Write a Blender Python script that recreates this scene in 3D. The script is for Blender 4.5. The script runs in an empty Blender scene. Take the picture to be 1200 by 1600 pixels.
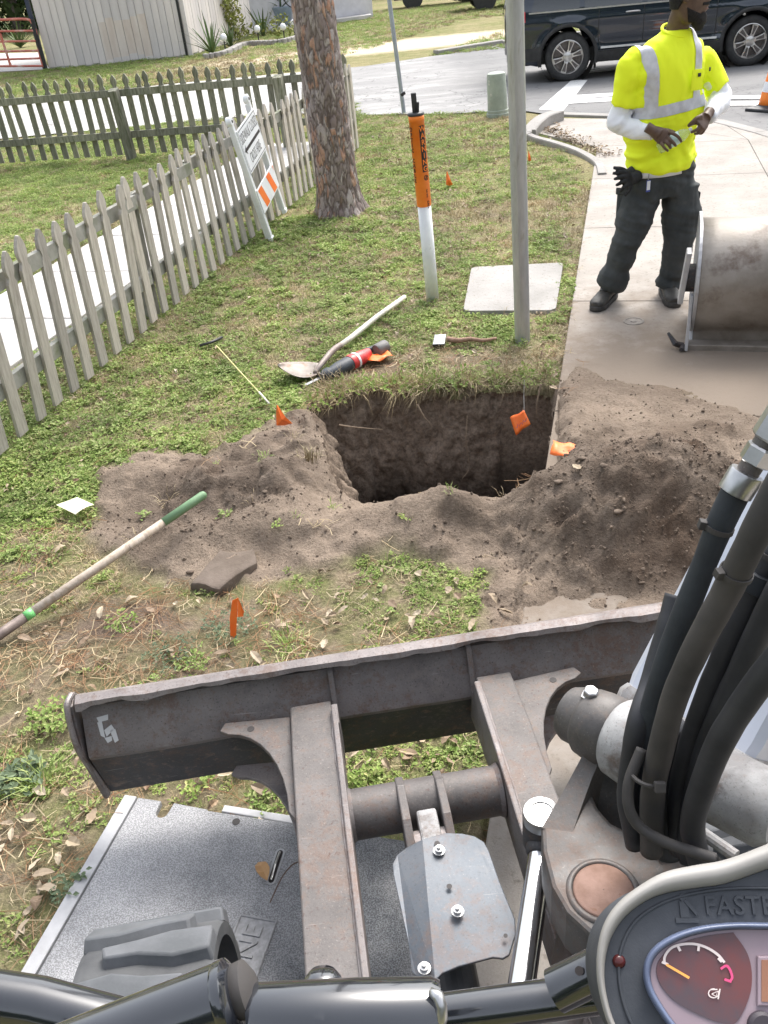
import bpy, bmesh, math, random
import numpy as np
from mathutils import Vector, Matrix
random.seed(7); RNG = np.random.default_rng(7)
S = bpy.context.scene
COL = S.collection
R_ = math.radians

# ------------------------------------------------------------ camera
FOC, PITCH, ROLL, CAMH = 1350.0, R_(32.8), R_(-6.0), 2.0
def _axes():
    cp, sp, cr, sr = math.cos(PITCH), math.sin(PITCH), math.cos(ROLL), math.sin(ROLL)
    F = Vector((0, cp, -sp)); U = Vector((0, sp, cp)); R = Vector((1, 0, 0))
    return F, cr*R + sr*U, -sr*R + cr*U
CF, CR, CU = _axes()
CO = Vector((0, 0, CAMH))
cam_d = bpy.data.cameras.new('camera'); cam = bpy.data.objects.new('camera', cam_d); COL.objects.link(cam)
cam_d.sensor_fit = 'VERTICAL'; cam_d.sensor_height = 24; cam_d.lens = 24*FOC/1600
cam_d.clip_start = 0.02; cam_d.clip_end = 400
M = Matrix((CR, CU, -CF)).transposed().to_4x4(); M.translation = CO
cam.matrix_world = M
S.camera = cam

# ------------------------------------------------------------ light: bright overcast
W = bpy.data.worlds.new('World'); S.world = W; W.use_nodes = True
nt = W.node_tree; bg = nt.nodes['Background']
sky = nt.nodes.new('ShaderNodeTexSky'); sky.sky_type = 'NISHITA'; sky.sun_disc = False
SUN_EL, SUN_AZ = R_(52), R_(28)          # azimuth from +Y towards +X
sky.sun_elevation = SUN_EL; sky.sun_rotation = SUN_AZ
sky.air_density = 1.2; sky.dust_density = 4.0; sky.ozone_density = 1.0
hsv = nt.nodes.new('ShaderNodeHueSaturation'); hsv.inputs['Saturation'].default_value = 0.35
nt.links.new(sky.outputs[0], hsv.inputs['Color']); nt.links.new(hsv.outputs[0], bg.inputs['Color'])
bg.inputs['Strength'].default_value = 0.15
sun_d = bpy.data.lights.new('sun', 'SUN'); sun_d.energy = 1.05; sun_d.angle = R_(24); sun_d.color = (1, .96, .9)
sun = bpy.data.objects.new('sun', sun_d); COL.objects.link(sun)
sv = Vector((math.sin(SUN_AZ)*math.cos(SUN_EL), math.cos(SUN_AZ)*math.cos(SUN_EL), math.sin(SUN_EL)))
sun.rotation_euler = sv.to_track_quat('Z', 'Y').to_euler()
S.view_settings.view_transform = 'Standard'; S.view_settings.look = 'None'
S.view_settings.gamma = 1; S.view_settings.use_curve_mapping = False
S.view_settings.exposure = 1.48

# ------------------------------------------------------------ placing helpers: pixel of the photo -> point of the place
def ray(x, y): return CF + CR*((x-600)/FOC) - CU*((y-800)/FOC)
def G(x, y, h=0.0):
    d = ray(x, y); return CO + d*((h-CAMH)/d.z)
def WY(x, y, Y):
    d = ray(x, y); return CO + d*(Y/d.y)
def V(x, y, z): return CO + ray(x, y)*z
def lerp(a, b, t): return a + (b-a)*t
def P(x, y, z=0): return Vector((x, y, z))

# ------------------------------------------------------------ numpy noise
def _h(i, j, s):
    n = (i.astype(np.int64)*374761393 + j.astype(np.int64)*668265263 + s*2147483) & 0x7fffffff
    n = (n ^ (n >> 13))*1274126177 & 0x7fffffff
    n = (n ^ (n >> 16))*2246822519 & 0x7fffffff
    return (n & 0xffff)/65535.0
def vn(x, y, s=0):
    xi, yi = np.floor(x), np.floor(y); fx, fy = x-xi, y-yi
    fx = fx*fx*(3-2*fx); fy = fy*fy*(3-2*fy)
    a = _h(xi, yi, s); b = _h(xi+1, yi, s); c = _h(xi, yi+1, s); d = _h(xi+1, yi+1, s)
    return ((a+(b-a)*fx)*(1-fy) + (c+(d-c)*fx)*fy)*2-1
def fbm(x, y, f, o=4, s=0, g=.5):
    v = 0; a = 1; t = 0
    for k in range(o):
        v = v + a*vn(x*f+17*k, y*f-31*k, s+k); t += a; a *= g; f *= 2.03
    return v/t
def sst(a, b, x):
    t = np.clip((x-a)/(b-a), 0, 1); return t*t*(3-2*t)
def sdpoly(x, y, poly):
    """signed distance, positive inside"""
    d = np.full(x.shape, 1e9); inside = np.zeros(x.shape, bool); n = len(poly)
    for k in range(n):
        ax, ay = poly[k][0], poly[k][1]; bx, by = poly[(k+1) % n][0], poly[(k+1) % n][1]
        ex, ey = bx-ax, by-ay; wx, wy = x-ax, y-ay
        t = np.clip((wx*ex+wy*ey)/(ex*ex+ey*ey), 0, 1)
        d = np.minimum(d, np.hypot(wx-ex*t, wy-ey*t))
        c = ((ay > y) != (by > y)) & (x < (bx-ax)*(y-ay)/((by-ay) if by != ay else 1e-9)+ax)
        inside ^= c
    return np.where(inside, d, -d)

# ------------------------------------------------------------ materials
MATS = {}
def _nodes(name):
    m = bpy.data.materials.new(name); m.use_nodes = True
    n = m.node_tree.nodes; l = m.node_tree.links; b = n['Principled BSDF']
    MATS[name] = m
    return m, n, l, b
def rgba(c): return (c[0], c[1], c[2], 1)
def ramp(n, l, src, stops):
    r = n.new('ShaderNodeValToRGB'); e = r.color_ramp.elements
    while len(e) < len(stops): e.new(.5)
    for q, (p, c) in zip(e, stops): q.position = p; q.color = rgba(c) if not isinstance(c, float) else (c, c, c, 1)
    if src is not None: l.new(src, r.inputs[0])
    return r.outputs[0]
def noise(n, l, vec, scale, detail=4, rough=.55, dist=0):
    t = n.new('ShaderNodeTexNoise'); t.inputs['Scale'].default_value = scale
    t.inputs['Detail'].default_value = detail; t.inputs['Roughness'].default_value = rough
    t.inputs['Distortion'].default_value = dist
    if vec is not None: l.new(vec, t.inputs['Vector'])
    return t.outputs['Fac']
def mixc(n, l, fac, a, b, mode='MIX'):
    x = n.new('ShaderNodeMix'); x.data_type = 'RGBA'; x.blend_type = mode
    for s, v in ((x.inputs[0], fac), (x.inputs[6], a), (x.inputs[7], b)):
        if hasattr(v, 'node'): l.new(v, s)
        elif isinstance(v, (int, float)): s.default_value = v
        else: s.default_value = rgba(v)
    return x.outputs[2]
def math_(n, l, op, a, b=0, clamp=False):
    x = n.new('ShaderNodeMath'); x.operation = op; x.use_clamp = clamp
    for s, v in ((x.inputs[0], a), (x.inputs[1], b)):
        if hasattr(v, 'node'): l.new(v, s)
        else: s.default_value = v
    return x.outputs[0]
def bumpn(n, l, b, h, strength, dist):
    q = n.new('ShaderNodeBump'); q.inputs['Strength'].default_value = strength; q.inputs['Distance'].default_value = dist
    l.new(h, q.inputs['Height']); l.new(q.outputs[0], b.inputs['Normal'])
def mat(name, c1, c2=None, rough=.6, metal=0, scale=8, bump=0, bscale=60, bdist=.002, c3=None, s3=3, t3=(.55, .65),
        world=False, stretch=None, coat=0, spec=.5, lo=.35, hi=.65, rvar=0, grunge=0):
    """two-tone noise colour + blotches of a third colour + fine relief"""
    m, n, l, b = _nodes(name)
    if world: vec = n.new('ShaderNodeNewGeometry').outputs['Position']
    else: vec = n.new('ShaderNodeTexCoord').outputs['Object']
    if stretch:
        mp = n.new('ShaderNodeMapping'); mp.inputs['Scale'].default_value = stretch; l.new(vec, mp.inputs[0]); vec = mp.outputs[0]
    c = None
    if c2 is not None:
        c = ramp(n, l, noise(n, l, vec, scale, 6, .6), [(lo, c1), (hi, c2)])
    if c3 is not None:
        f = ramp(n, l, noise(n, l, vec, s3, 8, .65), [(t3[0], 0.0), (t3[1], 1.0)])
        c = mixc(n, l, f, c if c is not None else c1, c3)
    if grunge:
        if c is None: q = n.new('ShaderNodeRGB'); q.outputs[0].default_value = rgba(c1); c = q.outputs[0]
        g1 = noise(n, l, vec, 5, 8, .7); g2 = noise(n, l, vec, 48, 6, .75); g3 = noise(n, l, vec, 210, 3, .7)
        rust = ramp(n, l, math_(n, l, 'ADD', math_(n, l, 'MULTIPLY', g1, .55), math_(n, l, 'MULTIPLY', g2, .5)), [(.52, 0.0), (.62, .75*grunge)])
        c = mixc(n, l, rust, c, (.135,.075,.048))
        dust_ = ramp(n, l, math_(n, l, 'ADD', math_(n, l, 'MULTIPLY', g1, -.7), math_(n, l, 'MULTIPLY', g2, .6)), [(-.02+.02, 0.0), (.16, .55*grunge)])
        c = mixc(n, l, dust_, c, (.25,.215,.19))
        c = mixc(n, l, ramp(n, l, g3, [(.30, .8*grunge), (.42, 0.0)]), c, (.03,.024,.02))
        c = mixc(n, l, ramp(n, l, g3, [(.62, 0.0), (.72, .6*grunge)]), c, (.36,.32,.30))
        ms_ = n.new('ShaderNodeMapping'); ms_.inputs['Rotation'].default_value = (.3, .2, .7); ms_.inputs['Scale'].default_value = (6, 160, 160); l.new(vec, ms_.inputs[0])
        c = mixc(n, l, ramp(n, l, noise(n, l, ms_.outputs[0], 1, 3, .5), [(.70, 0.0), (.74, .5*grunge)]), c, (.40,.38,.37))
    if c is not None: l.new(c, b.inputs['Base Color'])
    else: b.inputs['Base Color'].default_value = rgba(c1)
    b.inputs['Roughness'].default_value = rough; b.inputs['Metallic'].default_value = metal
    if rvar:
        rr = ramp(n, l, noise(n, l, vec, scale*2, 5), [(.3, float(max(0, rough-rvar))), (.7, float(min(1, rough+rvar)))])
        l.new(rr, b.inputs['Roughness'])
    b.inputs['Specular IOR Level'].default_value = spec
    if coat: b.inputs['Coat Weight'].default_value = coat; b.inputs['Coat Roughness'].default_value = .06
    if bump: bumpn(n, l, b, noise(n, l, vec, bscale, 6, .6), bump, bdist)
    return m
def objvar(m, lo, hi):
    """each board gets its own tone"""
    n = m.node_tree.nodes; l = m.node_tree.links; b = n['Principled BSDF']; src = b.inputs['Base Color'].links[0].from_socket
    oi = n.new('ShaderNodeObjectInfo'); r = ramp(n, l, oi.outputs['Random'], [(0, (lo, lo, lo)), (.55, (1., .99, .97)), (1, (hi, hi*.985, hi*.95))])
    l.new(mixc(n, l, 1.0, src, r, 'MULTIPLY'), b.inputs['Base Color'])
def leafmat(name, cols, rough=.65, trans=.0):
    m, n, l, b = _nodes(name)
    g = n.new('ShaderNodeNewGeometry')
    k = len(cols)
    oi = n.new('ShaderNodeObjectInfo'); rnd = math_(n, l, 'FRACT', math_(n, l, 'ADD', g.outputs['Random Per Island'], oi.outputs['Random']))
    r = ramp(n, l, rnd, [(i/(k-1) if k > 1 else 0, c) for i, c in enumerate(cols)])
    f = noise(n, l, g.outputs['Position'], 2.2, 3)
    dk = ramp(n, l, f, [(.35, (.72, .72, .72)), (.65, (1.2, 1.15, 1.05))])
    l.new(mixc(n, l, 1.0, r, dk, 'MULTIPLY'), b.inputs['Base Color'])
    b.inputs['Roughness'].default_value = rough; b.inputs['Specular IOR Level'].default_value = .25
    if trans:
        tr = n.new('ShaderNodeBsdfTranslucent'); l.new(r, tr.inputs[0])
        ms = n.new('ShaderNodeMixShader'); ms.inputs[0].default_value = trans
        l.new(b.outputs[0], ms.inputs[1]); l.new(tr.outputs[0], ms.inputs[2])
        l.new(ms.outputs[0], n['Material Output'].inputs[0])
    return m

# ------------------------------------------------------------ objects
def tag(o, label=None, cat=None, group=None, kind=None):
    if label: o['label'] = label
    if cat: o['category'] = cat
    if group: o['group'] = group
    if kind: o['kind'] = kind
    return o
def empty(name, loc=(0, 0, 0), rz=0, **k):
    o = bpy.data.objects.new(name, None); o.empty_display_size = .1; COL.objects.link(o)
    o.location = loc; o.rotation_euler = (0, 0, rz); tag(o, **k); return o
def link(name, me, m=None, parent=None, smooth=False, **k):
    if isinstance(me, bmesh.types.BMesh):
        bm = me; me = bpy.data.meshes.new(name); bm.to_mesh(me); bm.free()
    o = bpy.data.objects.new(name, me); COL.objects.link(o)
    if m is not None and not me.materials: me.materials.append(m)
    if smooth:
        me.polygons.foreach_set('use_smooth', [True]*len(me.polygons))
    if parent is not None: o.parent = parent
    tag(o, **k); return o
def setinv(o, parent):
    """parent while keeping geometry given in world coordinates"""
    o.parent = parent; o.matrix_parent_inverse = parent.matrix_basis.inverted() if parent.parent is None else (parent.parent.matrix_basis @ parent.matrix_basis).inverted()
def autosmooth(o, deg=40):
    me = o.data; bm = bmesh.new(); bm.from_mesh(me)
    for f in bm.faces: f.smooth = True
    for e in bm.edges:
        if len(e.link_faces) == 2 and e.calc_face_angle(0) > R_(deg): e.smooth = False
    bm.to_mesh(me); bm.free(); return o
def copy_tree(o, parent=None):
    c = o.copy(); COL.objects.link(c); c.parent = parent
    for ch in o.children: copy_tree(ch, c)
    return c

def B(): return bmesh.new()
def box(bm, lo, hi, mtx=None, bev=0):
    x0, y0, z0 = lo; x1, y1, z1 = hi
    vs = [bm.verts.new(v) for v in ((x0,y0,z0),(x1,y0,z0),(x1,y1,z0),(x0,y1,z0),(x0,y0,z1),(x1,y0,z1),(x1,y1,z1),(x0,y1,z1))]
    fs = [bm.faces.new([vs[i] for i in q]) for q in ((3,2,1,0),(4,5,6,7),(0,1,5,4),(1,2,6,5),(2,3,7,6),(3,0,4,7))]
    if bev:
        es = list({e for f in fs for e in f.edges})
        r = bmesh.ops.bevel(bm, geom=es, offset=bev, segments=2, affect='EDGES', profile=.5)
        vs = list({v for f in r['faces'] for v in f.verts} | {v for v in vs if v.is_valid})
    if mtx is not None:
        for v in vs: v.co = mtx @ v.co
    return bm
def prism(bm, pts, off, bev=0):
    """pts: list of 3-D points of a planar outline; off: vector of thickness"""
    off = Vector(off)
    a = [bm.verts.new(p) for p in pts]; b = [bm.verts.new(Vector(p)+off) for p in pts]
    n = len(pts); fs = [bm.faces.new(a), bm.faces.new(b[::-1])]
    for i in range(n): fs.append(bm.faces.new((a[i], b[i], b[(i+1) % n], a[(i+1) % n])))
    bmesh.ops.recalc_face_normals(bm, faces=fs)
    if bev:
        es = list({e for f in fs[:2] for e in f.edges})
        bmesh.ops.bevel(bm, geom=es, offset=bev, segments=2, affect='EDGES', profile=.5)
    return bm
def cr(pts, n=8):
    """Catmull-Rom through points"""
    pts = [Vector(p) for p in pts]; q = [pts[0]*2-pts[1]] + pts + [pts[-1]*2-pts[-2]]; out = []
    for i in range(1, len(q)-2):
        for k in range(n):
            t = k/n; a, b, c, d = q[i-1], q[i], q[i+1], q[i+2]
            out.append(.5*((2*b)+(c-a)*t+(2*a-5*b+4*c-d)*t*t+(3*b-a-3*c+d)*t**3))
    out.append(pts[-1]); return out
def tube(bm, pts, rad, seg=12, cap=True, flat=1.0, up=None):
    pts = [Vector(p) for p in pts]; n = len(pts); rings = []; nrm = None
    for i, p in enumerate(pts):
        t = (pts[min(i+1, n-1)]-pts[max(i-1, 0)]).normalized()
        if nrm is None:
            a = Vector(up) if up else (Vector((0, 0, 1)) if abs(t.z) < .9 else Vector((1, 0, 0)))
            nrm = (a - t*a.dot(t)).normalized()
        else: nrm = (nrm - t*nrm.dot(t)).normalized()
        bi = t.cross(nrm); r = rad[i] if hasattr(rad, '__len__') else rad
        rings.append([bm.verts.new(p + (nrm*math.cos(k*2*math.pi/seg)*flat + bi*math.sin(k*2*math.pi/seg))*r) for k in range(seg)])
    fs = []
    for a, b in zip(rings, rings[1:]):
        for k in range(seg): fs.append(bm.faces.new((a[k], b[k], b[(k+1) % seg], a[(k+1) % seg])))
    if cap: fs.append(bm.faces.new(rings[0])); fs.append(bm.faces.new(rings[-1][::-1]))
    bmesh.ops.recalc_face_normals(bm, faces=fs)
    return bm
def lathe(bm, prof, o, ax, seg=32, cap=True):
    """prof: (radius, height along axis)"""
    o = Vector(o); ax = Vector(ax).normalized()
    a = Vector((0, 0, 1)) if abs(ax.z) < .9 else Vector((1, 0, 0)); u = (a-ax*a.dot(ax)).normalized(); w = ax.cross(u)
    rings = [[bm.verts.new(o+ax*h+(u*math.cos(k*2*math.pi/seg)+w*math.sin(k*2*math.pi/seg))*r) for k in range(seg)] for r, h in prof]
    fs = []
    for p, q in zip(rings, rings[1:]):
        for k in range(seg): fs.append(bm.faces.new((p[k], p[(k+1) % seg], q[(k+1) % seg], q[k])))
    if cap: fs.append(bm.faces.new(rings[0][::-1])); fs.append(bm.faces.new(rings[-1]))
    bmesh.ops.recalc_face_normals(bm, faces=fs)
    return bm
def mtx(o, x, y, z=None):
    """matrix with columns x, y, z(=x cross y) and origin o"""
    x = Vector(x).normalized(); y = Vector(y); y = (y-x*y.dot(x)).normalized(); z = x.cross(y)
    m = Matrix((x, y, z)).transposed().to_4x4(); m.translation = Vector(o); return m
def text(name, s, m, mt, size, parent=None, depth=.0008, align='CENTER', bold=0.0, shear=0, **k):
    c = bpy.data.curves.new(name, 'FONT'); c.body = s; c.size = size; c.align_x = align; c.align_y = 'CENTER'
    c.extrude = depth; c.offset = bold; c.resolution_u = 3
    for a, v in k.items(): setattr(c, a, v)
    o = bpy.data.objects.new(name, c); me = bpy.data.meshes.new_from_object(o); bpy.data.objects.remove(o)
    me.transform(mt); return link(name, me, m, parent)
def evalmesh(o):
    dg = bpy.context.evaluated_depsgraph_get(); dg.update()
    return bpy.data.meshes.new_from_object(o.evaluated_get(dg))
def remesh(bm, voxel, smooth=2, fac=.5):
    """fuse overlapping closed pieces into one continuous skin"""
    me = bpy.data.meshes.new('tmp'); bm.to_mesh(me); bm.free()
    o = bpy.data.objects.new('tmp', me); COL.objects.link(o)
    r = o.modifiers.new('r', 'REMESH'); r.mode = 'VOXEL'; r.voxel_size = voxel
    if smooth: s = o.modifiers.new('s', 'SMOOTH'); s.iterations = smooth; s.factor = fac
    out = evalmesh(o); bpy.data.objects.remove(o); return out
def displace(me, fn):
    n = len(me.vertices); co = np.empty(n*3); me.vertices.foreach_get('co', co); co = co.reshape(-1, 3)
    no = np.empty(n*3); me.vertices.foreach_get('normal', no); no = no.reshape(-1, 3)
    co = co + no*fn(co)[:, None]; me.vertices.foreach_set('co', co.ravel()); me.update()
def n3(c, f, o=3, s=0):
    return (fbm(c[:, 0]+c[:, 2]*.37, c[:, 1]+c[:, 2]*.71, f, o, s)+fbm(c[:, 2]+c[:, 0]*.53, c[:, 0]-c[:, 1]*.31, f, o, s+9))*.7
def grid_mesh(name, X, Y, Z, keep=None, attrs=None):
    ny, nx = X.shape; co = np.stack([X, Y, Z], -1).reshape(-1, 3)
    i = np.arange(ny*nx).reshape(ny, nx)
    q = np.stack([i[:-1, :-1], i[:-1, 1:], i[1:, 1:], i[1:, :-1]], -1).reshape(-1, 4)
    if keep is not None: q = q[keep.reshape(-1)]
    me = bpy.data.meshes.new(name); me.vertices.add(len(co)); me.vertices.foreach_set('co', co.ravel())
    me.loops.add(q.size); me.loops.foreach_set('vertex_index', q.ravel())
    me.polygons.add(len(q)); me.polygons.foreach_set('loop_start', np.arange(len(q))*4); me.polygons.foreach_set('loop_total', np.full(len(q), 4))
    me.polygons.foreach_set('use_smooth', np.ones(len(q), bool))
    me.update()
    for k, v in (attrs or {}).items():
        a = me.attributes.new(k, 'FLOAT', 'POINT'); a.data.foreach_set('value', v.ravel().astype(np.float32))
    return me
_gn = {}
def scatter(name, pts, rot, scl, idx, variants, **k):
    """one object: instances of the variants on the given points"""
    me = bpy.data.meshes.new(name); n = len(pts); me.vertices.add(n); me.vertices.foreach_set('co', np.asarray(pts, float).ravel())
    a = me.attributes.new('rot', 'FLOAT_VECTOR', 'POINT'); a.data.foreach_set('vector', np.asarray(rot, np.float32).ravel())
    a = me.attributes.new('scl', 'FLOAT', 'POINT'); a.data.foreach_set('value', np.asarray(scl, np.float32))
    a = me.attributes.new('idx', 'INT', 'POINT'); a.data.foreach_set('value', np.asarray(idx, np.int32))
    o = bpy.data.objects.new(name, me); COL.objects.link(o); tag(o, **k)
    c = bpy.data.collections.new(name+'_kinds')
    for i, (vm) in enumerate(variants):
        v = bpy.data.objects.new('%02d' % i, vm); c.objects.link(v)
    g = bpy.data.node_groups.new(name, 'GeometryNodeTree')
    g.interface.new_socket('Geometry', in_out='INPUT', socket_type='NodeSocketGeometry')
    g.interface.new_socket('Geometry', in_out='OUTPUT', socket_type='NodeSocketGeometry')
    N, L = g.nodes, g.links
    gi = N.new('NodeGroupInput'); go = N.new('NodeGroupOutput'); ip = N.new('GeometryNodeInstanceOnPoints')
    ci = N.new('GeometryNodeCollectionInfo'); ci.inputs[0].default_value = c; ci.inputs[1].default_value = True; ci.inputs[2].default_value = True
    def att(nm, ty):
        q = N.new('GeometryNodeInputNamedAttribute'); q.data_type = ty; q.inputs[0].default_value = nm; return q.outputs[0]
    L.new(gi.outputs[0], ip.inputs['Points']); L.new(ci.outputs[0], ip.inputs['Instance'])
    ip.inputs['Pick Instance'].default_value = True
    L.new(att('idx', 'INT'), ip.inputs['Instance Index']); L.new(att('scl', 'FLOAT'), ip.inputs['Scale'])
    e2r = N.new('FunctionNodeEulerToRotation'); L.new(att('rot', 'FLOAT_VECTOR'), e2r.inputs[0]); L.new(e2r.outputs[0], ip.inputs['Rotation'])
    L.new(ip.outputs[0], go.inputs[0])
    md = o.modifiers.new('scatter', 'NODES'); md.node_group = g
    return o
# ============================================================ GROUND
STREET = Vector((.29, .957, 0)).normalized()         # direction of sidewalk edge, fence, lid
SIDE = Vector((STREET.y, -STREET.x, 0))               # towards the right
RIM = [(-.36, 4.30), (-.02, 4.36), (.35, 4.33), (.70, 4.28), (.99, 4.22), (.89, 3.78), (.76, 3.17), (.45, 3.14), (.10, 3.18), (-.13, 3.27), (-.22, 3.5), (-.26, 3.9)]
_dp = [(150,740),(230,708),(330,712),(420,668),(470,640),(500,606),(600,596),(760,606),(880,592),(905,570),(960,590),(1060,605),(1180,640),(1330,690),(1400,900),(1250,1150),(1060,1100),(930,1090),(800,1060),(770,980),(780,905),(700,880),(600,868),(520,900),(430,912),(310,925),(210,890),(165,850)]
DIRT = [tuple(G(x, y)[:2]) for x, y in _dp]
def swx(y): return .19 + .30*(y-1.49)                 # left edge of the concrete
def dirtmask(x, y):
    w = fbm(x, y, 2.2, 4, 5)*.13 + fbm(x, y, 11, 3, 8)*.05
    return sst(-.06, .05, sdpoly(x, y, DIRT) + w)
BUMPS = [(-.76,3.40,.11,.19,.15),(-1.12,3.62,.07,.22,.12),(-.52,3.86,.07,.16,.2),(-.42,3.30,.14,.15,.2),(-.92,3.02,.07,.2,.10),(-.55,3.02,.09,.2,.09),
         (.0,2.95,.09,.3,.10),(.30,2.90,.11,.16,.11),(.62,2.88,.08,.17,.12),(.85,3.25,.07,.12,.2),(.95,3.7,.06,.12,.3),(1.35,3.50,.04,.32,.26),(.15,2.75,.04,.4,.15),
         (-1.0,3.35,-.035,.14,.10),(-.62,3.62,-.04,.12,.1),(-.32,3.7,.05,.08,.2)]
def height(x, y, dm=None):
    if dm is None: dm = dirtmask(x, y)
    z = fbm(x, y, .5, 3, 2)*.018 + fbm(x, y, 3.3, 4, 3)*.016
    c = x - swx(y)
    conc = sst(-.03, .0, c)*(y < 12.5)
    z = z*(1-conc) - .035*conc
    bz = 0
    for bx, by, a, sx, sy in BUMPS:
        wx = x + fbm(x, y, 4, 3, 31)*.06; wy = y + fbm(x, y, 4, 3, 33)*.06
        bz = bz + a*np.exp(-((wx-bx)/sx)**2*.7-((wy-by)/sy)**2*.7)
    d = np.hypot((x-1.06)/1.15, (y-2.80)/.86)
    cone = np.clip(.44-.80*d, 0, None); cone = np.where(cone > .33, .33+(cone-.33)*.4, cone)
    bz = bz + cone
    r = fbm(x, y, 4.2, 6, 11, .6)*.055 + np.abs(fbm(x, y, 2.6, 4, 17))*-.05+.012 + fbm(x, y, 21, 3, 13)*.022 + np.clip(fbm(x, y, 15, 3, 15)-.15, 0, 1)*.045
    r = r - .03*np.clip(1-np.abs(fbm(x, y, 3.1, 3, 19))*8, 0, 1) + .035*sst(.05, .12, fbm(x, y, 6.5, 3, 23)) - .02
    base = np.where(conc > .5, .064, .012)
    soft = np.where((x > 1.0)&(y > 3.1), .25+.75*sst(0, .5, sdpoly(x, y, DIRT)), 1.0); bz = bz*soft; r = r*(.4+.6*soft)*(1-.55*np.exp(-((y-3.0)/.17)**2))*(1-.6*sst(3.25, 3.9, y)*sst(.75, .95, x)); bz = bz*(1-.5*sst(3.3, 3.9, y)*sst(.75, .95, x))
    return z + dm*(bz + r*(.55+1.5*np.clip(bz, 0, .3)) + base)

# soil and thatch of the near ground
def ground_material():
    m, n, l, b = _nodes('lawn_soil')
    pos = n.new('ShaderNodeNewGeometry').outputs['Position']
    def at(k):
        a = n.new('ShaderNodeAttribute'); a.attribute_name = k; return a.outputs['Fac']
    fine = noise(n, l, pos, 70, 6, .7); mid = noise(n, l, pos, 7, 7, .65); big = noise(n, l, pos, 1.6, 4)
    thatch = mixc(n, l, ramp(n, l, fine, [(.35, 0.0), (.65, 1.0)]), (.16, .125, .082), (.36, .295, .195))
    mossy = mixc(n, l, ramp(n, l, fine, [(.3, 0.0), (.7, 1.0)]), (.10, .12, .042), (.26, .265, .11))
    g = mixc(n, l, ramp(n, l, mid, [(.42, 0.0), (.62, 1.0)]), mossy, thatch)
    soil = ramp(n, l, mid, [(.28, (.074, .055, .042)), (.48, (.145, .112, .087)), (.70, (.23, .184, .147))])
    soil = mixc(n, l, ramp(n, l, big, [(.5, 0.0), (.72, .55)]), soil, (.095, .052, .030))
    soil = mixc(n, l, ramp(n, l, fine, [(.3, .5), (.55, 0.0)]), soil, (.055, .040, .030))
    dry = (.32, .255, .198)
    soil2 = mixc(n, l, at('dryness'), soil, mixc(n, l, ramp(n, l, fine, [(.3, 0.0), (.7, 1.0)]), (.20, .155, .118), dry))
    bare = mixc(n, l, at('bare'), g, mixc(n, l, .5, soil, (.19, .14, .105)))
    l.new(mixc(n, l, at('dirt'), bare, soil2), b.inputs['Base Color'])
    b.inputs['Roughness'].default_value = .95; b.inputs['Specular IOR Level'].default_value = .15
    h = math_(n, l, 'ADD', fine, math_(n, l, 'MULTIPLY', noise(n, l, pos, 30, 6, .75), 1.6))
    bumpn(n, l, b, h, .9, .011)
    return m
MG = ground_material()
X0, X1, Y0, Y1, ST = -3.4, 3.4, .1, 8.2, .0165
xs = np.arange(X0, X1+ST/2, ST); ys = np.arange(Y0, Y1+ST/2, ST); GX, GY = np.meshgrid(xs, ys)
X1, Y1 = float(xs[-1]), float(ys[-1])
DM = dirtmask(GX, GY); GZ = height(GX, GY, DM)
sdh = sdpoly(GX, GY, RIM) + fbm(GX, GY, 9, 3, 21)*.03
GZ = GZ - .12*sst(-.07, .03, sdh)*DM*.6
GZ = np.where(sdh > 0, GZ-.05, GZ)
def bareness(x, y):
    a = sst(-.15, .35, fbm(x, y, 1.3, 4, 41))*.55*sst(4.5, 2.2, y)
    a = a + sst(.55, .0, np.hypot((x+1.35)/.9, (y-1.55)/.7))            # brown corner near the lid
    a = a + .9*sst(.5, .0, np.hypot((x+1.0)/.8, (y-2.55)/.42))
    a = a + .8*sst(1, .2, np.hypot((x-.25)/.9, (y-4.62)/.3))*sst(-.3, .3, fbm(x, y, 3, 3, 44)+.2)
    a = a + .5*sst(-.25, .15, x-swx(y))
    return np.clip(a, 0, 1)
BA = bareness(GX, GY)
dryn = np.clip(sst(-.2, .3, fbm(GX, GY, 1.7, 4, 55))*.6 + .5*sst(.10, .02, GZ) + .3*sst(3.5, 3.0, GY) - 1.3*sst(.62, .3, np.hypot(GX-1.08, GY-2.85)) - .6*sst(.5, .2, np.hypot(GX+.8, GY-3.25)), 0, 1)
cx = (sdh[:-1, :-1]+sdh[1:, 1:]+sdh[1:, :-1]+sdh[:-1, 1:])/4
link('ground', grid_mesh('ground', GX, GY, GZ, keep=cx < .012, attrs=dict(dirt=DM, bare=BA, dryness=dryn)), MG, kind='structure')

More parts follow.
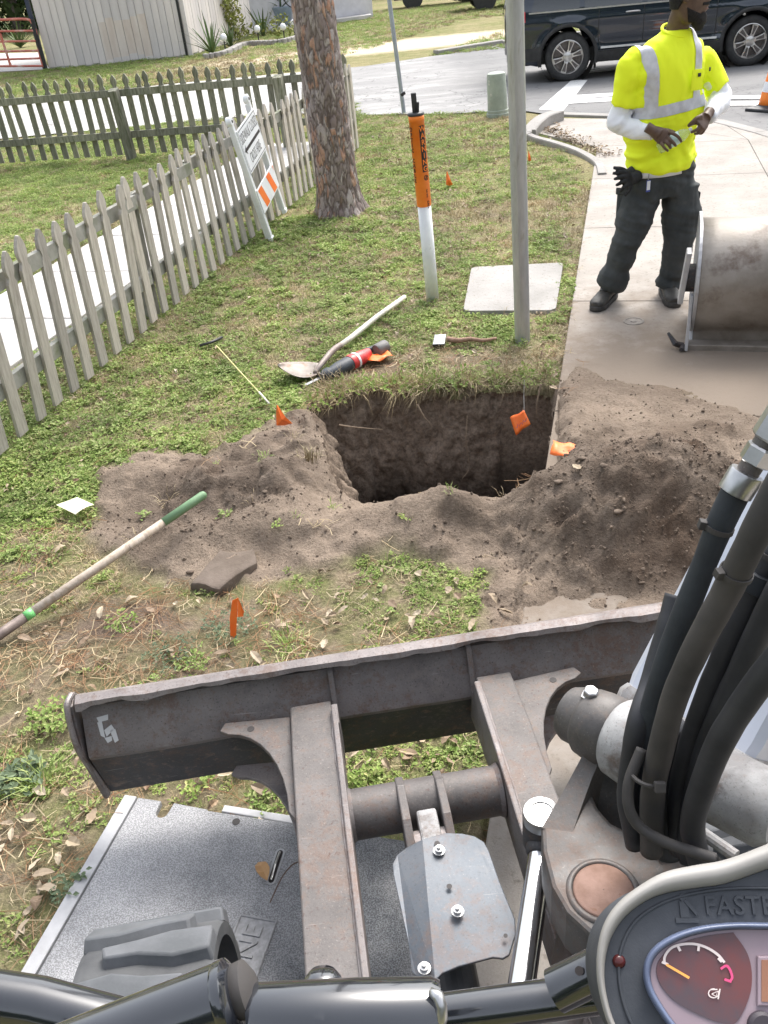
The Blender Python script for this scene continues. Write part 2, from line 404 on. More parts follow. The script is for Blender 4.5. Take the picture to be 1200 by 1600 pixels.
# pit: walls and floor
def pit():
    m, n, l, b = _nodes('pit_soil')
    pos = n.new('ShaderNodeNewGeometry').outputs['Position']; sx = n.new('ShaderNodeSeparateXYZ'); l.new(pos, sx.inputs[0])
    w = noise(n, l, pos, 3, 5); fine = noise(n, l, pos, 45, 6, .7)
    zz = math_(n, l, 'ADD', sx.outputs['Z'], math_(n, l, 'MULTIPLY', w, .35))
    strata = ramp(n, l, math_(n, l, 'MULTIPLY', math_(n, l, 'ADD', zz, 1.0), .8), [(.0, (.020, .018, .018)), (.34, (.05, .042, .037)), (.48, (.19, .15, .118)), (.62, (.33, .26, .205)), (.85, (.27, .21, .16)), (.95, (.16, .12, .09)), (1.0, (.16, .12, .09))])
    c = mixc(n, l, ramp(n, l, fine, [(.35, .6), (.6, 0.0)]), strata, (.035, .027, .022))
    l.new(c, b.inputs['Base Color']); b.inputs['Roughness'].default_value = .95; b.inputs['Specular IOR Level'].default_value = .15
    bumpn(n, l, b, math_(n, l, 'ADD', fine, noise(n, l, pos, 14, 6, .7)), .9, .012)
    L = []
    for k in range(len(RIM)):
        a, c_ = Vector(RIM[k]), Vector(RIM[(k+1) % len(RIM)]); q = max(2, int((c_-a).length/.016))
        for i in range(q): L.append(a.lerp(c_, i/q))
    cen = Vector((.35, 3.72)); n_ = len(L); dep = 1.15; rows = 64
    P0 = np.array([[p.x, p.y] for p in L]); 
    for _ in range(6): P0 = (np.roll(P0, 1, 0)+P0*2+np.roll(P0, -1, 0))/4
    T = np.roll(P0, -1, 0)-np.roll(P0, 1, 0); T /= np.linalg.norm(T, axis=1)[:, None]; N = np.stack([-T[:, 1], T[:, 0]], 1)
    if (N[0]@(np.array(cen)-P0[0])) < 0: N = -N
    ss = np.arange(n_+1) % n_
    t = np.linspace(0, 1, rows)[:, None]
    px, py = P0[ss, 0][None, :], P0[ss, 1][None, :]; nx, ny = N[ss, 0][None, :], N[ss, 1][None, :]
    s = (np.arange(n_)*.016)[ss][None, :]*np.ones((rows, 1)); zz = -t*dep*np.ones((1, n_+1))
    ang = 2*np.pi*np.arange(n_)/n_; per = np.cos(ang)[ss][None, :]*2.2; per2 = np.sin(ang)[ss][None, :]*2.2
    inn = fbm(per+zz*1.1, per2-zz*.9, 2.2, 5, 61)*.075 + fbm(per*1.5+zz, per2*1.5+zz*1.7, 9, 4, 63)*.03 + fbm(s, zz*2, 20, 3, 66)*.010
    right = (px > .7)
    left = (px < -.05)
    inn = np.where(right, inn*.25, inn) + .05*t**.5*~right + left*.10*t
    inn = inn - .05*(1-np.clip(t*9, 0, 1))           # undercut turf lip starts outside the rim
    inn = inn*np.clip(t*12, .0, 1) - .035*(t < .02)
    X = px + nx*inn; Y = py + ny*inn
    zr = height(X[0], Y[0]); Z = zr[None, :]*(1-t) + zz - .055*(t < .03)
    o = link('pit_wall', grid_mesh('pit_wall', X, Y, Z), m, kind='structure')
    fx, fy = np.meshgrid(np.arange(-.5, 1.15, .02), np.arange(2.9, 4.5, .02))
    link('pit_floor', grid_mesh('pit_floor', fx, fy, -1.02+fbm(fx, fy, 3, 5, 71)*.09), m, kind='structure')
pit()

# concrete -----------------------------------------------------------------
def concrete(name, c1, c2, dirty=0.0, stain=True):
    m, n, l, b = _nodes(name)
    pos = n.new('ShaderNodeNewGeometry').outputs['Position']
    f = noise(n, l, pos, 160, 4, .8); mid = noise(n, l, pos, 2.4, 7, .65); sp = noise(n, l, pos, 38, 5, .6)
    c = ramp(n, l, mid, [(.3, c1), (.65, c2)])
    c = mixc(n, l, ramp(n, l, sp, [(.33, .55), (.42, 0.0)]), c, (.16, .14, .12))
    c = mixc(n, l, ramp(n, l, f, [(.3, .35), (.6, 0.0)]), c, (.20, .185, .17))
    if stain:   # sand tracked out from the dig, fading away from it
        mp = n.new('ShaderNodeVectorMath'); mp.operation = 'SUBTRACT'; l.new(pos, mp.inputs[0]); mp.inputs[1].default_value = (1.5, 3.3, 0)
        ln = n.new('ShaderNodeVectorMath'); ln.operation = 'LENGTH'; l.new(mp.outputs[0], ln.inputs[0])
        q = math_(n, l, 'ADD', math_(n, l, 'MULTIPLY', ln.outputs['Value'], -.52), math_(n, l, 'ADD', math_(n, l, 'MULTIPLY', noise(n, l, pos, 5, 7, .7), 1.5), .62))
        c = mixc(n, l, ramp(n, l, q, [(.1, 0.0), (.75, .92)]), c, (.20, .16, .125))
    l.new(c, b.inputs['Base Color']); b.inputs['Roughness'].default_value = .9; b.inputs['Specular IOR Level'].default_value = .2
    bumpn(n, l, b, math_(n, l, 'ADD', f, sp), .5, .003)
    return m
MC = concrete('sidewalk_concrete', (.28, .255, .228), (.39, .36, .328))
MC2 = concrete('plate_concrete', (.27, .26, .245), (.38, .365, .35), stain=False)
sw = empty('sidewalk', (0, 0, 0), kind='structure')
def slab(pts, h=.012, th=.09, parent=sw, m=MC, name='slab', bev=.006):
    c = Vector((sum(p[0] for p in pts)/len(pts), sum(p[1] for p in pts)/len(pts), 0))
    q = [Vector((p[0], p[1], h)) for p in pts]
    q = [p + (Vector((c.x, c.y, h))-p).normalized()*.004 for p in q]
    bm = prism(B(), q, (0, 0, -th), bev); return link(name, bm, m, parent)
def E(y): return Vector((swx(y), y))
sd = Vector((SIDE.x, SIDE.y)); st = Vector((STREET.x, STREET.y))
_ys = [-1.0, .7, 2.25, 3.85, 5.35, 6.95, 8.55, 10.0]
for a, b_ in zip(_ys, _ys[1:]):
    for k in range(3 if a < 6.9 else 2 if a < 8.5 else 1):
        w0, w1 = k*1.55, (k+1)*1.55
        if a < 3.9 and k == 0: w0 = .0
        slab([E(a)+sd*w0, E(a)+sd*w1, E(b_)+sd*w1, E(b_)+sd*w0])
# corner ramp up to the street
cpt = [tuple(G(x, y)[:2]) for x, y in ((848,205),(872,186),(960,187),(1130,194),(1200,213),(1300,245))]
a0, a1, a2, a3 = E(10.0), E(10.0)+sd*1.55, E(10.0)+sd*3.1, E(10.0)+sd*4.65
slab([a0, a1, cpt[2], cpt[1], (2.33, 11.1)]); slab([a1, cpt[3], cpt[2]]); slab([a1, E(8.55)+sd*1.55, E(8.55)+sd*2.75, cpt[4], cpt[3]])
# kerb: gutter strip along the street and the raised kerb by the lawn
MK = concrete('kerb_concrete', (.27, .257, .24), (.36, .345, .327), stain=False)
kb = empty('kerb', (0, 0, 0), kind='structure')
gp = [Vector(G(x, y)) for x, y in ((872,177),(960,180),(1060,184),(1130,189),(1200,207),(1300,238),(1420,290))]
for a, b_ in zip(gp, gp[1:]):
    d = (b_-a).normalized(); o_ = Vector((-d.y, d.x, 0))*-.16
    prism_ = prism(B(), [a+P(0,0,.02), b_-d*.01+P(0,0,.02), b_-d*.01+o_+P(0,0,.02), a+o_+P(0,0,.02)], (0, 0, -.12), .01)
    link('kerb_stone', prism_, MK, kb)
rp = cr([G(872,176,.1), G(846,186,.1), G(826,207,.07), G(833,216,.03), G(868,226,.015), G(905,239,.008), G(934,257,.0), G(941,275,.0)], 5)
def rib(path, w, th, m, parent, name, top=0):
    bm = B(); rr = []
    for i, p in enumerate(path):
        t = (path[min(i+1, len(path)-1)]-path[max(0, i-1)]); t.z = 0; t.normalize(); s_ = Vector((t.y, -t.x, 0))*w/2
        rr.append([bm.verts.new(Vector((p.x, p.y, 0))+v) for v in (s_+P(0,0,-th), s_+P(0,0,p.z+.03-.012), s_*.85+P(0,0,p.z+.03), -s_*.85+P(0,0,p.z+.03), -s_+P(0,0,p.z+.03-.012), -s_+P(0,0,-th))])
    for a, b_ in zip(rr, rr[1:]):
        for k in range(5): bm.faces.new((a[k], b_[k], b_[k+1], a[k+1]))
    bm.faces.new(rr[0]); bm.faces.new(rr[-1][::-1]); bmesh.ops.recalc_face_normals(bm, faces=bm.faces)
    return link(name, bm, m, parent)
rib(rp[:11], .17, .1, MK, kb, 'kerb_stone'); rib(rp[10:], .085, .1, MK, kb, 'kerb_stone')
# walk behind the left fence
ws = empty('footpath', (0, 0, 0), kind='structure')
MC3 = concrete('footpath_concrete', (.46, .445, .43), (.57, .555, .54), stain=False)
f0 = Vector((-2.92, 3.0)); 
for k in range(9):
    a = f0 + st*k*1.05; b_ = a + st*1.04
    slab([a-sd*1.0, a, b_, b_-sd*1.0], h=.022, parent=ws, m=MC3)

# outer ground: one sheet to the horizon, cut out round the near ground
def outer():
    m, n, l, b = _nodes('far_lawn')
    pos = n.new('ShaderNodeNewGeometry').outputs['Position']
    big = noise(n, l, pos, .45, 5, .6); mid = noise(n, l, pos, 3.5, 7, .7); f = noise(n, l, pos, 40, 5, .8)
    g = ramp(n, l, mid, [(.3, (.12, .15, .05)), (.55, (.25, .24, .11)), (.75, (.38, .32, .20))])
    g = mixc(n, l, ramp(n, l, big, [(.42, 0.0), (.65, .75)]), g, (.34, .28, .17))
    g = mixc(n, l, ramp(n, l, f, [(.3, .5), (.55, 0.0)]), g, (.05, .06, .02))
    # sandy drive across the yard
    sx = n.new('ShaderNodeMapping'); l.new(pos, sx.inputs[0]); sx.inputs['Location'].default_value = (-2.2, -24.8, 0); sx.vector_type = 'POINT'
    vv = n.new('ShaderNodeMapping'); l.new(sx.outputs[0], vv.inputs[0]); vv.inputs['Rotation'].default_value = (0, 0, R_(-62)); vv.inputs['Scale'].default_value = (.17, .62, 0)
    ln = n.new('ShaderNodeVectorMath'); ln.operation = 'LENGTH'; l.new(vv.outputs[0], ln.inputs[0])
    q = math_(n, l, 'SUBTRACT', math_(n, l, 'ADD', 1.0, math_(n, l, 'MULTIPLY', mid, .7)), ln.outputs['Value'])
    c = mixc(n, l, ramp(n, l, q, [(.2, 0.0), (.6, .9)]), g, (.62, .52, .40))
    l.new(c, b.inputs['Base Color']); b.inputs['Roughness'].default_value = 1; b.inputs['Specular IOR Level'].default_value = .1
    bumpn(n, l, b, math_(n, l, 'ADD', f, mid), .8, .03)
    bm = B(); q = 190
    xs = [-q, -60, -30, -15, -8, X0, X1, 8, 15, 30, 60, q]; ys = [-q, -40, -10, Y0, Y1, 10, 13, 17, 21, 26, 32, 45, 80, q]
    v = {}
    for i, x in enumerate(xs):
        for j, y in enumerate(ys):
            v[i, j] = bm.verts.new((x, y, -.012 if (abs(x) > 4 or y > 9 or y < 0) else -.004))
    for i in range(len(xs)-1):
        for j in range(len(ys)-1):
            if xs[i] == X0 and ys[j] == Y0: continue
            bm.faces.new((v[i, j], v[i+1, j], v[i+1, j+1], v[i, j+1]))
    link('lawn', bm, m, kind='structure')
outer()
# road --------------------------------------------------------------------
def road():
    m, n, l, b = _nodes('asphalt')
    pos = n.new('ShaderNodeNewGeometry').outputs['Position']; sx = n.new('ShaderNodeSeparateXYZ'); l.new(pos, sx.inputs[0])
    f = noise(n, l, pos, 60, 5, .8); big = noise(n, l, pos, .8, 6, .65)
    mp = n.new('ShaderNodeMapping'); mp.inputs['Scale'].default_value = (.5, 1.4, 1); l.new(pos, mp.inputs[0])
    patch = noise(n, l, mp.outputs[0], 1.1, 7, .7)
    # bleached older surface to the left, darker newer lane to the right
    k = ramp(n, l, math_(n, l, 'ADD', math_(n, l, 'MULTIPLY', sx.outputs['X'], .25), math_(n, l, 'MULTIPLY', big, .6)), [(.72, 0.0), (.98, 1.0)])
    old = ramp(n, l, patch, [(.35, (.20, .197, .195)), (.52, (.27, .265, .26)), (.66, (.40, .39, .375))])
    new = ramp(n, l, patch, [(.3, (.12, .12, .122)), (.7, (.21, .207, .203))])
    c = mixc(n, l, k, old, new)
    k2 = ramp(n, l, math_(n, l, 'MULTIPLY', sx.outputs['X'], -.3), [(.1, 0.0), (.45, .9)])
    c = mixc(n, l, k2, c, (.46, .45, .43))
    vo = n.new('ShaderNodeTexVoronoi'); vo.feature = 'DISTANCE_TO_EDGE'; vo.inputs['Scale'].default_value = .9
    wv = n.new('ShaderNodeVectorMath'); wv.operation = 'ADD'; l.new(pos, wv.inputs[0])
    nn = n.new('ShaderNodeTexNoise'); nn.inputs['Scale'].default_value = 2.2; nn.inputs['Detail'].default_value = 6; l.new(pos, nn.inputs['Vector']); l.new(nn.outputs['Color'], wv.inputs[1]); l.new(wv.outputs[0], vo.inputs['Vector'])
    c = mixc(n, l, ramp(n, l, vo.outputs['Distance'], [(.004, .75), (.014, 0.0)]), c, (.07, .07, .07))
    c = mixc(n, l, ramp(n, l, f, [(.35, .45), (.6, 0.0)]), c, (.12, .12, .12))
    l.new(c, b.inputs['Base Color']); b.inputs['Roughness'].default_value = .85
    bumpn(n, l, b, f, .6, .006)
    near = [(-12, 15.9), (-4.95, 15.45), (-2.4, 15.2), (-1.0, 15.1), (.33, 14.0), (1.49, 13.3), (2.45, 12.95), (2.67, 12.5)]
    gk = [(p.x, p.y) for p in gp]
    far_ = [(40, 24.5), (12, 22.6), (5.0, 22.1), (3.73, 22.1), (2.45, 21.35), (.58, 20.6), (-3.2, 21.1), (-7.4, 21.2), (-40, 22.6)]
    pts = [(-40, 17.2)] + near + gk + [(9, 6), (12, -5), (40, -8)] + far_
    bm = B(); f_ = bm.faces.new([bm.verts.new((x, y, .006)) for x, y in pts]); bmesh.ops.triangulate(bm, faces=[f_])
    link('road', bm, m, kind='structure')
    mk, n, l, b = _nodes('road_paint'); pos = n.new('ShaderNodeNewGeometry').outputs['Position']
    c = mixc(n, l, ramp(n, l, noise(n, l, pos, 9, 8, .75), [(.36, 1.0), (.44, 0.0)]), (.72, .72, .70), (.3, .3, .29)); l.new(c, b.inputs['Base Color']); b.inputs['Roughness'].default_value = .7
    rm = empty('road_markings', (0, 0, 0), kind='structure')
    for kq, q in enumerate([[(842,172),(880,174),(918,126),(893,126)], [(882,151),(962,146),(962,151),(882,157)], [(880,158),(962,153),(962,159),(878,164)], [(905,113),(960,108),(960,111),(905,117)],
              [(1125,152),(1300,148),(1300,154),(1123,157)], [(1121,161),(1300,158),(1300,166),(1119,167)]]):
        bm = B(); bm.faces.new([bm.verts.new((p.x, p.y, .010+.0012*kq)) for p in (G(x, y) for x, y in q)]); o = link('painted_line', bm, mk, rm)
    # low far kerb
    rib([P(x, y, .06) for x, y in ((2.2, 21.45), (3.0, 21.9), (3.73, 22.25), (5.0, 22.3), (12, 22.8))], .2, .1, MK, kb, 'kerb_stone')
road()
# ============================================================ GROUND COVER
L_GREEN = leafmat('clover_leaf', [(.16,.25,.06), (.26,.37,.10), (.36,.43,.15), (.21,.31,.085), (.47,.47,.22)], trans=.25)
L_LIME = leafmat('grass_blade', [(.20,.32,.075), (.33,.43,.15), (.44,.49,.23), (.25,.36,.10)], trans=.25)
L_DRY = leafmat('dry_grass', [(.44,.36,.22), (.33,.26,.155), (.54,.46,.31), (.27,.21,.13)])
L_BLUE = leafmat('grey_weed', [(.12,.17,.10), (.18,.235,.15), (.10,.15,.08)], trans=.2)
L_LEAF = leafmat('fallen_leaf_skin', [(.33,.26,.19), (.20,.14,.095), (.46,.40,.31), (.16,.10,.065), (.40,.33,.24), (.27,.19,.125)], rough=.55)
L_STRAW = leafmat('pine_straw', [(.30,.17,.09), (.22,.12,.065), (.38,.27,.16)])
MSOIL = mat('clod_soil', (.10,.073,.054), (.19,.145,.11), rough=.95, scale=22, bump=.6, bscale=120, bdist=.003, world=True)
def leaf(bm, o, d, nrm, L, w, fold=.25):
    d = d.normalized(); s = d.cross(nrm); s = s.normalized() if s.length > 1e-5 else Vector((1, 0, 0)); u = s.cross(d)
    a = bm.verts.new(o); b = bm.verts.new(o+d*L*.5+s*w/2+u*w*fold); c = bm.verts.new(o+d*L); e = bm.verts.new(o+d*L*.5-s*w/2+u*w*fold)
    bm.faces.new((a, b, c)); bm.faces.new((a, c, e))
def rv(a=1): return Vector((random.uniform(-a, a), random.uniform(-a, a), random.uniform(-a, a)))
def tuft_clover(n=16, r=.04, h=.022, L=.016, m=L_GREEN):
    bm = B()
    for _ in range(n):
        a = random.random()*6.283; q = r*random.random()**.6
        o = Vector((math.cos(a)*q, math.sin(a)*q, h*random.uniform(.15, 1)))
        for k in range(random.choice((1, 2, 3))):
            t = random.random()*6.283; leaf(bm, o, Vector((math.cos(t), math.sin(t), random.uniform(-.2, .6))), Vector((0, 0, 1))+rv(.4), L*random.uniform(.6, 1.3), L*random.uniform(.45, .75))
    me = bpy.data.meshes.new('tuft'); bm.to_mesh(me); bm.free(); me.materials.append(m); return me
def tuft_blades(n=12, r=.03, h=.05, w=.003, m=L_LIME, lean=.7, base=0):
    bm = B()
    for _ in range(n):
        a = random.random()*6.283; q = r*random.random(); o = Vector((math.cos(a)*q, math.sin(a)*q, base)); t = a+random.uniform(-.8, .8)
        hh = h*random.uniform(.5, 1.2); ln = random.uniform(.2, 1)*lean
        s = Vector((-math.sin(t), math.cos(t), 0))*w/2; out = Vector((math.cos(t), math.sin(t), 0))
        p0 = o; p1 = o+out*hh*ln*.4+P(0, 0, hh*.6*(1-ln*.4)); p2 = o+out*hh*ln*1.05+P(0, 0, hh*(1-ln*.75))
        v = [bm.verts.new(x) for x in (p0-s, p0+s, p1+s*.8, p1-s*.8, p2)]
        bm.faces.new((v[0], v[1], v[2], v[3])); bm.faces.new((v[3], v[2], v[4]))
    me = bpy.data.meshes.new('tuft'); bm.to_mesh(me); bm.free(); me.materials.append(m); return me
def straw(n=7, L=.12, w=.0016, m=L_STRAW):
    bm = B()
    for _ in range(n):
        t = random.random()*6.283; o = Vector((random.uniform(-.05, .05), random.uniform(-.05, .05), random.uniform(.003, .014))); d = Vector((math.cos(t), math.sin(t), 0)); s = Vector((-d.y, d.x, 0))*w/2
        l = L*random.uniform(.5, 1.2); c = s.normalized()*random.uniform(-.02, .02)
        q = [o-d*l/2, o+c, o+d*l/2]; v = [(bm.verts.new(x-s), bm.verts.new(x+s+P(0, 0, .001))) for x in q]
        for a, b in zip(v, v[1:]): bm.faces.new((a[0], a[1], b[1], b[0]))
    me = bpy.data.meshes.new('tuft'); bm.to_mesh(me); bm.free(); me.materials.append(m); return me
def dryleaf(L=.055, w=.022, m=L_LEAF, seed=0):
    """a curled oak leaf: 4x2 patch with a raised edge"""
    r = random.Random(seed); bm = B(); n = 6; rows = []; cu = r.uniform(-.6, 1.1); sd_ = r.uniform(.1, .5); lob = r.uniform(.0, .22)
    for i in range(n+1):
        t = i/n; ww = w*(math.sin(math.pi*t**.85)**.7 if 0 < t < 1 else .03)*(1+lob*math.sin(t*17+seed)); z = .004+cu*L*.18*math.sin(math.pi*t)+r.uniform(-.001, .001)
        x = (t-.5)*L
        rows.append([bm.verts.new((x, -ww/2, z+ww*sd_*r.uniform(.6, 1.2))), bm.verts.new((x, 0, z)), bm.verts.new((x, ww/2, z+ww*sd_*r.uniform(.3, 1.0)))])
    for a, b in zip(rows, rows[1:]):
        bm.faces.new((a[0], b[0], b[1], a[1])); bm.faces.new((a[1], b[1], b[2], a[2]))
    me = bpy.data.meshes.new('leaf'); bm.to_mesh(me); bm.free(); me.materials.append(m)
    return me
def clod(seed, m=MSOIL, sub=1):
    r = random.Random(seed); bm = B(); bmesh.ops.create_icosphere(bm, subdivisions=sub, radius=.5)
    sx, sy, sz = r.uniform(.8, 1.3), r.uniform(.7, 1.1), r.uniform(.5, .9)
    for v in bm.verts: k = r.uniform(.72, 1.2); v.co = Vector((v.co.x*sx*k, v.co.y*sy*k, v.co.z*sz*k))
    me = bpy.data.meshes.new('clod'); bm.to_mesh(me); bm.free(); me.materials.append(m); return me
def hz(x, y, off=0):
    x = np.asarray(x, float); y = np.asarray(y, float); z = height(x, y)
    far_ = (x < X0) | (x > X1) | (y > Y1) | (y < Y0)
    return np.where(far_, -.008, z) + off
def rots(n, tilt=.15): return np.stack([RNG.uniform(-tilt, tilt, n), RNG.uniform(-tilt, tilt, n), RNG.uniform(0, 6.28, n)], -1)

LID0 = G(200, 1255); LX = (SIDE).normalized(); LY = -STREET      # lid corner, along far edge, towards the machine
def lawnmask(x, y):
    """where plants can stand (1) or not (0)"""
    k = (sdpoly(x, y, RIM) < -.03)
    k &= (x < swx(y)+fbm(x, y, 3, 3, 81)*.06-.01) | (y > 12.6)
    lx = (x-LID0.x)*LX.x+(y-LID0.y)*LX.y; ly = (x-LID0.x)*LY.x+(y-LID0.y)*LY.y
    k &= ~((lx > 0) & (ly > 0))
    pl = [tuple(G(a, b)[:2]) for a, b in ((735,425),(882,415),(870,492),(722,492))]
    k &= sdpoly(x, y, pl) < .0
    fx = x-(f0.x+(y-f0.y)*st.x/st.y)            # footpath behind the fence
    k &= ~((fx < .05) & (fx > -1.05) & (y < 12.6))
    k &= ~((y > 12.9) & (y < 15.6) & (y > 14.0-.48*(x-.33)) & (x > .3))
    return k
def near_cover():
    n = 52000
    x = RNG.uniform(-3.3, 2.7, n); y = 1.0+7.3*RNG.random(n)**1.15
    dm = dirtmask(x, y); ba = bareness(x, y)
    lush = fbm(x, y, 1.1, 4, 91)*.9+fbm(x, y, 5, 3, 93)*.7
    dens = np.clip(.90+lush*.6-ba*.95-dm*1.4-.30*sst(3.2, 2.2, y), 0.02, 1)*np.where(y > 5.5, .72, 1)
    dens = np.where(dm > .5, .012, dens)
    k = lawnmask(x, y) & (RNG.random(n) < dens)
    x, y, ba, lush, dm = x[k], y[k], ba[k], lush[k], dm[k]; n = len(x)
    kinds = [tuft_clover(18, .042, .020, .016) for _ in range(4)] + [tuft_clover(14, .035, .028, .020, L_LIME) for _ in range(2)] + \
            [tuft_blades(14, .03, .05) for _ in range(3)] + [tuft_blades(18, .05, .055, .0022, L_DRY, 1.25) for _ in range(4)] + [tuft_blades(22, .04, .03, .0035, L_LIME, 1.1) for _ in range(2)]
    u = RNG.random(n); dry = np.clip(.30-lush*.7+ba*.5+.12*sst(3.2, 2.2, y), .05, .93)
    # drier towards the back right, fresher by the near fence
    dry = np.clip(dry+.38*sst(6.2, 8.0, y)*sst(.0, 1.2, x)+.25*sst(4.9, 4.5, y)*sst(4.2, 4.5, y)*sst(-.4, .0, x), .03, .93)
    idx = np.where(u < dry, 9+RNG.integers(0, 4, n), np.where(RNG.random(n) < .62, RNG.integers(0, 4, n), np.where(RNG.random(n) < .5, 4+RNG.integers(0, 2, n), np.where(RNG.random(n) < .35, 6+RNG.integers(0, 3, n), 13+RNG.integers(0, 2, n)))))
    scl = RNG.uniform(.65, 1.25, n)*(1+.06*np.clip(y-4, 0, 5)); scl = np.where(ba > .4, scl*.8, scl)*(1-.3*sst(3.4, 2.4, y))
    scatter('ground_cover', np.stack([x, y, hz(x, y, -.003)], -1), rots(n, .25), scl, idx, kinds, kind='stuff', label='patchy green clover and dry tan grass growing between the fence and the sidewalk')
    # straw, tiny leaves
    n = 9000; x = RNG.uniform(-2.6, 1.6, n); y = 1.0+6.2*RNG.random(n)**1.3; dm = dirtmask(x, y)
    k = (sdpoly(x, y, RIM) < -.02)&(RNG.random(n) < np.clip(bareness(x, y)*.9+.10, 0, 1))&(RNG.random(n) > dm*.9)&((x < swx(y)+.12))
    lx = (x-LID0.x)*LX.x+(y-LID0.y)*LX.y; ly = (x-LID0.x)*LY.x+(y-LID0.y)*LY.y; k &= ~((lx > -.03) & (ly > -.03))
    x, y = x[k], y[k]; n = len(x)
    scatter('pine_straw', np.stack([x, y, hz(x, y, .004)], -1), rots(n, .06), RNG.uniform(.6, 1.2, n), RNG.integers(0, 5, n), [straw() for _ in range(3)]+[straw(5, .09, .0024, L_DRY) for _ in range(2)], kind='stuff', label='brown pine needles and dry stalks lying over the bare soil')
    n = 3600; x = RNG.uniform(-2.4, 2.9, n); y = 1.2+11*RNG.random(n)**1.2; k = lawnmask(x, y)&(dirtmask(x, y) < .3)&(x < 2.6); x, y = x[k], y[k]; n = len(x)
    kinds = [dryleaf(.035, .017, seed=i) for i in range(6)]
    scatter('leaf_litter', np.stack([x, y, hz(x, y, .014)], -1), rots(n, .5), RNG.uniform(.5, 1.15, n)*(1+.05*np.clip(y-4, 0, 8)), RNG.integers(0, 6, n), kinds, kind='stuff', label='small pale dead leaves scattered all over the lawn')
    # litter caught on the ramp by the kerb
    n = 420; t = RNG.random(n); x = lerp(2.45, 2.95, RNG.random(n)); y = lerp(9.4, 11.6, t); x = 2.62-.12*(y-9.4)+np.abs(RNG.normal(0, .12, n))
    scatter('leaf_litter', np.stack([x, y, np.full(n, .02)], -1), rots(n, .4), RNG.uniform(.8, 1.5, n), RNG.integers(0, 6, n), kinds, kind='stuff', label='drift of reddish dead leaves on the ramp against the low kerb')
    # clods of soil
    n = 60000; x = RNG.uniform(-1.6, 2.2, n); y = RNG.uniform(2.2, 4.6, n); dm = dirtmask(x, y)
    w = .13+.9*np.exp(-(((x-.95)/.5)**2+((y-2.62)/.22)**2))+.5*np.exp(-(((x-1.1)/.5)**2+((y-2.9)/.4)**2))+.55*np.exp(-(((x+.75)/.35)**2+((y-3.15)/.2)**2))
    k = (RNG.random(n) < w*(dm > .35))&(sdpoly(x, y, RIM) < -.01); x, y = x[k], y[k]; n = len(x)
    scatter('soil_clods', np.stack([x, y, hz(x, y, 0)], -1), rots(n, 3), .004+.016*RNG.random(n)**6, RNG.integers(0, 6, n), [clod(i) for i in range(6)], kind='stuff', label='loose crumbs and clods of brown soil on the spoil heaps')
    # dry roots and grass hanging over the back rim of the pit
    n = 400; t = RNG.random(n); x = lerp(-.36, .98, t); y = np.interp(x, [-.36, -.02, .35, .7, .99], [4.29, 4.34, 4.31, 4.26, 4.2])+RNG.uniform(-.02, .12, n)
    scatter('rim_grass', np.stack([x, y, hz(x, y, -.004)], -1), np.stack([RNG.uniform(.2, 1.1, n), RNG.uniform(-.3, .3, n), RNG.uniform(-.6, .6, n)], -1), RNG.uniform(.3, 1.35, n)*(.7+.6*(fbm(x, y, 5, 2, 140)>0)), RNG.integers(0, 6, n),
            [tuft_blades(16, .035, .075, .0018, L_DRY, 1.2) for _ in range(4)]+[tuft_blades(12, .03, .05) , tuft_clover(16, .04, .03, .016)], kind='stuff', label='tan dead grass and fine roots hanging over the back rim of the pit')
near_cover()
def back_cover():
    kinds = [tuft_blades(26, .10, .05, .006, L_LIME, 1.0) for _ in range(3)]+[tuft_clover(30, .1, .03, .03) for _ in range(2)]+[tuft_blades(26, .11, .05, .006, L_DRY, 1.2) for _ in range(3)]
    n = 26000; y = RNG.uniform(4.5, 15.4, n); x = RNG.uniform(-7.5, 2.5, n)
    fx = x-(-1.93+.283*(y-4.0)); k = ((y > 8.2)|(fx < -.2))&lawnmask(x, y)&(x > -.62*y+1-1.5)&(y < 15.3-.25*np.clip(x, 0, 3)*1.7); k &= (x < 2.35)
    x, y = x[k], y[k]; n = len(x); lush = fbm(x, y, .6, 4, 101)+fbm(x, y, 3, 3, 103)*.6
    dry = np.clip(.35-lush*.9+.25*sst(9, 11, y)*sst(-.5, 1, x), .1, .9)
    idx = np.where(RNG.random(n) < dry, 5+RNG.integers(0, 3, n), RNG.integers(0, 5, n)); k = RNG.random(n) < .7+lush*.5
    scatter('back_grass', np.stack([x, y, hz(x, y)], -1)[k], rots(n, .2)[k], RNG.uniform(.5, 1.0, n)[k], idx[k], kinds, kind='stuff', label='short mixed green and straw coloured grass round and behind the picket fences')
    n = 16000; y = 21.3+RNG.random(n)**1.4*20; x = RNG.uniform(-15, 9, n); k = (x > -.55*y)&~((np.abs((x-.6)-(y-21.5)*.55) < 1.5)&(y < 31))&~((x < -4.0)&(y > 28.6)); x, y = x[k], y[k]; n = len(x)
    dry = np.clip(.55-.8*fbm(x, y, .3, 3, 110)-.7*np.exp(-((y-28)/1.2)**2)*(x < -3), .05, .95)
    scatter('yard_grass', np.stack([x, y, np.full(n, -.01)], -1), rots(n, .2), RNG.uniform(.9, 1.7, n), np.where(RNG.random(n) < dry, 5+RNG.integers(0, 3, n), RNG.integers(0, 5, n)), kinds, kind='stuff', label='sparse dry grass of the yard across the street')
back_cover()
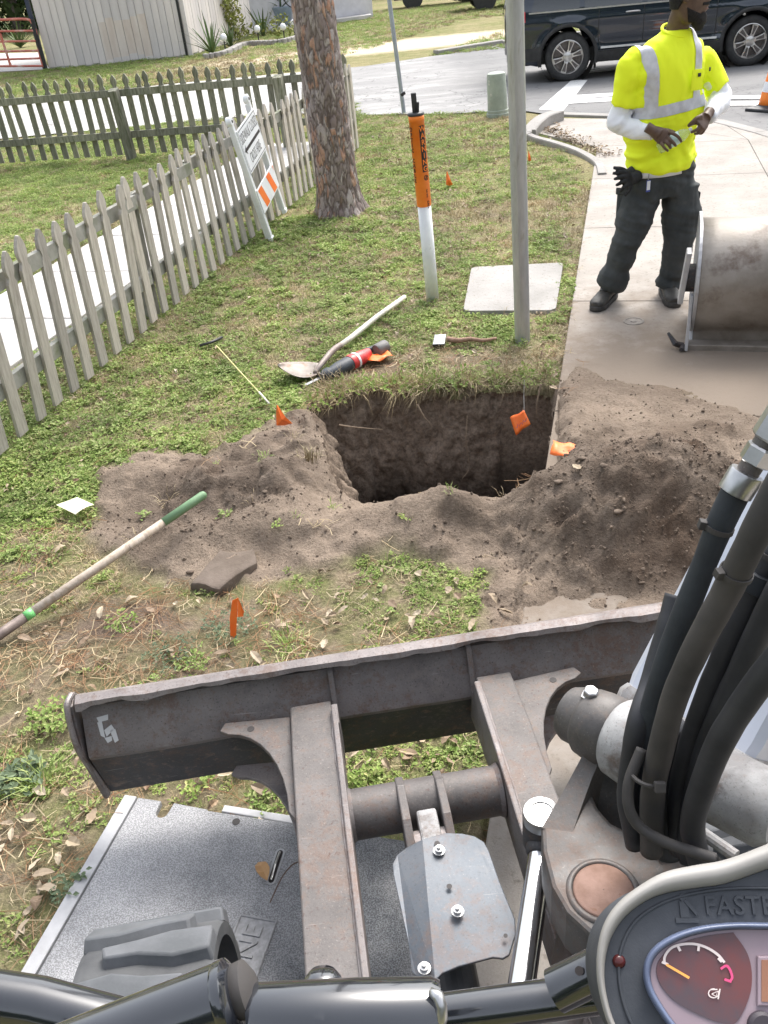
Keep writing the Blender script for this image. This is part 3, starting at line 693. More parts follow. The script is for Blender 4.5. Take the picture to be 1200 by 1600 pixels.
# larger weeds that stand out one by one
def weed(px, py, n, r, h, L, m, label, cat='weed', blades=False, name='weed', grp='weeds in the near lawn'):
    o = G(px, py); z = float(hz(o.x, o.y)); 
    if blades: me = tuft_blades(n, r, h, L, m, .9)
    else: me = tuft_clover(n, r, h, L, m)
    q = link(name, me, None, label=label, cat=cat, group=grp); q.location = (o.x, o.y, z-.004); return q
weed(88, 1135, 110, .085, .06, .022, L_GREEN, 'bright green leafy weed left of the blade end')
weed(35, 1228, 60, .075, .05, .028, L_BLUE, 'grey green rosette weed at the left edge beside a grass tuft')
weed(72, 1228, 70, .06, .10, .004, L_LIME, 'long bladed bright grass tuft beside the grey rosette weed', blades=True)
weed(360, 985, 120, .10, .05, .014, L_BLUE, 'blue grey low weed round the nearest orange flag')
weed(305, 1042, 60, .07, .045, .017, L_GREEN, 'fresh green weed just beyond the blade lip, left of centre')
weed(270, 1030, 110, .10, .04, .012, L_BLUE, 'dark grey green weed mat beside the fresh weed at the blade lip')
weed(450, 1012, 80, .07, .07, .004, L_LIME, 'upright grass tuft behind the blade lip', blades=True)
weed(190, 982, 40, .06, .04, .018, L_GREEN, 'small green weed on bare soil below the long wooden handle')
weed(125, 812, 60, .08, .06, .005, L_LIME, 'green grass tuft below the pale paper card', blades=True)
weed(690, 592, 70, .09, .09, .005, L_LIME, 'tall green grass tuft on the back rim of the pit', blades=True)
weed(75, 712, 60, .07, .06, .03, L_GREEN, 'blue green weed with white flowers near the fence end')
weed(570, 1225, 60, .05, .05, .018, L_GREEN, 'yellow flowered weed framed by the blade arms')
weed(505, 1165, 40, .05, .06, .004, L_LIME, 'grass tuft seen between the blade arms', blades=True)
weed(115, 1390, 40, .06, .05, .018, L_BLUE, 'toothed grey green weed on brown soil left of the box lid')
weed(310, 1235, 40, .05, .05, .018, L_GREEN, 'green weed growing at the far edge of the box lid')
weed(485, 735, 90, .06, .08, .004, L_DRY, 'yellow grass clump left standing on the cut edge of the pit', blades=True)
# fallen leaves large enough to be picked out
def fallen():
    ms = [dryleaf(.065, .026, seed=100+i) for i in range(9)]
    spots = [(574,944),(618,960),(700,930),(650,990),(640,975),(438,990),(402,1032),(505,1013),(352,1030),(640,1190),(655,1160),(400,880),(92,866),(60,1420),(72,1380),(38,1462),(160,1120),(200,1145),(150,1290),(110,1250),(45,1290),(178,1218),(62,1248),
             (84,1395),(20,1310),(120,1330),(55,1360),(235,1225),(380,1215),(350,1225),(555,1190),(600,1200),(700,1165),(590,1175),(640,1185),(410,1240),(120,1100),(95,1060),(165,1045),(45,1000),(100,980),(160,960),(210,945),(735,990),(785,965),(720,945),(540,960),(480,940),(770,940),(820,935),(600,930),(650,905),(560,905),
             (30,960),(240,960),(130,1010),(330,600),(390,470),(480,405),(520,420),(360,400),(330,540),(300,640),(260,600),(540,570),(640,560),(720,560),(850,560),(880,520),(620,520),(860,610),(880,640),(895,830)]
    r = random.Random(3)
    for i, (px, py) in enumerate(spots):
        px += r.uniform(-6, 6); py += r.uniform(-5, 5); g = G(px, py); z = float(hz(g.x, g.y, .016))
        o = link('fallen_leaf', ms[i % 9], None, label='curled pale brown fallen leaf lying on the grass or bare soil', cat='leaf', group='fallen leaves on the near ground')
        o.location = (g.x, g.y, z); o.rotation_euler = (r.uniform(-.35, .35), r.uniform(-.35, .35), r.uniform(0, 6.28)); o.scale = [r.uniform(.55, 1.15)*(1 if py > 800 else .8), r.uniform(.5, 1.2), r.uniform(.5, 1.2)]
    o = link('fallen_leaf', dryleaf(.075, .034, seed=77), mat('amber_leaf', (.45,.26,.11), (.36,.2,.09), scale=30), label='amber leaf lying on the grey box lid beside its slot', cat='leaf')
    o.data.materials.clear(); o.data.materials.append(MATS['amber_leaf']); g = G(415, 1380); o.location = (g.x, g.y, .045); o.rotation_euler = (.1, .2, 2.0)
fallen()
# ============================================================ FENCES, TREE, STREET THINGS
MW1 = mat('weathered_picket', (.35,.32,.285), (.52,.485,.44), rough=.85, scale=9, stretch=(7, 7, 1), bump=.5, bscale=40, bdist=.002, c3=(.17,.17,.13), s3=5, t3=(.60,.75))
MW2 = mat('mossy_picket', (.19,.19,.15), (.32,.315,.255), rough=.9, scale=7, stretch=(7, 7, 1), bump=.5, bscale=40, bdist=.002, c3=(.11,.12,.07), s3=4, t3=(.5,.65))
MW3 = mat('fence_rail', (.20,.20,.17), (.34,.33,.30), rough=.9, scale=7, bump=.4, bscale=40, c3=(.13,.15,.07), s3=5, t3=(.5,.7))
objvar(MW1, .72, 1.12); objvar(MW2, .75, 1.2)
def picket_mesh(w, h, th, m, seed):
    """gothic picket: straight board, notched neck and pointed head; origin at its foot, face towards +x"""
    r = random.Random(seed); a = w/2; o = h
    half = [(a, 0), (a, o-.19), (a*.98, o-.165), (a*.62, o-.14), (a*.60, o-.13), (a*.92, o-.10), (a*1.0, o-.075), (a*.86, o-.05), (a*.5, o-.02), (a*.12, o)]
    pts = [(y, z) for y, z in half]+[(-y, z) for y, z in half[::-1]]
    pts = [(y+r.uniform(-.0008, .0008), z+r.uniform(-.001, .001)) for y, z in pts]
    bm = prism(B(), [Vector((-th/2, y, z)) for y, z in pts], (th, 0, 0)); me = bpy.data.meshes.new('picket'); bm.to_mesh(me); bm.free(); me.materials.append(m); return me
def fence(name, p0, p1, w, h, gap, m, mr, label, facing, lean, rails, posts, rail_in, post_in, z0=.05, post_top=1.0, off0=0, leanpost=0, pw=.095):
    p0 = Vector(p0); p1 = Vector(p1); d = (p1-p0); L = d.length; d.normalize(); nrm = Vector((d.y, -d.x, 0))*facing
    e = empty(name, (p0.x, p0.y, 0), 0, label=label, cat='fence'); th = .019
    rz = math.atan2(nrm.y, nrm.x); ms = [picket_mesh(w, h, th, m, i) for i in range(4)]; r = random.Random(len(label)); k = 0; s = off0
    lf = lean if callable(lean) else (lambda s: lean)
    def place(o, q, tilt, jit=0):
        o.location = q - e.location; o.rotation_euler = (jit, tilt, rz)
    while s < L:
        q = p0+d*s; q.z = float(hz(q.x, q.y)) + z0
        o = link('picket', ms[k % 4], None, e); place(o, q+nrm*.0, lf(s)+r.gauss(0, .016), r.gauss(0, .018)); o.scale = (1, r.uniform(.94, 1.04), r.uniform(.975, 1.015))
        s += gap+r.gauss(0, .006); k += 1
    for z in rails:
        n = int(math.ceil(L/1.0)); 
        for i in range(n):
            a = p0+d*(L*i/n+.002); b = p0+d*(L*(i+1)/n-.002); bm = B()
            sh = nrm*(math.tan(lf((L*(i+.5)/n)))*z); c = (a+b)/2+sh+nrm*rail_in
            M_ = mtx((c.x-e.location.x, c.y-e.location.y, z+float(hz(c.x, c.y))), d, nrm)
            box(bm, (-(b-a).length/2, -.019, -.042), ((b-a).length/2, .019, .042), M_, .002); link('rail', bm, mr, e)
    for s in posts:
        q = p0+d*s+nrm*post_in; q.z = float(hz(q.x, q.y)); bm = box(B(), (-pw/2, -pw/2, -.2), (pw/2, pw/2, post_top), None, .003)
        for v in bm.verts:
            if v.co.z > .5: v.co.z += v.co.x*.15
        o = link('post', bm, mr if m is not MW1 else MW3, e); place(o, q, lf(s)+leanpost)
    return e
n0 = Vector((-1.93, 4.00, 0)); nd = Vector((.283, 1, 0)).normalized()
fence('picket_fence', n0-nd*.95, n0+nd*7.75, .080, .93, .181, MW1, MW3, 'weathered pale grey picket fence running beside the green lawn', 1, lambda s: R_(float(np.interp(s, [.5, 3, 4.6, 6.5, 9], [5.8, 1.5, -5, -2, 0]))), (.30, .80), (.45, 2.95, 5.35, 7.6), -.030, -.10, z0=.03, post_top=.84, off0=.08)
fa = G(-110, 268); fb = n0+nd*8.15
fence('picket_fence', (fa.x, fa.y, 0), (fb.x-.12, fb.y, 0), .078, .97, .158, MW2, MW2, 'dark mossy picket fence crossing behind the pale fence, seen from its rail side', -1, R_(-3.0), (.30, .80), (.9, 3.05, 5.2), -.030, -.10, z0=.05, post_top=.86, leanpost=R_(-3), pw=.11)

# pine trunk
def pine():
    e = empty('pine_tree', G(533, 332), label='pine tree trunk with scaly grey and rust bark standing beside the fence', cat='tree')
    base = e.location.copy(); m, n, l, b = _nodes('pine_bark')
    tc = n.new('ShaderNodeTexCoord').outputs['Object']; mp = n.new('ShaderNodeMapping'); mp.inputs['Scale'].default_value = (1, 1, .42); l.new(tc, mp.inputs[0])
    dn = n.new('ShaderNodeTexNoise'); dn.inputs['Scale'].default_value = 9; dn.inputs['Detail'].default_value = 4; l.new(mp.outputs[0], dn.inputs['Vector'])
    ad = n.new('ShaderNodeVectorMath'); ad.operation = 'MULTIPLY_ADD'; l.new(dn.outputs['Color'], ad.inputs[0]); ad.inputs[1].default_value = (.09, .09, .09); l.new(mp.outputs[0], ad.inputs[2])
    def at(k): q = n.new('ShaderNodeAttribute'); q.attribute_name = k; return q.outputs['Fac']
    fl = noise(n, l, mp.outputs[0], 60, 6, .7); md = noise(n, l, mp.outputs[0], 14, 5, .6)
    c = ramp(n, l, math_(n, l, 'ADD', math_(n, l, 'MULTIPLY', at('tone'), .7), math_(n, l, 'MULTIPLY', md, .35)), [(.18, (.25,.20,.19)), (.5, (.36,.31,.295)), (.72, (.46,.41,.39)), (.80, (.42,.24,.17)), (.88, (.50,.33,.25)), (.95, (.55,.49,.46))])
    c = mixc(n, l, ramp(n, l, at('plate'), [(.0, .95), (.5, 0.0)]), c, (.10,.075,.065)); c = mixc(n, l, ramp(n, l, fl, [(.3, .6), (.5, 0.0)]), c, (.19,.15,.14))
    l.new(c, b.inputs['Base Color']); b.inputs['Roughness'].default_value = .95; b.inputs['Specular IOR Level'].default_value = .1
    bumpn(n, l, b, math_(n, l, 'ADD', md, fl), .8, .012)
    # plates as relief: cell noise evaluated on the cylinder
    na, nz = 220, 520; H = 7.5; ang = np.linspace(0, 2*np.pi, na+1); zz = np.linspace(-.1, H, nz)
    cells = RNG.random((1500, 3)); ca = cells[:, 0]*2*np.pi; cz = cells[:, 1]*3.4-.1
    A, Z = np.meshgrid(ang, zz); wa = A+fbm(A*1.2, Z*2, 3, 4, 120)*.30; wz = Z+fbm(A*1.5, Z*3+9, 3, 4, 121)*.09
    d1 = np.full(A.shape, 9.); d2 = d1.copy(); tone = np.zeros(A.shape)
    low = Z[:, 0] < 3.3
    for a_, z_, tn in zip(ca, cz, cells[:, 2]):
        sel = np.where(low & (np.abs(zz-z_) < .3))[0]
        if len(sel) == 0: continue
        s = slice(sel[0], sel[-1]+1); da = np.abs(wa[s]-a_); da = np.minimum(da, 2*np.pi-da)*.19
        d = np.hypot(da*1.15, (wz[s]-z_)*.40); q = d1[s]; d2[s] = np.where(d < q, q, np.minimum(d2[s], d)); tone[s] = np.where(d < q, tn, tone[s]); d1[s] = np.minimum(q, d)
    edge = np.clip((d2-d1)/.022, 0, 1); edge[~low] = 1
    Rr = .178-.006*Z+.075*np.exp(-Z/.13)*(1+.35*np.sin(A*5+.6)*np.exp(-Z/.2)); Rr = Rr+.013*edge**.6+fbm(A*2, Z*3, 4, 4, 130)*.008
    Rr[:, -1] = Rr[:, 0]
    lean = -.075
    X = np.cos(A)*Rr+lean*.35*Z; Y = np.sin(A)*Rr
    link('trunk', grid_mesh('trunk', X, Y, Z, attrs=dict(plate=edge, tone=tone)), m, e)
    # limbs and needles high above the picture
    nd_ = leafmat('pine_needles', [(.04,.075,.02), (.07,.11,.03), (.05,.09,.03)])
    bm = B()
    for k in range(9):
        a = k*2.4; z = 5.3+k*.25; L = 1.3-.07*k; s_ = Vector((lean*.35*z, 0, z)); d = Vector((math.cos(a), math.sin(a), .35)); tube(bm, cr([s_, s_+d*L*.5, s_+d*L+P(0,0,.15)], 4), list(np.linspace(.045, .012, 9)), 7)
    link('limb', bm, m, e)
    bm = B()
    for k in range(9):
        a = k*2.4; z = 5.3+k*.25; L = 1.3-.07*k; s_ = Vector((lean*.35*z, 0, z)); d = Vector((math.cos(a), math.sin(a), .35))
        for j in range(14):
            c_ = s_+d*L*random.uniform(.5, 1.1)+rv(.28)
            for i in range(12): t = rv(1); leaf(bm, c_, t, rv(1), .16, .006)
    link('crown', bm, nd_, e, kind='stuff')
pine()

MGALV = mat('galvanised_steel', (.42,.43,.44), (.53,.54,.55), rough=.42, metal=.55, scale=12, stretch=(3, 3, .6), bump=.15, bscale=90, c3=(.35,.35,.33), s3=6)
def pole():
    o = G(817, 533); bm = B(); tp = WY(803, -60, o.y+.02)
    tube(bm, [o-P(0,0,.1), o+(tp-o)*1.45], .0445, 32)
    q = link('steel_pole', bm, MGALV, label='thick galvanised steel pole standing behind the pit, nearest to the worker', cat='pole')
    bm = B(); nrm = (CO-o); nrm.z = 0; nrm.normalize(); s = Vector((-nrm.y, nrm.x, 0))
    tube(bm, [o+nrm*.044-s*.008-P(0,0,.08), o+(tp-o)*1.45+nrm*.044-s*.008], .0035, 6); link('weld_seam', bm, MGALV, q)
pole()
MORANGE = mat('orange_plastic', (.90,.20,.02), (.95,.27,.04), rough=.45, scale=14, spec=.4)
MWHITEP = mat('white_plastic', (.70,.72,.74), (.80,.82,.83), rough=.4, scale=9, c3=(.5,.5,.47), s3=12, t3=(.62,.75))
MBLACK = mat('black_plastic', (.02,.02,.022), (.04,.04,.042), rough=.5, scale=20)
MINK = mat('black_ink', (.025,.02,.02), rough=.6)
def wrap(me, r, o, ax, u, w):
    """bend a flat text mesh (x along -axis, y round the post) on to a cylinder"""
    for v in me.vertices:
        a = v.co.y/r; v.co = Vector(o)+ax*(-v.co.x)+(u*math.cos(a)+w*math.sin(a))*(r+v.co.z+.0006)
def marker_post():
    o = G(676, 466); tp = WY(650, 180, o.y-.02); ax = (tp-o).normalized(); L = (tp-o).length
    e = empty('marker_post', o, label='round white cable marker post with orange warning sleeve', cat='marker post')
    def K(name, bm, m): q = link(name, bm, m, None, True); setinv(q, e); return q
    K('post', lathe(B(), [(.043, -.1), (.043, L*.56)], o, ax, 32), MWHITEP)
    z0 = L*.535
    sl = K('sleeve', lathe(B(), [(.0445, z0), (.0465, z0+.004), (.0465, L-.03), (.048, L-.03), (.048, L)], o, ax, 32), MORANGE)
    K('cap', lathe(B(), [(.049, L), (.051, L+.004), (.050, L+.014), (.02, L+.018), (.001, L+.019)], o, ax, 32), MBLACK)
    sx = CR-ax*CR.dot(ax); sx.normalize(); cx = ax.cross(sx)
    bm = B(); box(bm, (-.020, -.016, 0), (.012, .016, .11), mtx(o+ax*(L+.015), sx, cx), .003); box(bm, (-.008, -.016, 0), (.020, .016, .06), mtx(o+ax*(L+.015), (sx-ax*.10), cx), .003); box(bm, (-.024, -.008, .12), (.006, .008, .138), mtx(o+ax*(L+.015), (sx+ax*.5), cx), .002)
    K('test_terminal', bm, MBLACK)
    fr = (CO-o); fr = (fr-ax*fr.dot(ax)).normalized(); w = ax.cross(fr)
    def lab(s, size, along, ang, m, bold=0, nm='lettering'):
        q = text(nm, s, m, Matrix(), size, None, depth=.0005, align='LEFT', bold=bold, space_character=1.12)
        u = fr*math.cos(ang)+w*math.sin(ang); ww = ax.cross(u); wrap(q.data, .0465, o+ax*(L-along), ax, u, ww)
        q.parent = sl; return q
    # dark panel behind WARNING
    bm = B(); n = 8; a0, a1 = .22, 1.06
    top, bot = L-.055, L-.325
    rows = [[bm.verts.new(o+ax*z+(fr*math.cos(a)+w*math.sin(a))*.0471) for a in np.linspace(a0, a1, n)] for z in (top, bot)]
    for i in range(n-1): bm.faces.new((rows[0][i], rows[0][i+1], rows[1][i+1], rows[1][i]))
    q = link('warning_panel', bm, MINK); q.parent = sl
    def col(s, size, z, ang, dz, m, bold, r=.0475):
        """letters stacked down the post, upright"""
        u = fr*math.cos(ang)+w*math.sin(ang); ww = ax.cross(u)
        for i, c in enumerate(s):
            if c == ' ': continue
            q = text('lettering', c, m, mtx(o+ax*(z-i*dz)+u*r, ww, ax, None), size, depth=.0006, bold=bold)
            q.parent = sl
    def colr(s, size, z, ang, m, bold, r=.0472):
        """a line reading down the post"""
        u = fr*math.cos(ang)+w*math.sin(ang); ww = ax.cross(u)
        q = text('lettering', s, m, mtx(o+ax*z+u*r, -ax, ww), size, depth=.0006, bold=bold, align='LEFT', space_character=1.2); q.parent = sl
    col('WARNING', .043, top-.020, .64, .0385, MORANGE, .0004, .0478)
    col('OPTIC CABLE', .034, L-.075, -.98, .0300, MINK, .0004, .0478)
    colr('NO DIG', .012, L-.43, .55, MINK, .0003); colr('CALL', .018, L-.50, .62, MINK, .0006)
    u = fr*math.cos(.64)+w*math.sin(.64); ww = ax.cross(u)
    q = link('no_digging_symbol', lathe(B(), [(.016, 0), (.016, .0012), (.012, .0012), (.012, 0)], o+ax*(L-.36)+u*.0462, u, 24, False), MINK); q.parent = sl
    bm = box(B(), (-.014, -.002, 0), (.014, .002, .0012), mtx(o+ax*(L-.36)+u*.0462, ww+ax, ax-ww)); box(bm, (-.002, -.009, 0), (.003, .009, .001), mtx(o+ax*(L-.36)+u*.0462, ww, ax)); q = link('no_digging_bar', bm, MINK); q.parent = sl
marker_post()

# folding barricade sign leaning on the fence
MWSIGN = mat('white_sign_plastic', (.74,.76,.80), (.84,.85,.88), rough=.35, scale=5, c3=(.55,.56,.58), s3=14, t3=(.63,.75))
MOSHEET = mat('orange_sheeting', (.90,.22,.04), (.88,.17,.03), rough=.4, scale=6, c3=(.8,.45,.3), s3=20, t3=(.66,.74))
def barricade():
    a = G(432, 378); b = G(450, 343); a = G(424, 378); b = G(452, 343)
    x = (b-a); x.z = 0; x.normalize(); tl = WY(357, 188, a.y-.10); H = (tl-a).length; up = (tl-a).normalized(); W_ = .60
    # width of the frame along x; the frame leans back against the pickets
    e = empty('barricade_sign', a, label='white folding barricade reading sidewalk closed cross here, leaning on the fence', cat='sign')
    x = (x-up*x.dot(up)).normalized(); MM = mtx(a, x, up); z = Vector(MM.col[2][:3])
    inv_ = e.matrix_basis.inverted()
    def K(name, bm, m, par=e):
        q = link(name, bm, m, par); q.matrix_parent_inverse = inv_ ; return q
    s = H; wl = .052
    Wd = barricade.W
    for s0 in (0, Wd-wl):
        bm = box(B(), (s0, .012, -.014), (s0+wl, s-.04, .014), MM, .004); K('leg', bm, MWSIGN)
        bm = box(B(), (s0-.004, 0, -.02), (s0+wl+.012, .035, .02), MM, .004); K('foot', bm, MWSIGN)
        bm = box(B(), (s0+.012, .03, -.046), (s0+wl+.01, s-.06, -.018), MM @ Matrix.Rotation(.012, 4, 'X'), .004); K('leg', bm, MWSIGN)
        bm = lathe(B(), [(.034, -.022), (.038, -.018), (.038, .018), (.034, .022)], MM @ Vector((s0+wl*.5, s-.02, -.006)), z, 24); q = K('hinge_boss', bm, MWSIGN)
        bm = lathe(B(), [(.011, 0), (.011, .004)], MM @ Vector((s0+wl*.5, s-.02, .0165)), z, 16); h = link('hinge_hole', bm, MINK, q)
    # face panels
    fx0, fx1 = .012, Wd-.012; y1 = s*.90; y0 = y1-.345*barricade.S
    bm = box(B(), (fx0+.02, y0, .015), (fx1-.0, y1, .021), MM, .002); pn = K('sign_face', bm, MWSIGN)
    def strip(x0, y0_, x1, y1_, m, nm, zz=.0222, par=pn, sk=0):
        bm = B(); v = [bm.verts.new(MM @ Vector(q)) for q in ((x0, y0_, zz), (x1, y0_, zz), (x1+sk, y1_, zz), (x0+sk, y1_, zz))]; bm.faces.new(v); q = link(nm, bm, m, par); return q
    bx0, bx1, by0, by1 = fx0+.032, fx1-.012, y0+.014, y1-.014; t = .005
    strip(bx0, by0, bx1, by0+t, MINK, 'border'); strip(bx0, by1-t, bx1, by1, MINK, 'border'); strip(bx0, by0+t, bx0+t, by1-t, MINK, 'border'); strip(bx1-t, by0+t, bx1, by1-t, MINK, 'border')
    cx = (bx0+bx1)/2; wt = bx1-bx0
    for s_, yy in (('SIDEWALK CLOSED', .77), ('CROSS HERE', .21)):
        q = text('lettering', s_, MINK, Matrix(), .115*barricade.S, depth=.0003, bold=-.0012, space_character=1.12); xs = [v.co.x for v in q.data.vertices]; k = wt*(.93 if len(s_) > 12 else .62)/(max(xs)-min(xs))
        q.data.transform(MM @ Matrix.Translation((cx, lerp(by0, by1, yy), .0222)) @ Matrix.Diagonal((k, 1, 1, 1))); q.parent = pn
    ym = lerp(by0, by1, .49); ah = .030*barricade.S; bm = B(); v = [(bx0+.022, 0), (bx0+.09, ah*1.25), (bx0+.075, ah*.42), (bx1-.02, ah*.42), (bx1-.02, -ah*.42), (bx0+.075, -ah*.42), (bx0+.09, -ah*1.25)]
    bm.faces.new([bm.verts.new(MM @ Vector((p, ym+q, .0224))) for p, q in v]); bmesh.ops.triangulate(bm, faces=bm.faces[:]); q = link('arrow', bm, MINK, pn)
    # striped lower board
    ly0, ly1 = s*.235, s*.235+.20*barricade.S
    bm = box(B(), (fx0+.0, ly0, .015), (fx1+.01, ly1, .024), MM, .002); bd = K('striped_board', bm, MWSIGN)
    w = fx1-fx0; y0_, y1_ = ly0+.012, ly1-.012; h = y1_-y0_
    for k in range(2):
        x0 = fx0+.03+k*w*.50+h*.55; strip(x0, y0_, x0+w*.20, y1_, MOSHEET, 'orange_stripe', .0252, bd, sk=-h*.55)
    bm = B(); bm.faces.new([bm.verts.new(MM @ Vector(q)) for q in ((fx1-.004, y1_, .0252), (fx1-.03, y1_, .0252), (fx1-.004, y1_-.05, .0252))]); q = link('orange_stripe', bm, MOSHEET, bd)
    for yy in (s*.57,): bm = box(B(), (.05, yy, -.012), (Wd-.05, yy+.03, .008), MM, .002); K('crossbar', bm, MWSIGN)
barricade.W = .68; barricade.S = 1.0
barricade()

# handhole plate behind the pole
q4 = [tuple(G(x, y)[:2]) for x, y in ((737,423),(880,416),(868,491),(724,492))]
bm = prism(B(), [Vector((x, y, .028)) for x, y in q4], (0, 0, -.1)); es = [e_ for e_ in bm.edges if abs(e_.verts[0].co.z-e_.verts[1].co.z) > .05]
bmesh.ops.bevel(bm, geom=es, offset=.05, segments=4, affect='EDGES', profile=.5)
link('utility_plate', bm, MC2, label='pale rounded concrete utility plate set in the grass behind the steel pole', cat='utility cover')
# small round cover in the sidewalk
o = G(990, 505); q = link('drain_cap', lathe(B(), [(.062, 0), (.062, .003), (.05, .004), (.048, .001), (.02, .001), (.018, .004), (.001, .004)], o+P(0,0,.012), (0,0,1), 32, False), mat('cast_iron', (.16,.14,.12), (.26,.23,.2), rough=.8, scale=30), label='small round iron cap let into the sidewalk', cat='utility cover')

# pedestal
MPED = mat('pedestal_green', (.27,.31,.26), (.36,.40,.34), rough=.75, scale=6, c3=(.50,.49,.44), s3=7, t3=(.60,.66), bump=.2)
def pedestal():
    o = G(778, 180); tpz = .53; e = empty('cable_pedestal', o, label='faded grey green cable pedestal at the road edge with an orange flag', cat='pedestal')
    q = link('body', lathe(B(), [(.145, -.05), (.145, .07), (.135, .075), (.125, tpz-.04), (.118, tpz-.012), (.09, tpz)], (0,0,0), (-.03, 0, 1), 36), MPED, e); autosmooth(q)
    link('base_ring', lathe(B(), [(.15, -.02), (.155, -.01), (.155, .03), (.148, .035)], (0,0,0), (0,0,1), 36), MPED, e)
pedestal()
# street sign seen from behind
def streetsign():
    o = G(632, 177); tp = WY(603, -40, o.y+.05); e = empty('street_sign', o, label='blank back of a white traffic sign on a thin grey post by the road', cat='sign'); ax = (tp-o)
    q = link('post', tube(B(), [P(0,0,-.1), ax*1.1], .03, 8), mat('sign_post_steel', (.30,.33,.37), (.40,.43,.47), rough=.5, metal=.4, scale=9), e)
    c = WY(608, -52, o.y)-o; x = Vector((1, -.12, .02)).normalized(); MM = mtx(c+P(0, .04, 0), x, (ax.normalized()))
    bm = prism(B(), [MM @ Vector(p) for p in ((-.15,-.27,0),(-.13,-.30,0),(.13,-.30,0),(.15,-.27,0),(.15,.27,0),(.13,.30,0),(-.13,.30,0),(-.15,.27,0))], MM.to_3x3() @ Vector((0,0,.003)))
    link('sign_plate', bm, MWSIGN, e)
streetsign()
# marking flags
MFLAG = mat('flag_orange', (.95,.16,.02), (.92,.22,.04), rough=.5, scale=20, c3=(.6,.1,.03), s3=25, t3=(.6,.7))
MFLAG.node_tree.nodes['Principled BSDF'].inputs['Emission Strength'].default_value = 0
MWIRE = mat('flag_wire', (.45,.43,.40), rough=.4, metal=.7)
def flag(px, py, h, label, w=.075, fh=.085, yaw=0, lean=(0, 0), base=None, fold=.3, droop=.2, lie=False, rz=0, zc=None):
    o = base if base is not None else G(px, py); o = o.copy()
    if base is None: o.z = float(hz(o.x, o.y))
    e = empty('marking_flag', o, label=label, cat='marking flag', group='orange marking flags'); ax = Vector((lean[0], lean[1], 1))
    if not lie: link('wire', tube(B(), [P(0,0,-.05), ax*h], .0016, 5), MWIRE, e)
    n, m_ = 7, 5; bm = B(); vs = []
    for i in range(n):
        for j in range(m_):
            u, v = i/(n-1), j/(m_-1); a = yaw
            x = u*w*math.cos(a)*(1-.2*fold*u); y = u*w*math.sin(a)+math.sin(u*5+v*2+rz)*w*.13*fold; z = -v*fh-droop*w*u*u+(.006*math.sin(u*7+rz))
            if lie: p = Vector((u*w*math.cos(a)-v*fh*math.sin(a), u*w*math.sin(a)+v*fh*math.cos(a), .012*math.sin(u*6+v*3+rz)+.012))
            else: p = ax*h+Vector((x, y, z))
            vs.append(bm.verts.new(p))
    for i in range(n-1):
        for j in range(m_-1): k = i*m_+j; bm.faces.new((vs[k], vs[k+m_], vs[k+m_+1], vs[k+1]))
    q = link('flag_sheet', bm, MFLAG, e, True); sm = q.modifiers.new('t', 'SOLIDIFY'); sm.thickness = .0006
    return e
def flag_tri(px, py, py_top, w, label, lx=0):
    """small drooping pennant: wire with a folded triangular sheet"""
    o = G(px, py); z = float(hz(o.x, o.y)); o.z = z; tp = WY(px+lx, py_top, o.y); h = tp.z-z
    e = empty('marking_flag', o, label=label, cat='marking flag', group='orange marking flags')
    link('wire', tube(B(), [P(0,0,-.03), P(tp.x-o.x, 0, h)], .0016, 5), MWIRE, e)
    bm = B(); t = P(tp.x-o.x, 0, h); r = Vector((1, .15, 0)); hh = h*.88
    pts = [t+P(0,0,.0), t+r*w*.10+P(0,.01,-hh*.12), t+r*w*.55+P(0,-.012,-hh*.55), t+r*w+P(0,0,-hh*.92), t+r*w*.35+P(0,.014,-hh*1.0), t-r*w*.25+P(0,-.01,-hh*.86), t-r*w*.15+P(0,.0,-hh*.4)]
    c = bm.verts.new(t+r*w*.25+P(0,-.02,-hh*.6)); v = [bm.verts.new(p) for p in pts]
    for i in range(len(v)): bm.faces.new((c, v[i], v[(i+1) % len(v)]))
    q = link('flag_sheet', bm, MFLAG, e); sm = q.modifiers.new('t', 'SOLIDIFY'); sm.thickness = .0006
flag_tri(432, 688, 632, .062, 'orange flag standing at the left back corner of the pit')
flag_tri(698, 294, 266, .055, 'orange flag in the grass right of the orange and white post')
flag_tri(826, 254, 234, .030, 'narrow orange flag just right of the steel pole')
flag_tri(771, 180, 157, .055, 'orange flag in front of the grey green pedestal')
# ============================================================ MINI EXCAVATOR (foreground)
MST = mat('worn_brown_steel', (.135,.121,.12), (.215,.194,.188), rough=.62, metal=.35, scale=9, bump=.35, bscale=150, bdist=.0015, c3=(.19,.165,.155), s3=55, t3=(.60,.70), world=True, rvar=.12, grunge=.8)
MSTL = mat('scuffed_blade_lip', (.20,.177,.172), (.28,.25,.242), rough=.55, metal=.35, scale=14, bump=.35, bscale=130, bdist=.0015, c3=(.16,.12,.10), s3=60, t3=(.62,.72), world=True, grunge=.7)
MSTD = mat('grime_and_shade_steel', (.030,.031,.036), (.068,.065,.067), rough=.6, metal=.3, scale=7, bump=.3, bscale=120, bdist=.0015, c3=(.16,.12,.10), s3=24, t3=(.58,.72), world=True, rvar=.12, grunge=.6)
MSTA = mat('arm_steel', (.088,.080,.077), (.138,.125,.120), rough=.6, metal=.3, scale=10, bump=.35, bscale=170, bdist=.0015, c3=(.075,.045,.037), s3=70, t3=(.60,.70), world=True, grunge=.6)
MSTG = mat('grey_steel_cover', (.075,.088,.105), (.135,.145,.16), rough=.5, metal=.35, scale=6, bump=.12, bscale=60, c3=(.17,.11,.08), s3=9, t3=(.62,.78), world=True, rvar=.1, grunge=.45)
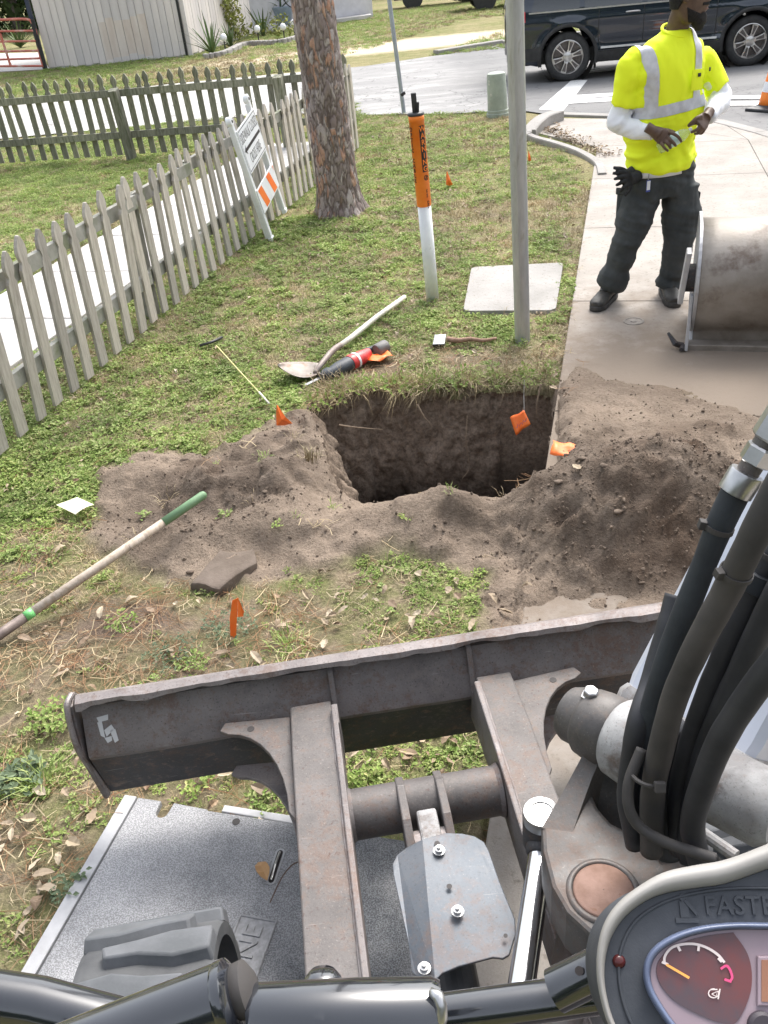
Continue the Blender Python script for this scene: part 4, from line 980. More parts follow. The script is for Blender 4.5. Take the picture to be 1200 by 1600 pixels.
MCAST = mat('greasy_casting', (.065,.061,.06), (.145,.135,.128), rough=.55, metal=.3, scale=6, bump=.3, bscale=90, bdist=.002, c3=(.07,.065,.065), s3=5, t3=(.56,.70), world=True, rvar=.15, grunge=.5)
MRUST = mat('rusty_pin_cap', (.19,.11,.08), (.27,.17,.135), rough=.75, metal=.2, scale=30, bump=.5, bscale=90, c3=(.20,.10,.06), s3=60, t3=(.6,.7))
MBOOM = mat('boom_paint', (.42,.45,.52), (.50,.53,.60), rough=.35, scale=4, c3=(.5,.5,.5), s3=7, t3=(.68,.8), world=True, coat=.3)
MWORN = mat('worn_paint_casting', (.17,.165,.165), (.38,.38,.38), rough=.6, scale=9, bump=.3, bscale=70, c3=(.09,.08,.075), s3=10, t3=(.54,.66), world=True, grunge=.6)
MHOSE = mat('rubber_hose', (.018,.019,.023), (.035,.036,.042), rough=.62, scale=12, bump=.25, bscale=260, bdist=.0008, c3=(.08,.078,.078), s3=9, t3=(.64,.85), world=True)
MSLEEVE = mat('woven_hose_sleeve', (.018,.022,.028), (.035,.042,.052), rough=.75, scale=9, bump=.5, bscale=420, bdist=.0008, world=True)
MDUSTH = mat('dusty_hose', (.036,.034,.034), (.07,.063,.06), rough=.72, scale=8, bump=.25, bscale=240, bdist=.0008, c3=(.25,.23,.21), s3=12, t3=(.66,.8), world=True)
MCHROME = mat('chrome_rod', (.60,.61,.63), (.68,.68,.70), rough=.14, metal=1, scale=4)
MZINC = mat('zinc_fitting', (.36,.36,.36), (.52,.52,.52), rough=.3, metal=.9, scale=20, bump=.1, c3=(.40,.33,.28), s3=14, t3=(.62,.75))
MGLOSS = mat('gloss_black_tube', (.010,.012,.016), (.018,.020,.026), rough=.16, scale=5, coat=1.0, spec=.8, c3=(.05,.05,.055), s3=24, t3=(.68,.74))
MRUB = mat('track_rubber', (.075,.08,.086), (.13,.135,.145), rough=.8, scale=7, bump=.3, bscale=110, bdist=.002, c3=(.09,.09,.095), s3=5, t3=(.52,.66))
MRUBD = mat('track_rubber_worn', (.05,.052,.056), (.09,.092,.095), rough=.8, scale=9, bump=.3, bscale=110)
YAW = R_(4.4)
EX = empty('mini_excavator', (0, 0, 0), YAW, label='compact excavator with raised dozer blade, black hoses and white boom, seen from its seat', cat='excavator')
XI = EX.matrix_basis.inverted()
def ek(name, bm, m, par=None, smooth=False, sm=None):
    """geometry in machine coordinates"""
    q = link(name, bm, m, par or EX, smooth)
    if sm: autosmooth(q, sm)
    return q
def ew(name, bm, m, par=None, smooth=False, sm=None):
    """geometry in world coordinates"""
    for v in bm.verts: v.co = XI @ v.co
    return ek(name, bm, m, par, smooth, sm)
def il(x, y, h):
    return XI @ G(x, y, h)
# ---- blade
def blade():
    n = 150; xs = np.linspace(-.69, .98, n); bm = B(); rings = []
    for x in xs:
        j = .010*fbm(np.array(x), np.array(1.0), 9, 4, 201)+.012*max(0, float(vn(np.array(x*13), np.array(3.), 204)))
        j = float(j); d = .004*float(fbm(np.array(x), np.array(2.0), 4, 3, 205)); big = .022*math.exp(-((x+.60)/.04)**2) 
        pr = [(1.690, .500), (1.672, .512+d), (1.652-j*.5, .505+d), (1.648-j, .494+d-j*.6), (1.655-j, .488+d-j*.6), (1.674, .484), (1.676, .465), (1.614+d, .365), (1.609+d, .352), (1.614+d, .338), (1.655, .185), (1.658, .165), (1.672, .160), (1.70, .20), (1.715, .30), (1.712, .42), (1.70, .47)]
        rings.append([bm.verts.new((x, y, z)) for y, z in pr])
    k = len(rings[0]); lipf = []; body = []
    for a, b in zip(rings, rings[1:]):
        for i in range(k): f = bm.faces.new((a[i], a[(i+1) % k], b[(i+1) % k], b[i])); f.material_index = 1 if i in (0, 1, 2, 3) else (2 if i in (4, 5, 9, 10) else 0)  # shadow under the lip put in as dark steel; lower face darker too
    bm.faces.new(rings[0]); bm.faces.new(rings[-1][::-1]); bmesh.ops.recalc_face_normals(bm, faces=bm.faces)
    q = ek('blade', bm, MST); q.data.materials.append(MSTL); q.data.materials.append(MSTD); autosmooth(q, 35); BL = q
    for x, s in ((-.70, -1), (.985, 1)):
        pr = [(1.70, .500), (1.655, .492), (1.607, .36), (1.648, .152), (1.70, .15), (1.745, .22), (1.76, .33), (1.745, .44)]
        bm = prism(B(), [Vector((x+s*(.010+.02*max(0, z-.3)), y, z)) for y, z in pr], (-s*.014, 0, 0), .003); ek('end_plate', bm, MSTL if 0 else MST, BL)
    bm = tube(B(), cr([P(-.705, 1.69, .503), P(-.712, 1.655, .497), P(-.712, 1.63, .45), P(-.708, 1.612, .38), P(-.70, 1.64, .24), P(-.698, 1.655, .16)], 6), .008, 8); ek('edge_bead', bm, MSTL, BL)
    # peeling white decal remnant
    bm = B(); MD = mat('peeled_decal', (.5,.5,.5), rough=.6)
    y0, z0, dy, dz = 1.650, .424, -.062, -.10; nrm = Vector((0, -.85, .52))*.0012
    def dp(u, v): return Vector((-.655+u, 1.674+(1.614-1.674)*v, .465+(.365-.465)*v))+nrm
    for quad in ([(0,.25),(.03,.22),(.028,.34),(.004,.36)], [(0,.36),(.012,.35),(.014,.72),(.004,.66)], [(.014,.55),(.034,.45),(.04,.56),(.018,.70)], [(.028,.58),(.042,.56),(.046,.82),(.036,.86)], [(.012,.72),(.03,.70),(.03,.80),(.018,.84)]):
        bm.faces.new([bm.verts.new(dp(*p)) for p in quad])
    ek('decal_remnant', bm, MD, BL)
    # ribs where the arms meet the blade
    for x in (-.060, .302): 
        bm = prism(B(), [Vector((x, y, z)) for y, z in ((1.680, .486), (1.655, .470), (1.60, .36), (1.56, .452), (1.50, .448), (1.50, .30), (1.62, .25), (1.665, .25))], (.014, 0, 0), .002); ek('rib', bm, MST, BL)
blade()
def arms():
    for x0, x1, pl in ((-.166, -.062, -.062), (.314, .404, .300)):
        pts = [(1.60, .425), (1.44, .440), (.45, .425), (.45, .325), (1.45, .33), (1.62, .30)]
        bm = prism(B(), [Vector((x0, y, z)) for y, z in pts], (x1-x0, 0, 0), .004); a = ek('blade_arm', bm, MSTA)
        pts = [(1.56, .452), (1.40, .452), (.45, .438), (.45, .315), (1.30, .31), (1.60, .27)]
        bm = prism(B(), [Vector((pl, y, z)) for y, z in pts], (.014, 0, 0), .003); ek('side_plate', bm, MST, a)
        # weld bead along the plate
        bm = B(); ww = pl+(-.001 if x0 < 0 else .0155); tube(bm, [P(ww+random.uniform(-.001, .001), 1.55-i*.02, .441+random.uniform(-.001, .001)-.0006*max(0, 5-i)-i*.0002) for i in range(54)], [.0035+random.uniform(-.001, .001) for _ in range(54)], 6); ek('weld_bead', bm, MSTL, a)
        # oil hole plate end
        if x0 > 0:
            bm = lathe(B(), [(.03, 0), (.03, .002), (.022, .002)], P(pl-.001, 1.02, .375), (-1, 0, 0), 20, False); ek('hole_ring', bm, MST, a)
    # gussets: curved plates outside each arm
    def gus(x0, s):
        def c(t): a = t*math.pi/2; return (x0+s*(.165-.150*math.sin(a)), 1.560-.265*(1-math.cos(a)))
        pts = [(x0, 1.585), (x0+s*.165, 1.600), (x0+s*.178, 1.575)]+[c(t) for t in np.linspace(.04, 1, 9)]+[(x0, 1.27)]
        bm = prism(B(), [Vector((x, y, .408)) for x, y in pts], (0, 0, -.012), .002); ek('gusset', bm, MSTL if 0 else MSTA)
        bm = prism(B(), [Vector((x, y, .250)) for x, y in pts], (0, 0, -.012), .002); ek('gusset', bm, MST)
        bm = lathe(B(), [(.009, 0), (.009, .0008)], P(x0+s*.10, 1.565, .4082), (0, 0, 1), 16); ek('bolt_hole', bm, MINK)
    gus(-.168, -1); gus(.406, 1)
    bm = lathe(B(), [(.056, 0), (.056, .355)], P(-.052, 1.285, .375), (1, 0, 0), 40); T = ek('cross_tube', bm, MSTA, sm=40)
    for x in (-.050, .297): bm = lathe(B(), [(.062, 0), (.056, .010)], P(x, 1.285, .375), (1 if x < 0 else -1, 0, 0), 32, False); ek('weld_collar', bm, MST, T, True)
    for x in (.062, .150):
        bm = prism(B(), [Vector((x, y, z)) for y, z in ((1.335, .415), (1.29, .440), (1.20, .438), (1.135, .41), (1.135, .33), (1.24, .32))], (.019, 0, 0), .003); ek('lug', bm, MSTA, T)
    # blade cylinder under its cover
    bm = lathe(B(), [(.034, 0), (.034, .07)], P(.081, 1.165, .385), (1, 0, 0), 24); c = ek('cylinder_eye', bm, MSTL)
    bm = box(B(), (.095, 1.10, .36), (.14, 1.23, .425), None, .006); ek('eye_block', bm, MWORN, c)
    bm = tube(B(), [P(.117, 1.12, .37), P(.10, .45, .33)], .043, 24); ek('blade_cylinder', bm, MBLACK)
    def gp_(x, y, h): return XI @ G(x, y, h)
    main = [(660,1311),(696,1301),(722,1302),(741,1306),(756,1315),(764,1330),(780,1376),(805,1436),(806,1460),(796,1492),(786,1498),(770,1496),(717,1510),(691,1521),(680,1532)]; left = [(660,1311),(680,1532),(650,1526),(643,1518),(638,1477),(614,1366),(613,1350),(620,1336),(634,1325)]
    bm = B(); hm = lambda x, y: .474-.00006*(y-1300); M_ = [bm.verts.new(gp_(x, y, hm(x, y))) for x, y in main]; f1 = bm.faces.new(M_)
    lv = [M_[0], M_[-1]]+[bm.verts.new(gp_(x, y, hm(x, y)-.022)) for x, y in left[2:]]; f2 = bm.faces.new(lv[::-1])
    bmesh.ops.recalc_face_normals(bm, faces=bm.faces)
    if f1.normal.z < 0:
        for f in bm.faces: f.normal_flip()
    q = ek('cylinder_cover', bm, MSTG); sm = q.modifiers.new('s', 'SOLIDIFY'); sm.thickness = .006; sm.offset = -1; bv = q.modifiers.new('b', 'BEVEL'); bv.width = .002; bv.segments = 2
    for x, y in ((686,1330),(715,1425),(663,1514)):
        o = gp_(x, y, .476 if x > 670 else .462); bm = lathe(B(), [(.012, 0), (.012, .003), (.0085, .0032), (.0085, .010), (.0045, .0105), (.0045, .016), (.001, .0165)], o, (0, 0, 1), 6 if 0 else 14); ek('bolt', bm, MZINC, q)
    for x, y, r in ((702,1385,.0055),(683,1318,.006),(790,1462,.004)):
        bm = lathe(B(), [(r, 0), (r, .0006)], gp_(x, y, .4755), (0, 0, 1), 14); ek('bolt_hole', bm, MINK, q)
arms()
# ---- tracks
def track(xc, w=.262):
    yc, zc, r, yb = .905, .245, .205, -.75
    # centreline stadium (y, z)
    path = []; 
    for i in range(25): a = -math.pi/2+math.pi*i/24; path.append((yc+math.cos(a)*r, zc+math.sin(a)*r))
    for i in range(1, 30): path.append((lerp(yc, yb, i/30), zc+r))
    for i in range(25): a = math.pi/2+math.pi*i/24; path.append((yb+math.cos(a)*r, zc+math.sin(a)*r))
    for i in range(1, 30): path.append((lerp(yb, yc, i/30), zc-r))
    n = len(path); bm = B(); rings = []
    for i, (y, z) in enumerate(path):
        a, b = path[(i+1) % n], path[i-1]; t = Vector((0, a[0]-b[0], a[1]-b[1])).normalized(); nn = Vector((0, -t.z, t.y)); nn = -nn
        c = Vector((xc, y, z)); rings.append([bm.verts.new(c+Vector((s, 0, 0))*w/2+nn*h) for s, h in ((-1, -.012), (-1, .012), (-.9, .018), (.9, .018), (1, .012), (1, -.012), (.8, -.016), (-.8, -.016))])
    for i in range(n):
        a, b = rings[i], rings[(i+1) % n]
        for k in range(8): bm.faces.new((a[k], a[(k+1) % 8], b[(k+1) % 8], b[k]))
    bmesh.ops.recalc_face_normals(bm, faces=bm.faces)
    T = ek('rubber_track', bm, MRUBD); autosmooth(T, 50)
    # lugs with slanting sides, alternating
    L = [0]; 
    for i in range(n): a, b = path[i], path[(i+1) % n]; L.append(L[-1]+math.hypot(a[0]-b[0], a[1]-b[1]))
    def at(s):
        s %= L[-1]
        i = int(np.searchsorted(L, s, side='right')-1); i = min(i, n-1); f = (s-L[i])/(L[i+1]-L[i]); a, b = path[i], path[(i+1) % n]
        t = Vector((0, b[0]-a[0], b[1]-a[1])).normalized(); return Vector((xc, lerp(a[0], b[0], f), lerp(a[1], b[1], f))), t, Vector((0, t.z, -t.y))
    m = int(L[-1]/.076); pitch = L[-1]/m; lugs_seen = set(range(16))
    for k in range(m):
        s0 = k*pitch+.030; side = 1 if k % 2 else -1
        # plan of a lug: wide block on one side tapering across the belt
        plan = [(side*.131, -.030), (side*.131, .034), (side*.06, .040), (side*-.01, .022), (side*-.075, .020), (side*-.085, -.012), (side*-.01, -.022), (side*.05, -.036)]
        bm = B(); lo, hi = [], []
        for (u, v) in plan:
            c, t, nn = at(s0+v); lo.append(bm.verts.new(c+Vector((u, 0, 0))+nn*.015))
            c2, t2, n2 = at(s0+v*.78); hi.append(bm.verts.new(c2+Vector((u*.97, 0, 0))+n2*.042))
        bm.faces.new(hi); q = len(plan)
        for i in range(q): bm.faces.new((lo[i], lo[(i+1) % q], hi[(i+1) % q], hi[i]))
        bmesh.ops.triangulate(bm, faces=[f for f in bm.faces if len(f.verts) > 4]); bmesh.ops.recalc_face_normals(bm, faces=bm.faces)
        lg = ek('tread_lug', bm, MRUB, T, True)
        if k in lugs_seen: bv = lg.modifiers.new('b', 'BEVEL'); bv.width = .005; bv.segments = 2; bv.limit_method = 'ANGLE'
        autosmooth(lg, 50)
    bm = lathe(B(), [(.165, -.07), (.185, -.06), (.185, .06), (.165, .07), (.06, .075), (.05, .10)], P(xc, yc, zc), (1, 0, 0), 40); ek('idler_wheel', bm, MSTD, T, sm=40)
    bm = lathe(B(), [(.185, -.07), (.185, .07), (.06, .08)], P(xc, yb, zc), (1, 0, 0), 32); ek('idler_wheel', bm, MSTD, T, sm=40)
    bm = box(B(), (xc-.09, yb+.1, zc-.09), (xc+.09, yc-.12, zc+.1), None, .01); ek('track_frame', bm, MSTD, T)
track(-.462); track(.742)
bm = box(B(), (-.34, -.5, .25), (.62, .46, .46), None, .02); ek('chassis', bm, MSTD)
# ---- swing bracket, pins and rod
def bracket():
    o = [(905,1195),(880,1248),(846,1292),(848,1330),(862,1385),(885,1425),(925,1462),(975,1490),(1100,1500),(1180,1400),(1120,1330),(1035,1345),(985,1300),(955,1285),(935,1262)]
    bm = prism(B(), [XI @ G(x, y, .655) for x, y in o], (0, 0, -.11), .008); q = ek('swing_bracket', bm, MCAST)
    wall = [((846,1294),.655), ((878,1240),.668), ((905,1190),.70), ((925,1150),.74), ((950,1118),.78), ((985,1120),.78), ((975,1150),.745), ((940,1182),.71), ((925,1215),.69), ((908,1262),.665), ((895,1300),.655)]
    pts = [XI @ G(x, y, h) for (x, y), h in wall]
    bm = B(); top = [bm.verts.new(p) for p in pts]; bot = [bm.verts.new(Vector((p.x+.02, p.y-.01, .55))) for p in pts]; k = len(pts)
    bm.faces.new(top); [bm.faces.new((top[i], top[(i+1) % k], bot[(i+1) % k], bot[i])) for i in range(k)]; bmesh.ops.triangulate(bm, faces=bm.faces[:]); bmesh.ops.recalc_face_normals(bm, faces=bm.faces)
    ek('bracket_wall', bm, MCAST, q, sm=35)
    bm = prism(B(), [XI @ G(x, y, h) for x, y, h in ((940,1150,.72),(1030,1190,.70),(1030,1310,.56),(905,1310,.56))], (0, .03, -.02)); ek('bracket_web', bm, MCAST, q)
    # rusty pin cap with ring
    c = XI @ G(943, 1393, .655)
    bm = lathe(B(), [(.062, 0), (.060, .004), (.052, .005), (.0505, .001)], c, (0, 0, 1), 48, False); ek('cap_ring', bm, MCAST, q, True)
    bm = lathe(B(), [(.0505, -.002), (.050, .0035), (.047, .005), (.001, .0055)], c, (0, 0, 1), 48, False); ek('pin_cap', bm, MRUST, q, True)
    # boom foot pin boss
    a = V(886, 1110, 1.70); b = V(1210, 1270, 1.42); d = (b-a).normalized(); L = (b-a).length
    bm = lathe(B(), [(.030, .0), (.050, .004), (.056, .018), (.056, .040), (.060, .044), (.066, .052), (.069, .075), (.069, .105), (.064, .112)], a, d, 44); ew('pin_boss', bm, MCAST, q, sm=50)
    u = (CU-d*CU.dot(d)).normalized(); bo = V(922, 1086, 1.64)
    bm = lathe(B(), [(.018, -.004), (.018, .004), (.0145, .005), (.0145, .017), (.012, .019)], bo-CU*.004, (CU*.8-CF*.5), 6); ew('boss_bolt', bm, MZINC, q)
    bm = lathe(B(), [(.060, .105), (.074, .12), (.078, .15), (.078, .27), (.066, .29), (.066, .40), (.05, .42)], a, d, 44); F_ = ew('boom_foot', bm, MWORN, sm=50)
    return a, b, d
pa, pb, pd = bracket()
def swingrod():
    # vertical pin with white washer, and the chrome rod of the swing cylinder
    c = XI @ G(846, 1270, .60)
    bm = lathe(B(), [(.036, -.02), (.036, 0), (.034, .004), (.022, .005), (.021, .002), (.001, .002)], c, (0, 0, 1), 36, False); q = ek('swing_pin', bm, MZINC, sm=40)
    bm = lathe(B(), [(.032, -.10), (.036, -.085), (.036, -.03), (.032, -.02)], c, (0, 0, 1), 32); ek('rod_eye', bm, MSTD, q, sm=40)
    a = V(846, 1330, 1.66); b = V(806, 1600, 1.42)
    ew('chrome_rod', tube(B(), [a, b], .0235, 36), MCHROME, sm=40)
    ew('rod_collar', lathe(B(), [(.024, 0), (.030, .004), (.030, .022), (.025, .028)], V(848, 1318, 1.67), (b-a), 28), MSTD, sm=40)
    b2 = lerp(a, b, .9); ew('cylinder_barrel', tube(B(), [V(905, 1440, 1.60), V(870, 1640, 1.46)], .036, 28), MCAST, sm=40)
swingrod()
# ---- boom
def boom():
    a = V(1082, 1150, 1.64); b = V(1428, 505, 1.60); ax = (b-a); L = ax.length; wv = (pd-ax.normalized()*pd.dot(ax.normalized())).normalized(); M_ = mtx(a, ax, wv)
    hw = .135; 
    pr = [(-hw, -.06), (-hw, .06), (-hw+.015, .075), (hw-.015, .075), (hw, .06), (hw, -.06), (hw-.015, -.075), (-hw+.015, -.075)]
    bm = B(); rr = []
    for s, k in ((-.02, .92), (.05, 1), (.5, 1), (L, 1), (L+.9, 1)):
        rr.append([bm.verts.new(M_ @ Vector((s, y*k, z*k))) for y, z in pr])
    for p, q in zip(rr, rr[1:]):
        for i in range(8): bm.faces.new((p[i], p[(i+1) % 8], q[(i+1) % 8], q[i]))
    bm.faces.new(rr[0]); bm.faces.new(rr[-1]); bmesh.ops.recalc_face_normals(bm, faces=bm.faces)
    bq = ew('boom', bm, MBOOM, sm=30)
    # cast collar between the boom and its foot
    bm = B(); rr = []
    for s, k, kz in ((-.14, .55, .8), (-.08, .85, .95), (-.03, 1.02, 1.08), (.015, 1.05, 1.10), (.03, 1.0, 1.02)): rr.append([bm.verts.new(M_ @ Vector((s, y*k, z*kz))) for y, z in pr])
    for p, q in zip(rr, rr[1:]):
        for i in range(8): bm.faces.new((p[i], p[(i+1) % 8], q[(i+1) % 8], q[i]))
    bm.faces.new(rr[0]); bm.faces.new(rr[-1]); bmesh.ops.recalc_face_normals(bm, faces=bm.faces); ew('boom_collar', bm, MWORN, bq, sm=35)
    # boom continues out of the picture, with the stick coming down to the bucket
    t = b+ax.normalized()*.85; st_ = P(2.55, 4.75, .75)
    k = P(t.x+.75, t.y+1.2, 2.35); ew('boom', tube(B(), [t-ax.normalized()*.08, t+P(.2, .25, .2), k], [.12, .12, .10], 8), MBOOM); ew('stick', tube(B(), [k+P(-.1, -.1, .1), st_], [.09, .07], 4), MBOOM)
boom()
def hose(name, pts, r, m, n=10, seg=18, par=None):
    path = cr([V(x, y, z) for x, y, z in pts], n); k = len(path)
    rr = [r*(1+.035*float(vn(np.array(i*.35), np.array(r*999), 7))) for i in range(k)] if not hasattr(r, '__len__') else list(np.interp(np.linspace(0, 1, k), np.linspace(0, 1, len(r)), r))
    return ew(name, tube(B(), path, rr, seg), m, par, True), path
def tie(p, d, r, name='cable_tie', head=None, m=None):
    d = Vector(d).normalized(); bm = lathe(B(), [(r, -.0035), (r+.0018, -.0035), (r+.0018, .0035), (r, .0035)], p, d, 28, False)
    if head is not None: h = Vector(head); h = (h-d*h.dot(d)).normalized(); box(bm, (-.006, -.004, -.006), (.006, .006, .006), mtx(Vector(p)+h*(r+.003), d, h), .001)
    return ew(name, bm, m or MDUSTH)
h1, p1 = hose('hydraulic_hose', [(1150,768,1.12),(1126,818,1.14),(1097,890,1.18),(1066,968,1.23),(1040,1040,1.28),(1018,1110,1.33),(998,1180,1.38),(990,1240,1.42),(1000,1310,1.45)], [.019,.0185,.0165,.0178,.0185,.0182,.018,.018,.018,.018], MSLEEVE)
h2, p2 = hose('hydraulic_hose', [(1290,640,.98),(1215,765,1.02),(1172,850,1.06),(1135,925,1.11),(1092,1005,1.16),(1056,1085,1.22),(1034,1165,1.28),(1020,1240,1.34),(1018,1330,1.40)], .0188, MDUSTH)
h3, p3 = hose('hydraulic_hose', [(1260,790,1.14),(1196,890,1.18),(1150,980,1.22),(1108,1080,1.27),(1078,1165,1.32),(1062,1240,1.37),(1062,1330,1.41)], .0175, MHOSE)
h4, p4 = hose('hydraulic_hose', [(1300,770,1.10),(1228,900,1.14),(1180,1000,1.19),(1136,1095,1.24),(1104,1170,1.29),(1085,1245,1.34),(1072,1335,1.39)], .0178, MHOSE)
h5, p5 = hose('hydraulic_hose', [(1330,900,1.02),(1240,1000,1.06),(1176,1080,1.11),(1128,1155,1.17),(1098,1228,1.23),(1082,1290,1.30),(1092,1345,1.36)], .0185, MHOSE)
hose('hydraulic_hose', [(1055,930,1.36),(1040,985,1.36),(1018,1060,1.36),(996,1130,1.34),(985,1190,1.37),(980,1250,1.39),(992,1320,1.43)], .016, MHOSE)
hose('hydraulic_hose', [(1050,1130,1.36),(1040,1200,1.40),(1040,1270,1.42),(1045,1335,1.44)], .022, MHOSE)
hose('hydraulic_hose', [(1120,1120,1.34),(1085,1190,1.38),(1070,1260,1.42),(1080,1345,1.43)], .020, MHOSE)
hose('control_cable', [(1003,1170,1.31),(983,1222,1.31),(983,1262,1.31),(1000,1292,1.31),(1035,1314,1.30),(1080,1330,1.29),(1118,1342,1.28)], .0085, MDUSTH)
ew('hose_guard', tube(B(), [V(1098, 1302, 1.36), V(1150, 1338, 1.32)], .010, 12), MWORN)
tie(p1[11], p1[12]-p1[10], .0180, head=-CR*.9+CU*.2); tie(p2[26], p2[27]-p2[25], .0195, head=-CR+CU*.3-CF*.5)
bm = lathe(B(), [(.049, -.003), (.051, -.003), (.051, .003), (.049, .003)], V(1015, 1222, 1.36), (CU-CR*.15), 32, False)
ew('cable_tie', tube(B(), cr([V(984,1200,1.33), V(990,1214,1.30), V(1003,1224,1.28), (V(1020,1229,1.275)), V(1036,1230,1.29)], 6), .0035, 6), MDUSTH); ew('cable_tie', box(B(), (-.008, -.006, -.006), (.008, .010, .006), mtx(V(1031, 1232, 1.27), CR, CU), .002), MDUSTH)
tie(p3[8], p3[9]-p3[7], .0185); 
def fittings():
    d = (V(1200, 688, 1.09)-V(1152, 764, 1.12)).normalized(); a = V(1148, 770, 1.118)
    q = ew('hose_fitting', lathe(B(), [(.0205, 0), (.0225, .001), (.0228, .028), (.0215, .031), (.012, .032)], a, d, 32), MZINC, sm=40)
    ew('neck', lathe(B(), [(.0145, .03), (.0145, .052), (.0165, .053)], a, d, 24), MCAST, q, sm=40)
    ew('hex_nut', lathe(B(), [(.0175, .044), (.0205, .046), (.0205, .066), (.018, .069)], a, d, 6), MZINC, q)
    ew('neck', lathe(B(), [(.016, .068), (.016, .08)], a, d, 24), MCAST, q)
    ew('hex_nut', lathe(B(), [(.0205, .078), (.0235, .081), (.0235, .120), (.021, .123)], a, d, 6), MZINC, q)
    ew('neck', lathe(B(), [(.015, .12), (.015, .25)], a, d, 16), MCAST, q)
    a2 = V(1192, 835, 1.20); 
    ew('hose_clamp', lathe(B(), [(.022, -.014), (.024, -.013), (.024, .013), (.022, .014)], p3[12], p3[13]-p3[11], 24), MSLEEVE, sm=40)
fittings()
# ---- black guard tubes at the bottom of the view
def rails():
    def t(name, pts, r, caps=True, m=MGLOSS):
        q = ew(name, tube(B(), [V(*p) for p in pts], r, 40), m, sm=50); return q
    t('guard_tube', [(-160,1535,.76),(60,1570,.75),(360,1650,.74)], .0225)
    g = t('grip_tube', [(20,1668,.66),(200,1612,.66),(345,1562,.66)], [.018,.024,.0265]); d = V(345,1562,.66)-V(200,1612,.66)
    ew('end_collar', lathe(B(), [(.0265, 0), (.0275, .002), (.0275, .008), (.022, .012)], V(345,1562,.66), d, 36), MGLOSS, g, sm=40)
    ew('end_knob', lathe(B(), [(.006, .0), (.012, .004), (.020, .008), (.021, .018), (.012, .024)], V(352,1556,.665), d, 28), MDUSTH, g, sm=60)
    g = t('grip_tube', [(396,1596,.66),(400,1595,.66),(540,1590,.66),(676,1586,.66),(688,1586,.66)], [.023,.0265,.027,.0265,.024])
    ew('weld_bead', tube(B(), [V(672,1548,.645), V(684,1556,.642), V(690,1572,.64), V(690,1590,.64), V(686,1610,.64)], [.003,.005,.0045,.005,.003], 8), MZINC, g, True)
    t('guard_tube', [(690,1585,.74),(820,1568,.73),(980,1545,.72),(1150,1540,.70)], .0165)
    q = t('sleeve_bracket', [(868,1548,.715),(905,1530,.71),(950,1508,.70)], .0175); ew('bolt_hole', lathe(B(), [(.0035, 0), (.0035, .001)], V(905,1517,.6935), -ray(905,1517), 12), MINK, q)
    ew('knob', lathe(B(), [(.014, 0), (.016, .006), (.011, .012), (.003, .013)], V(505, 1540, .74), CU, 24), MGLOSS, None, sm=50)
rails()
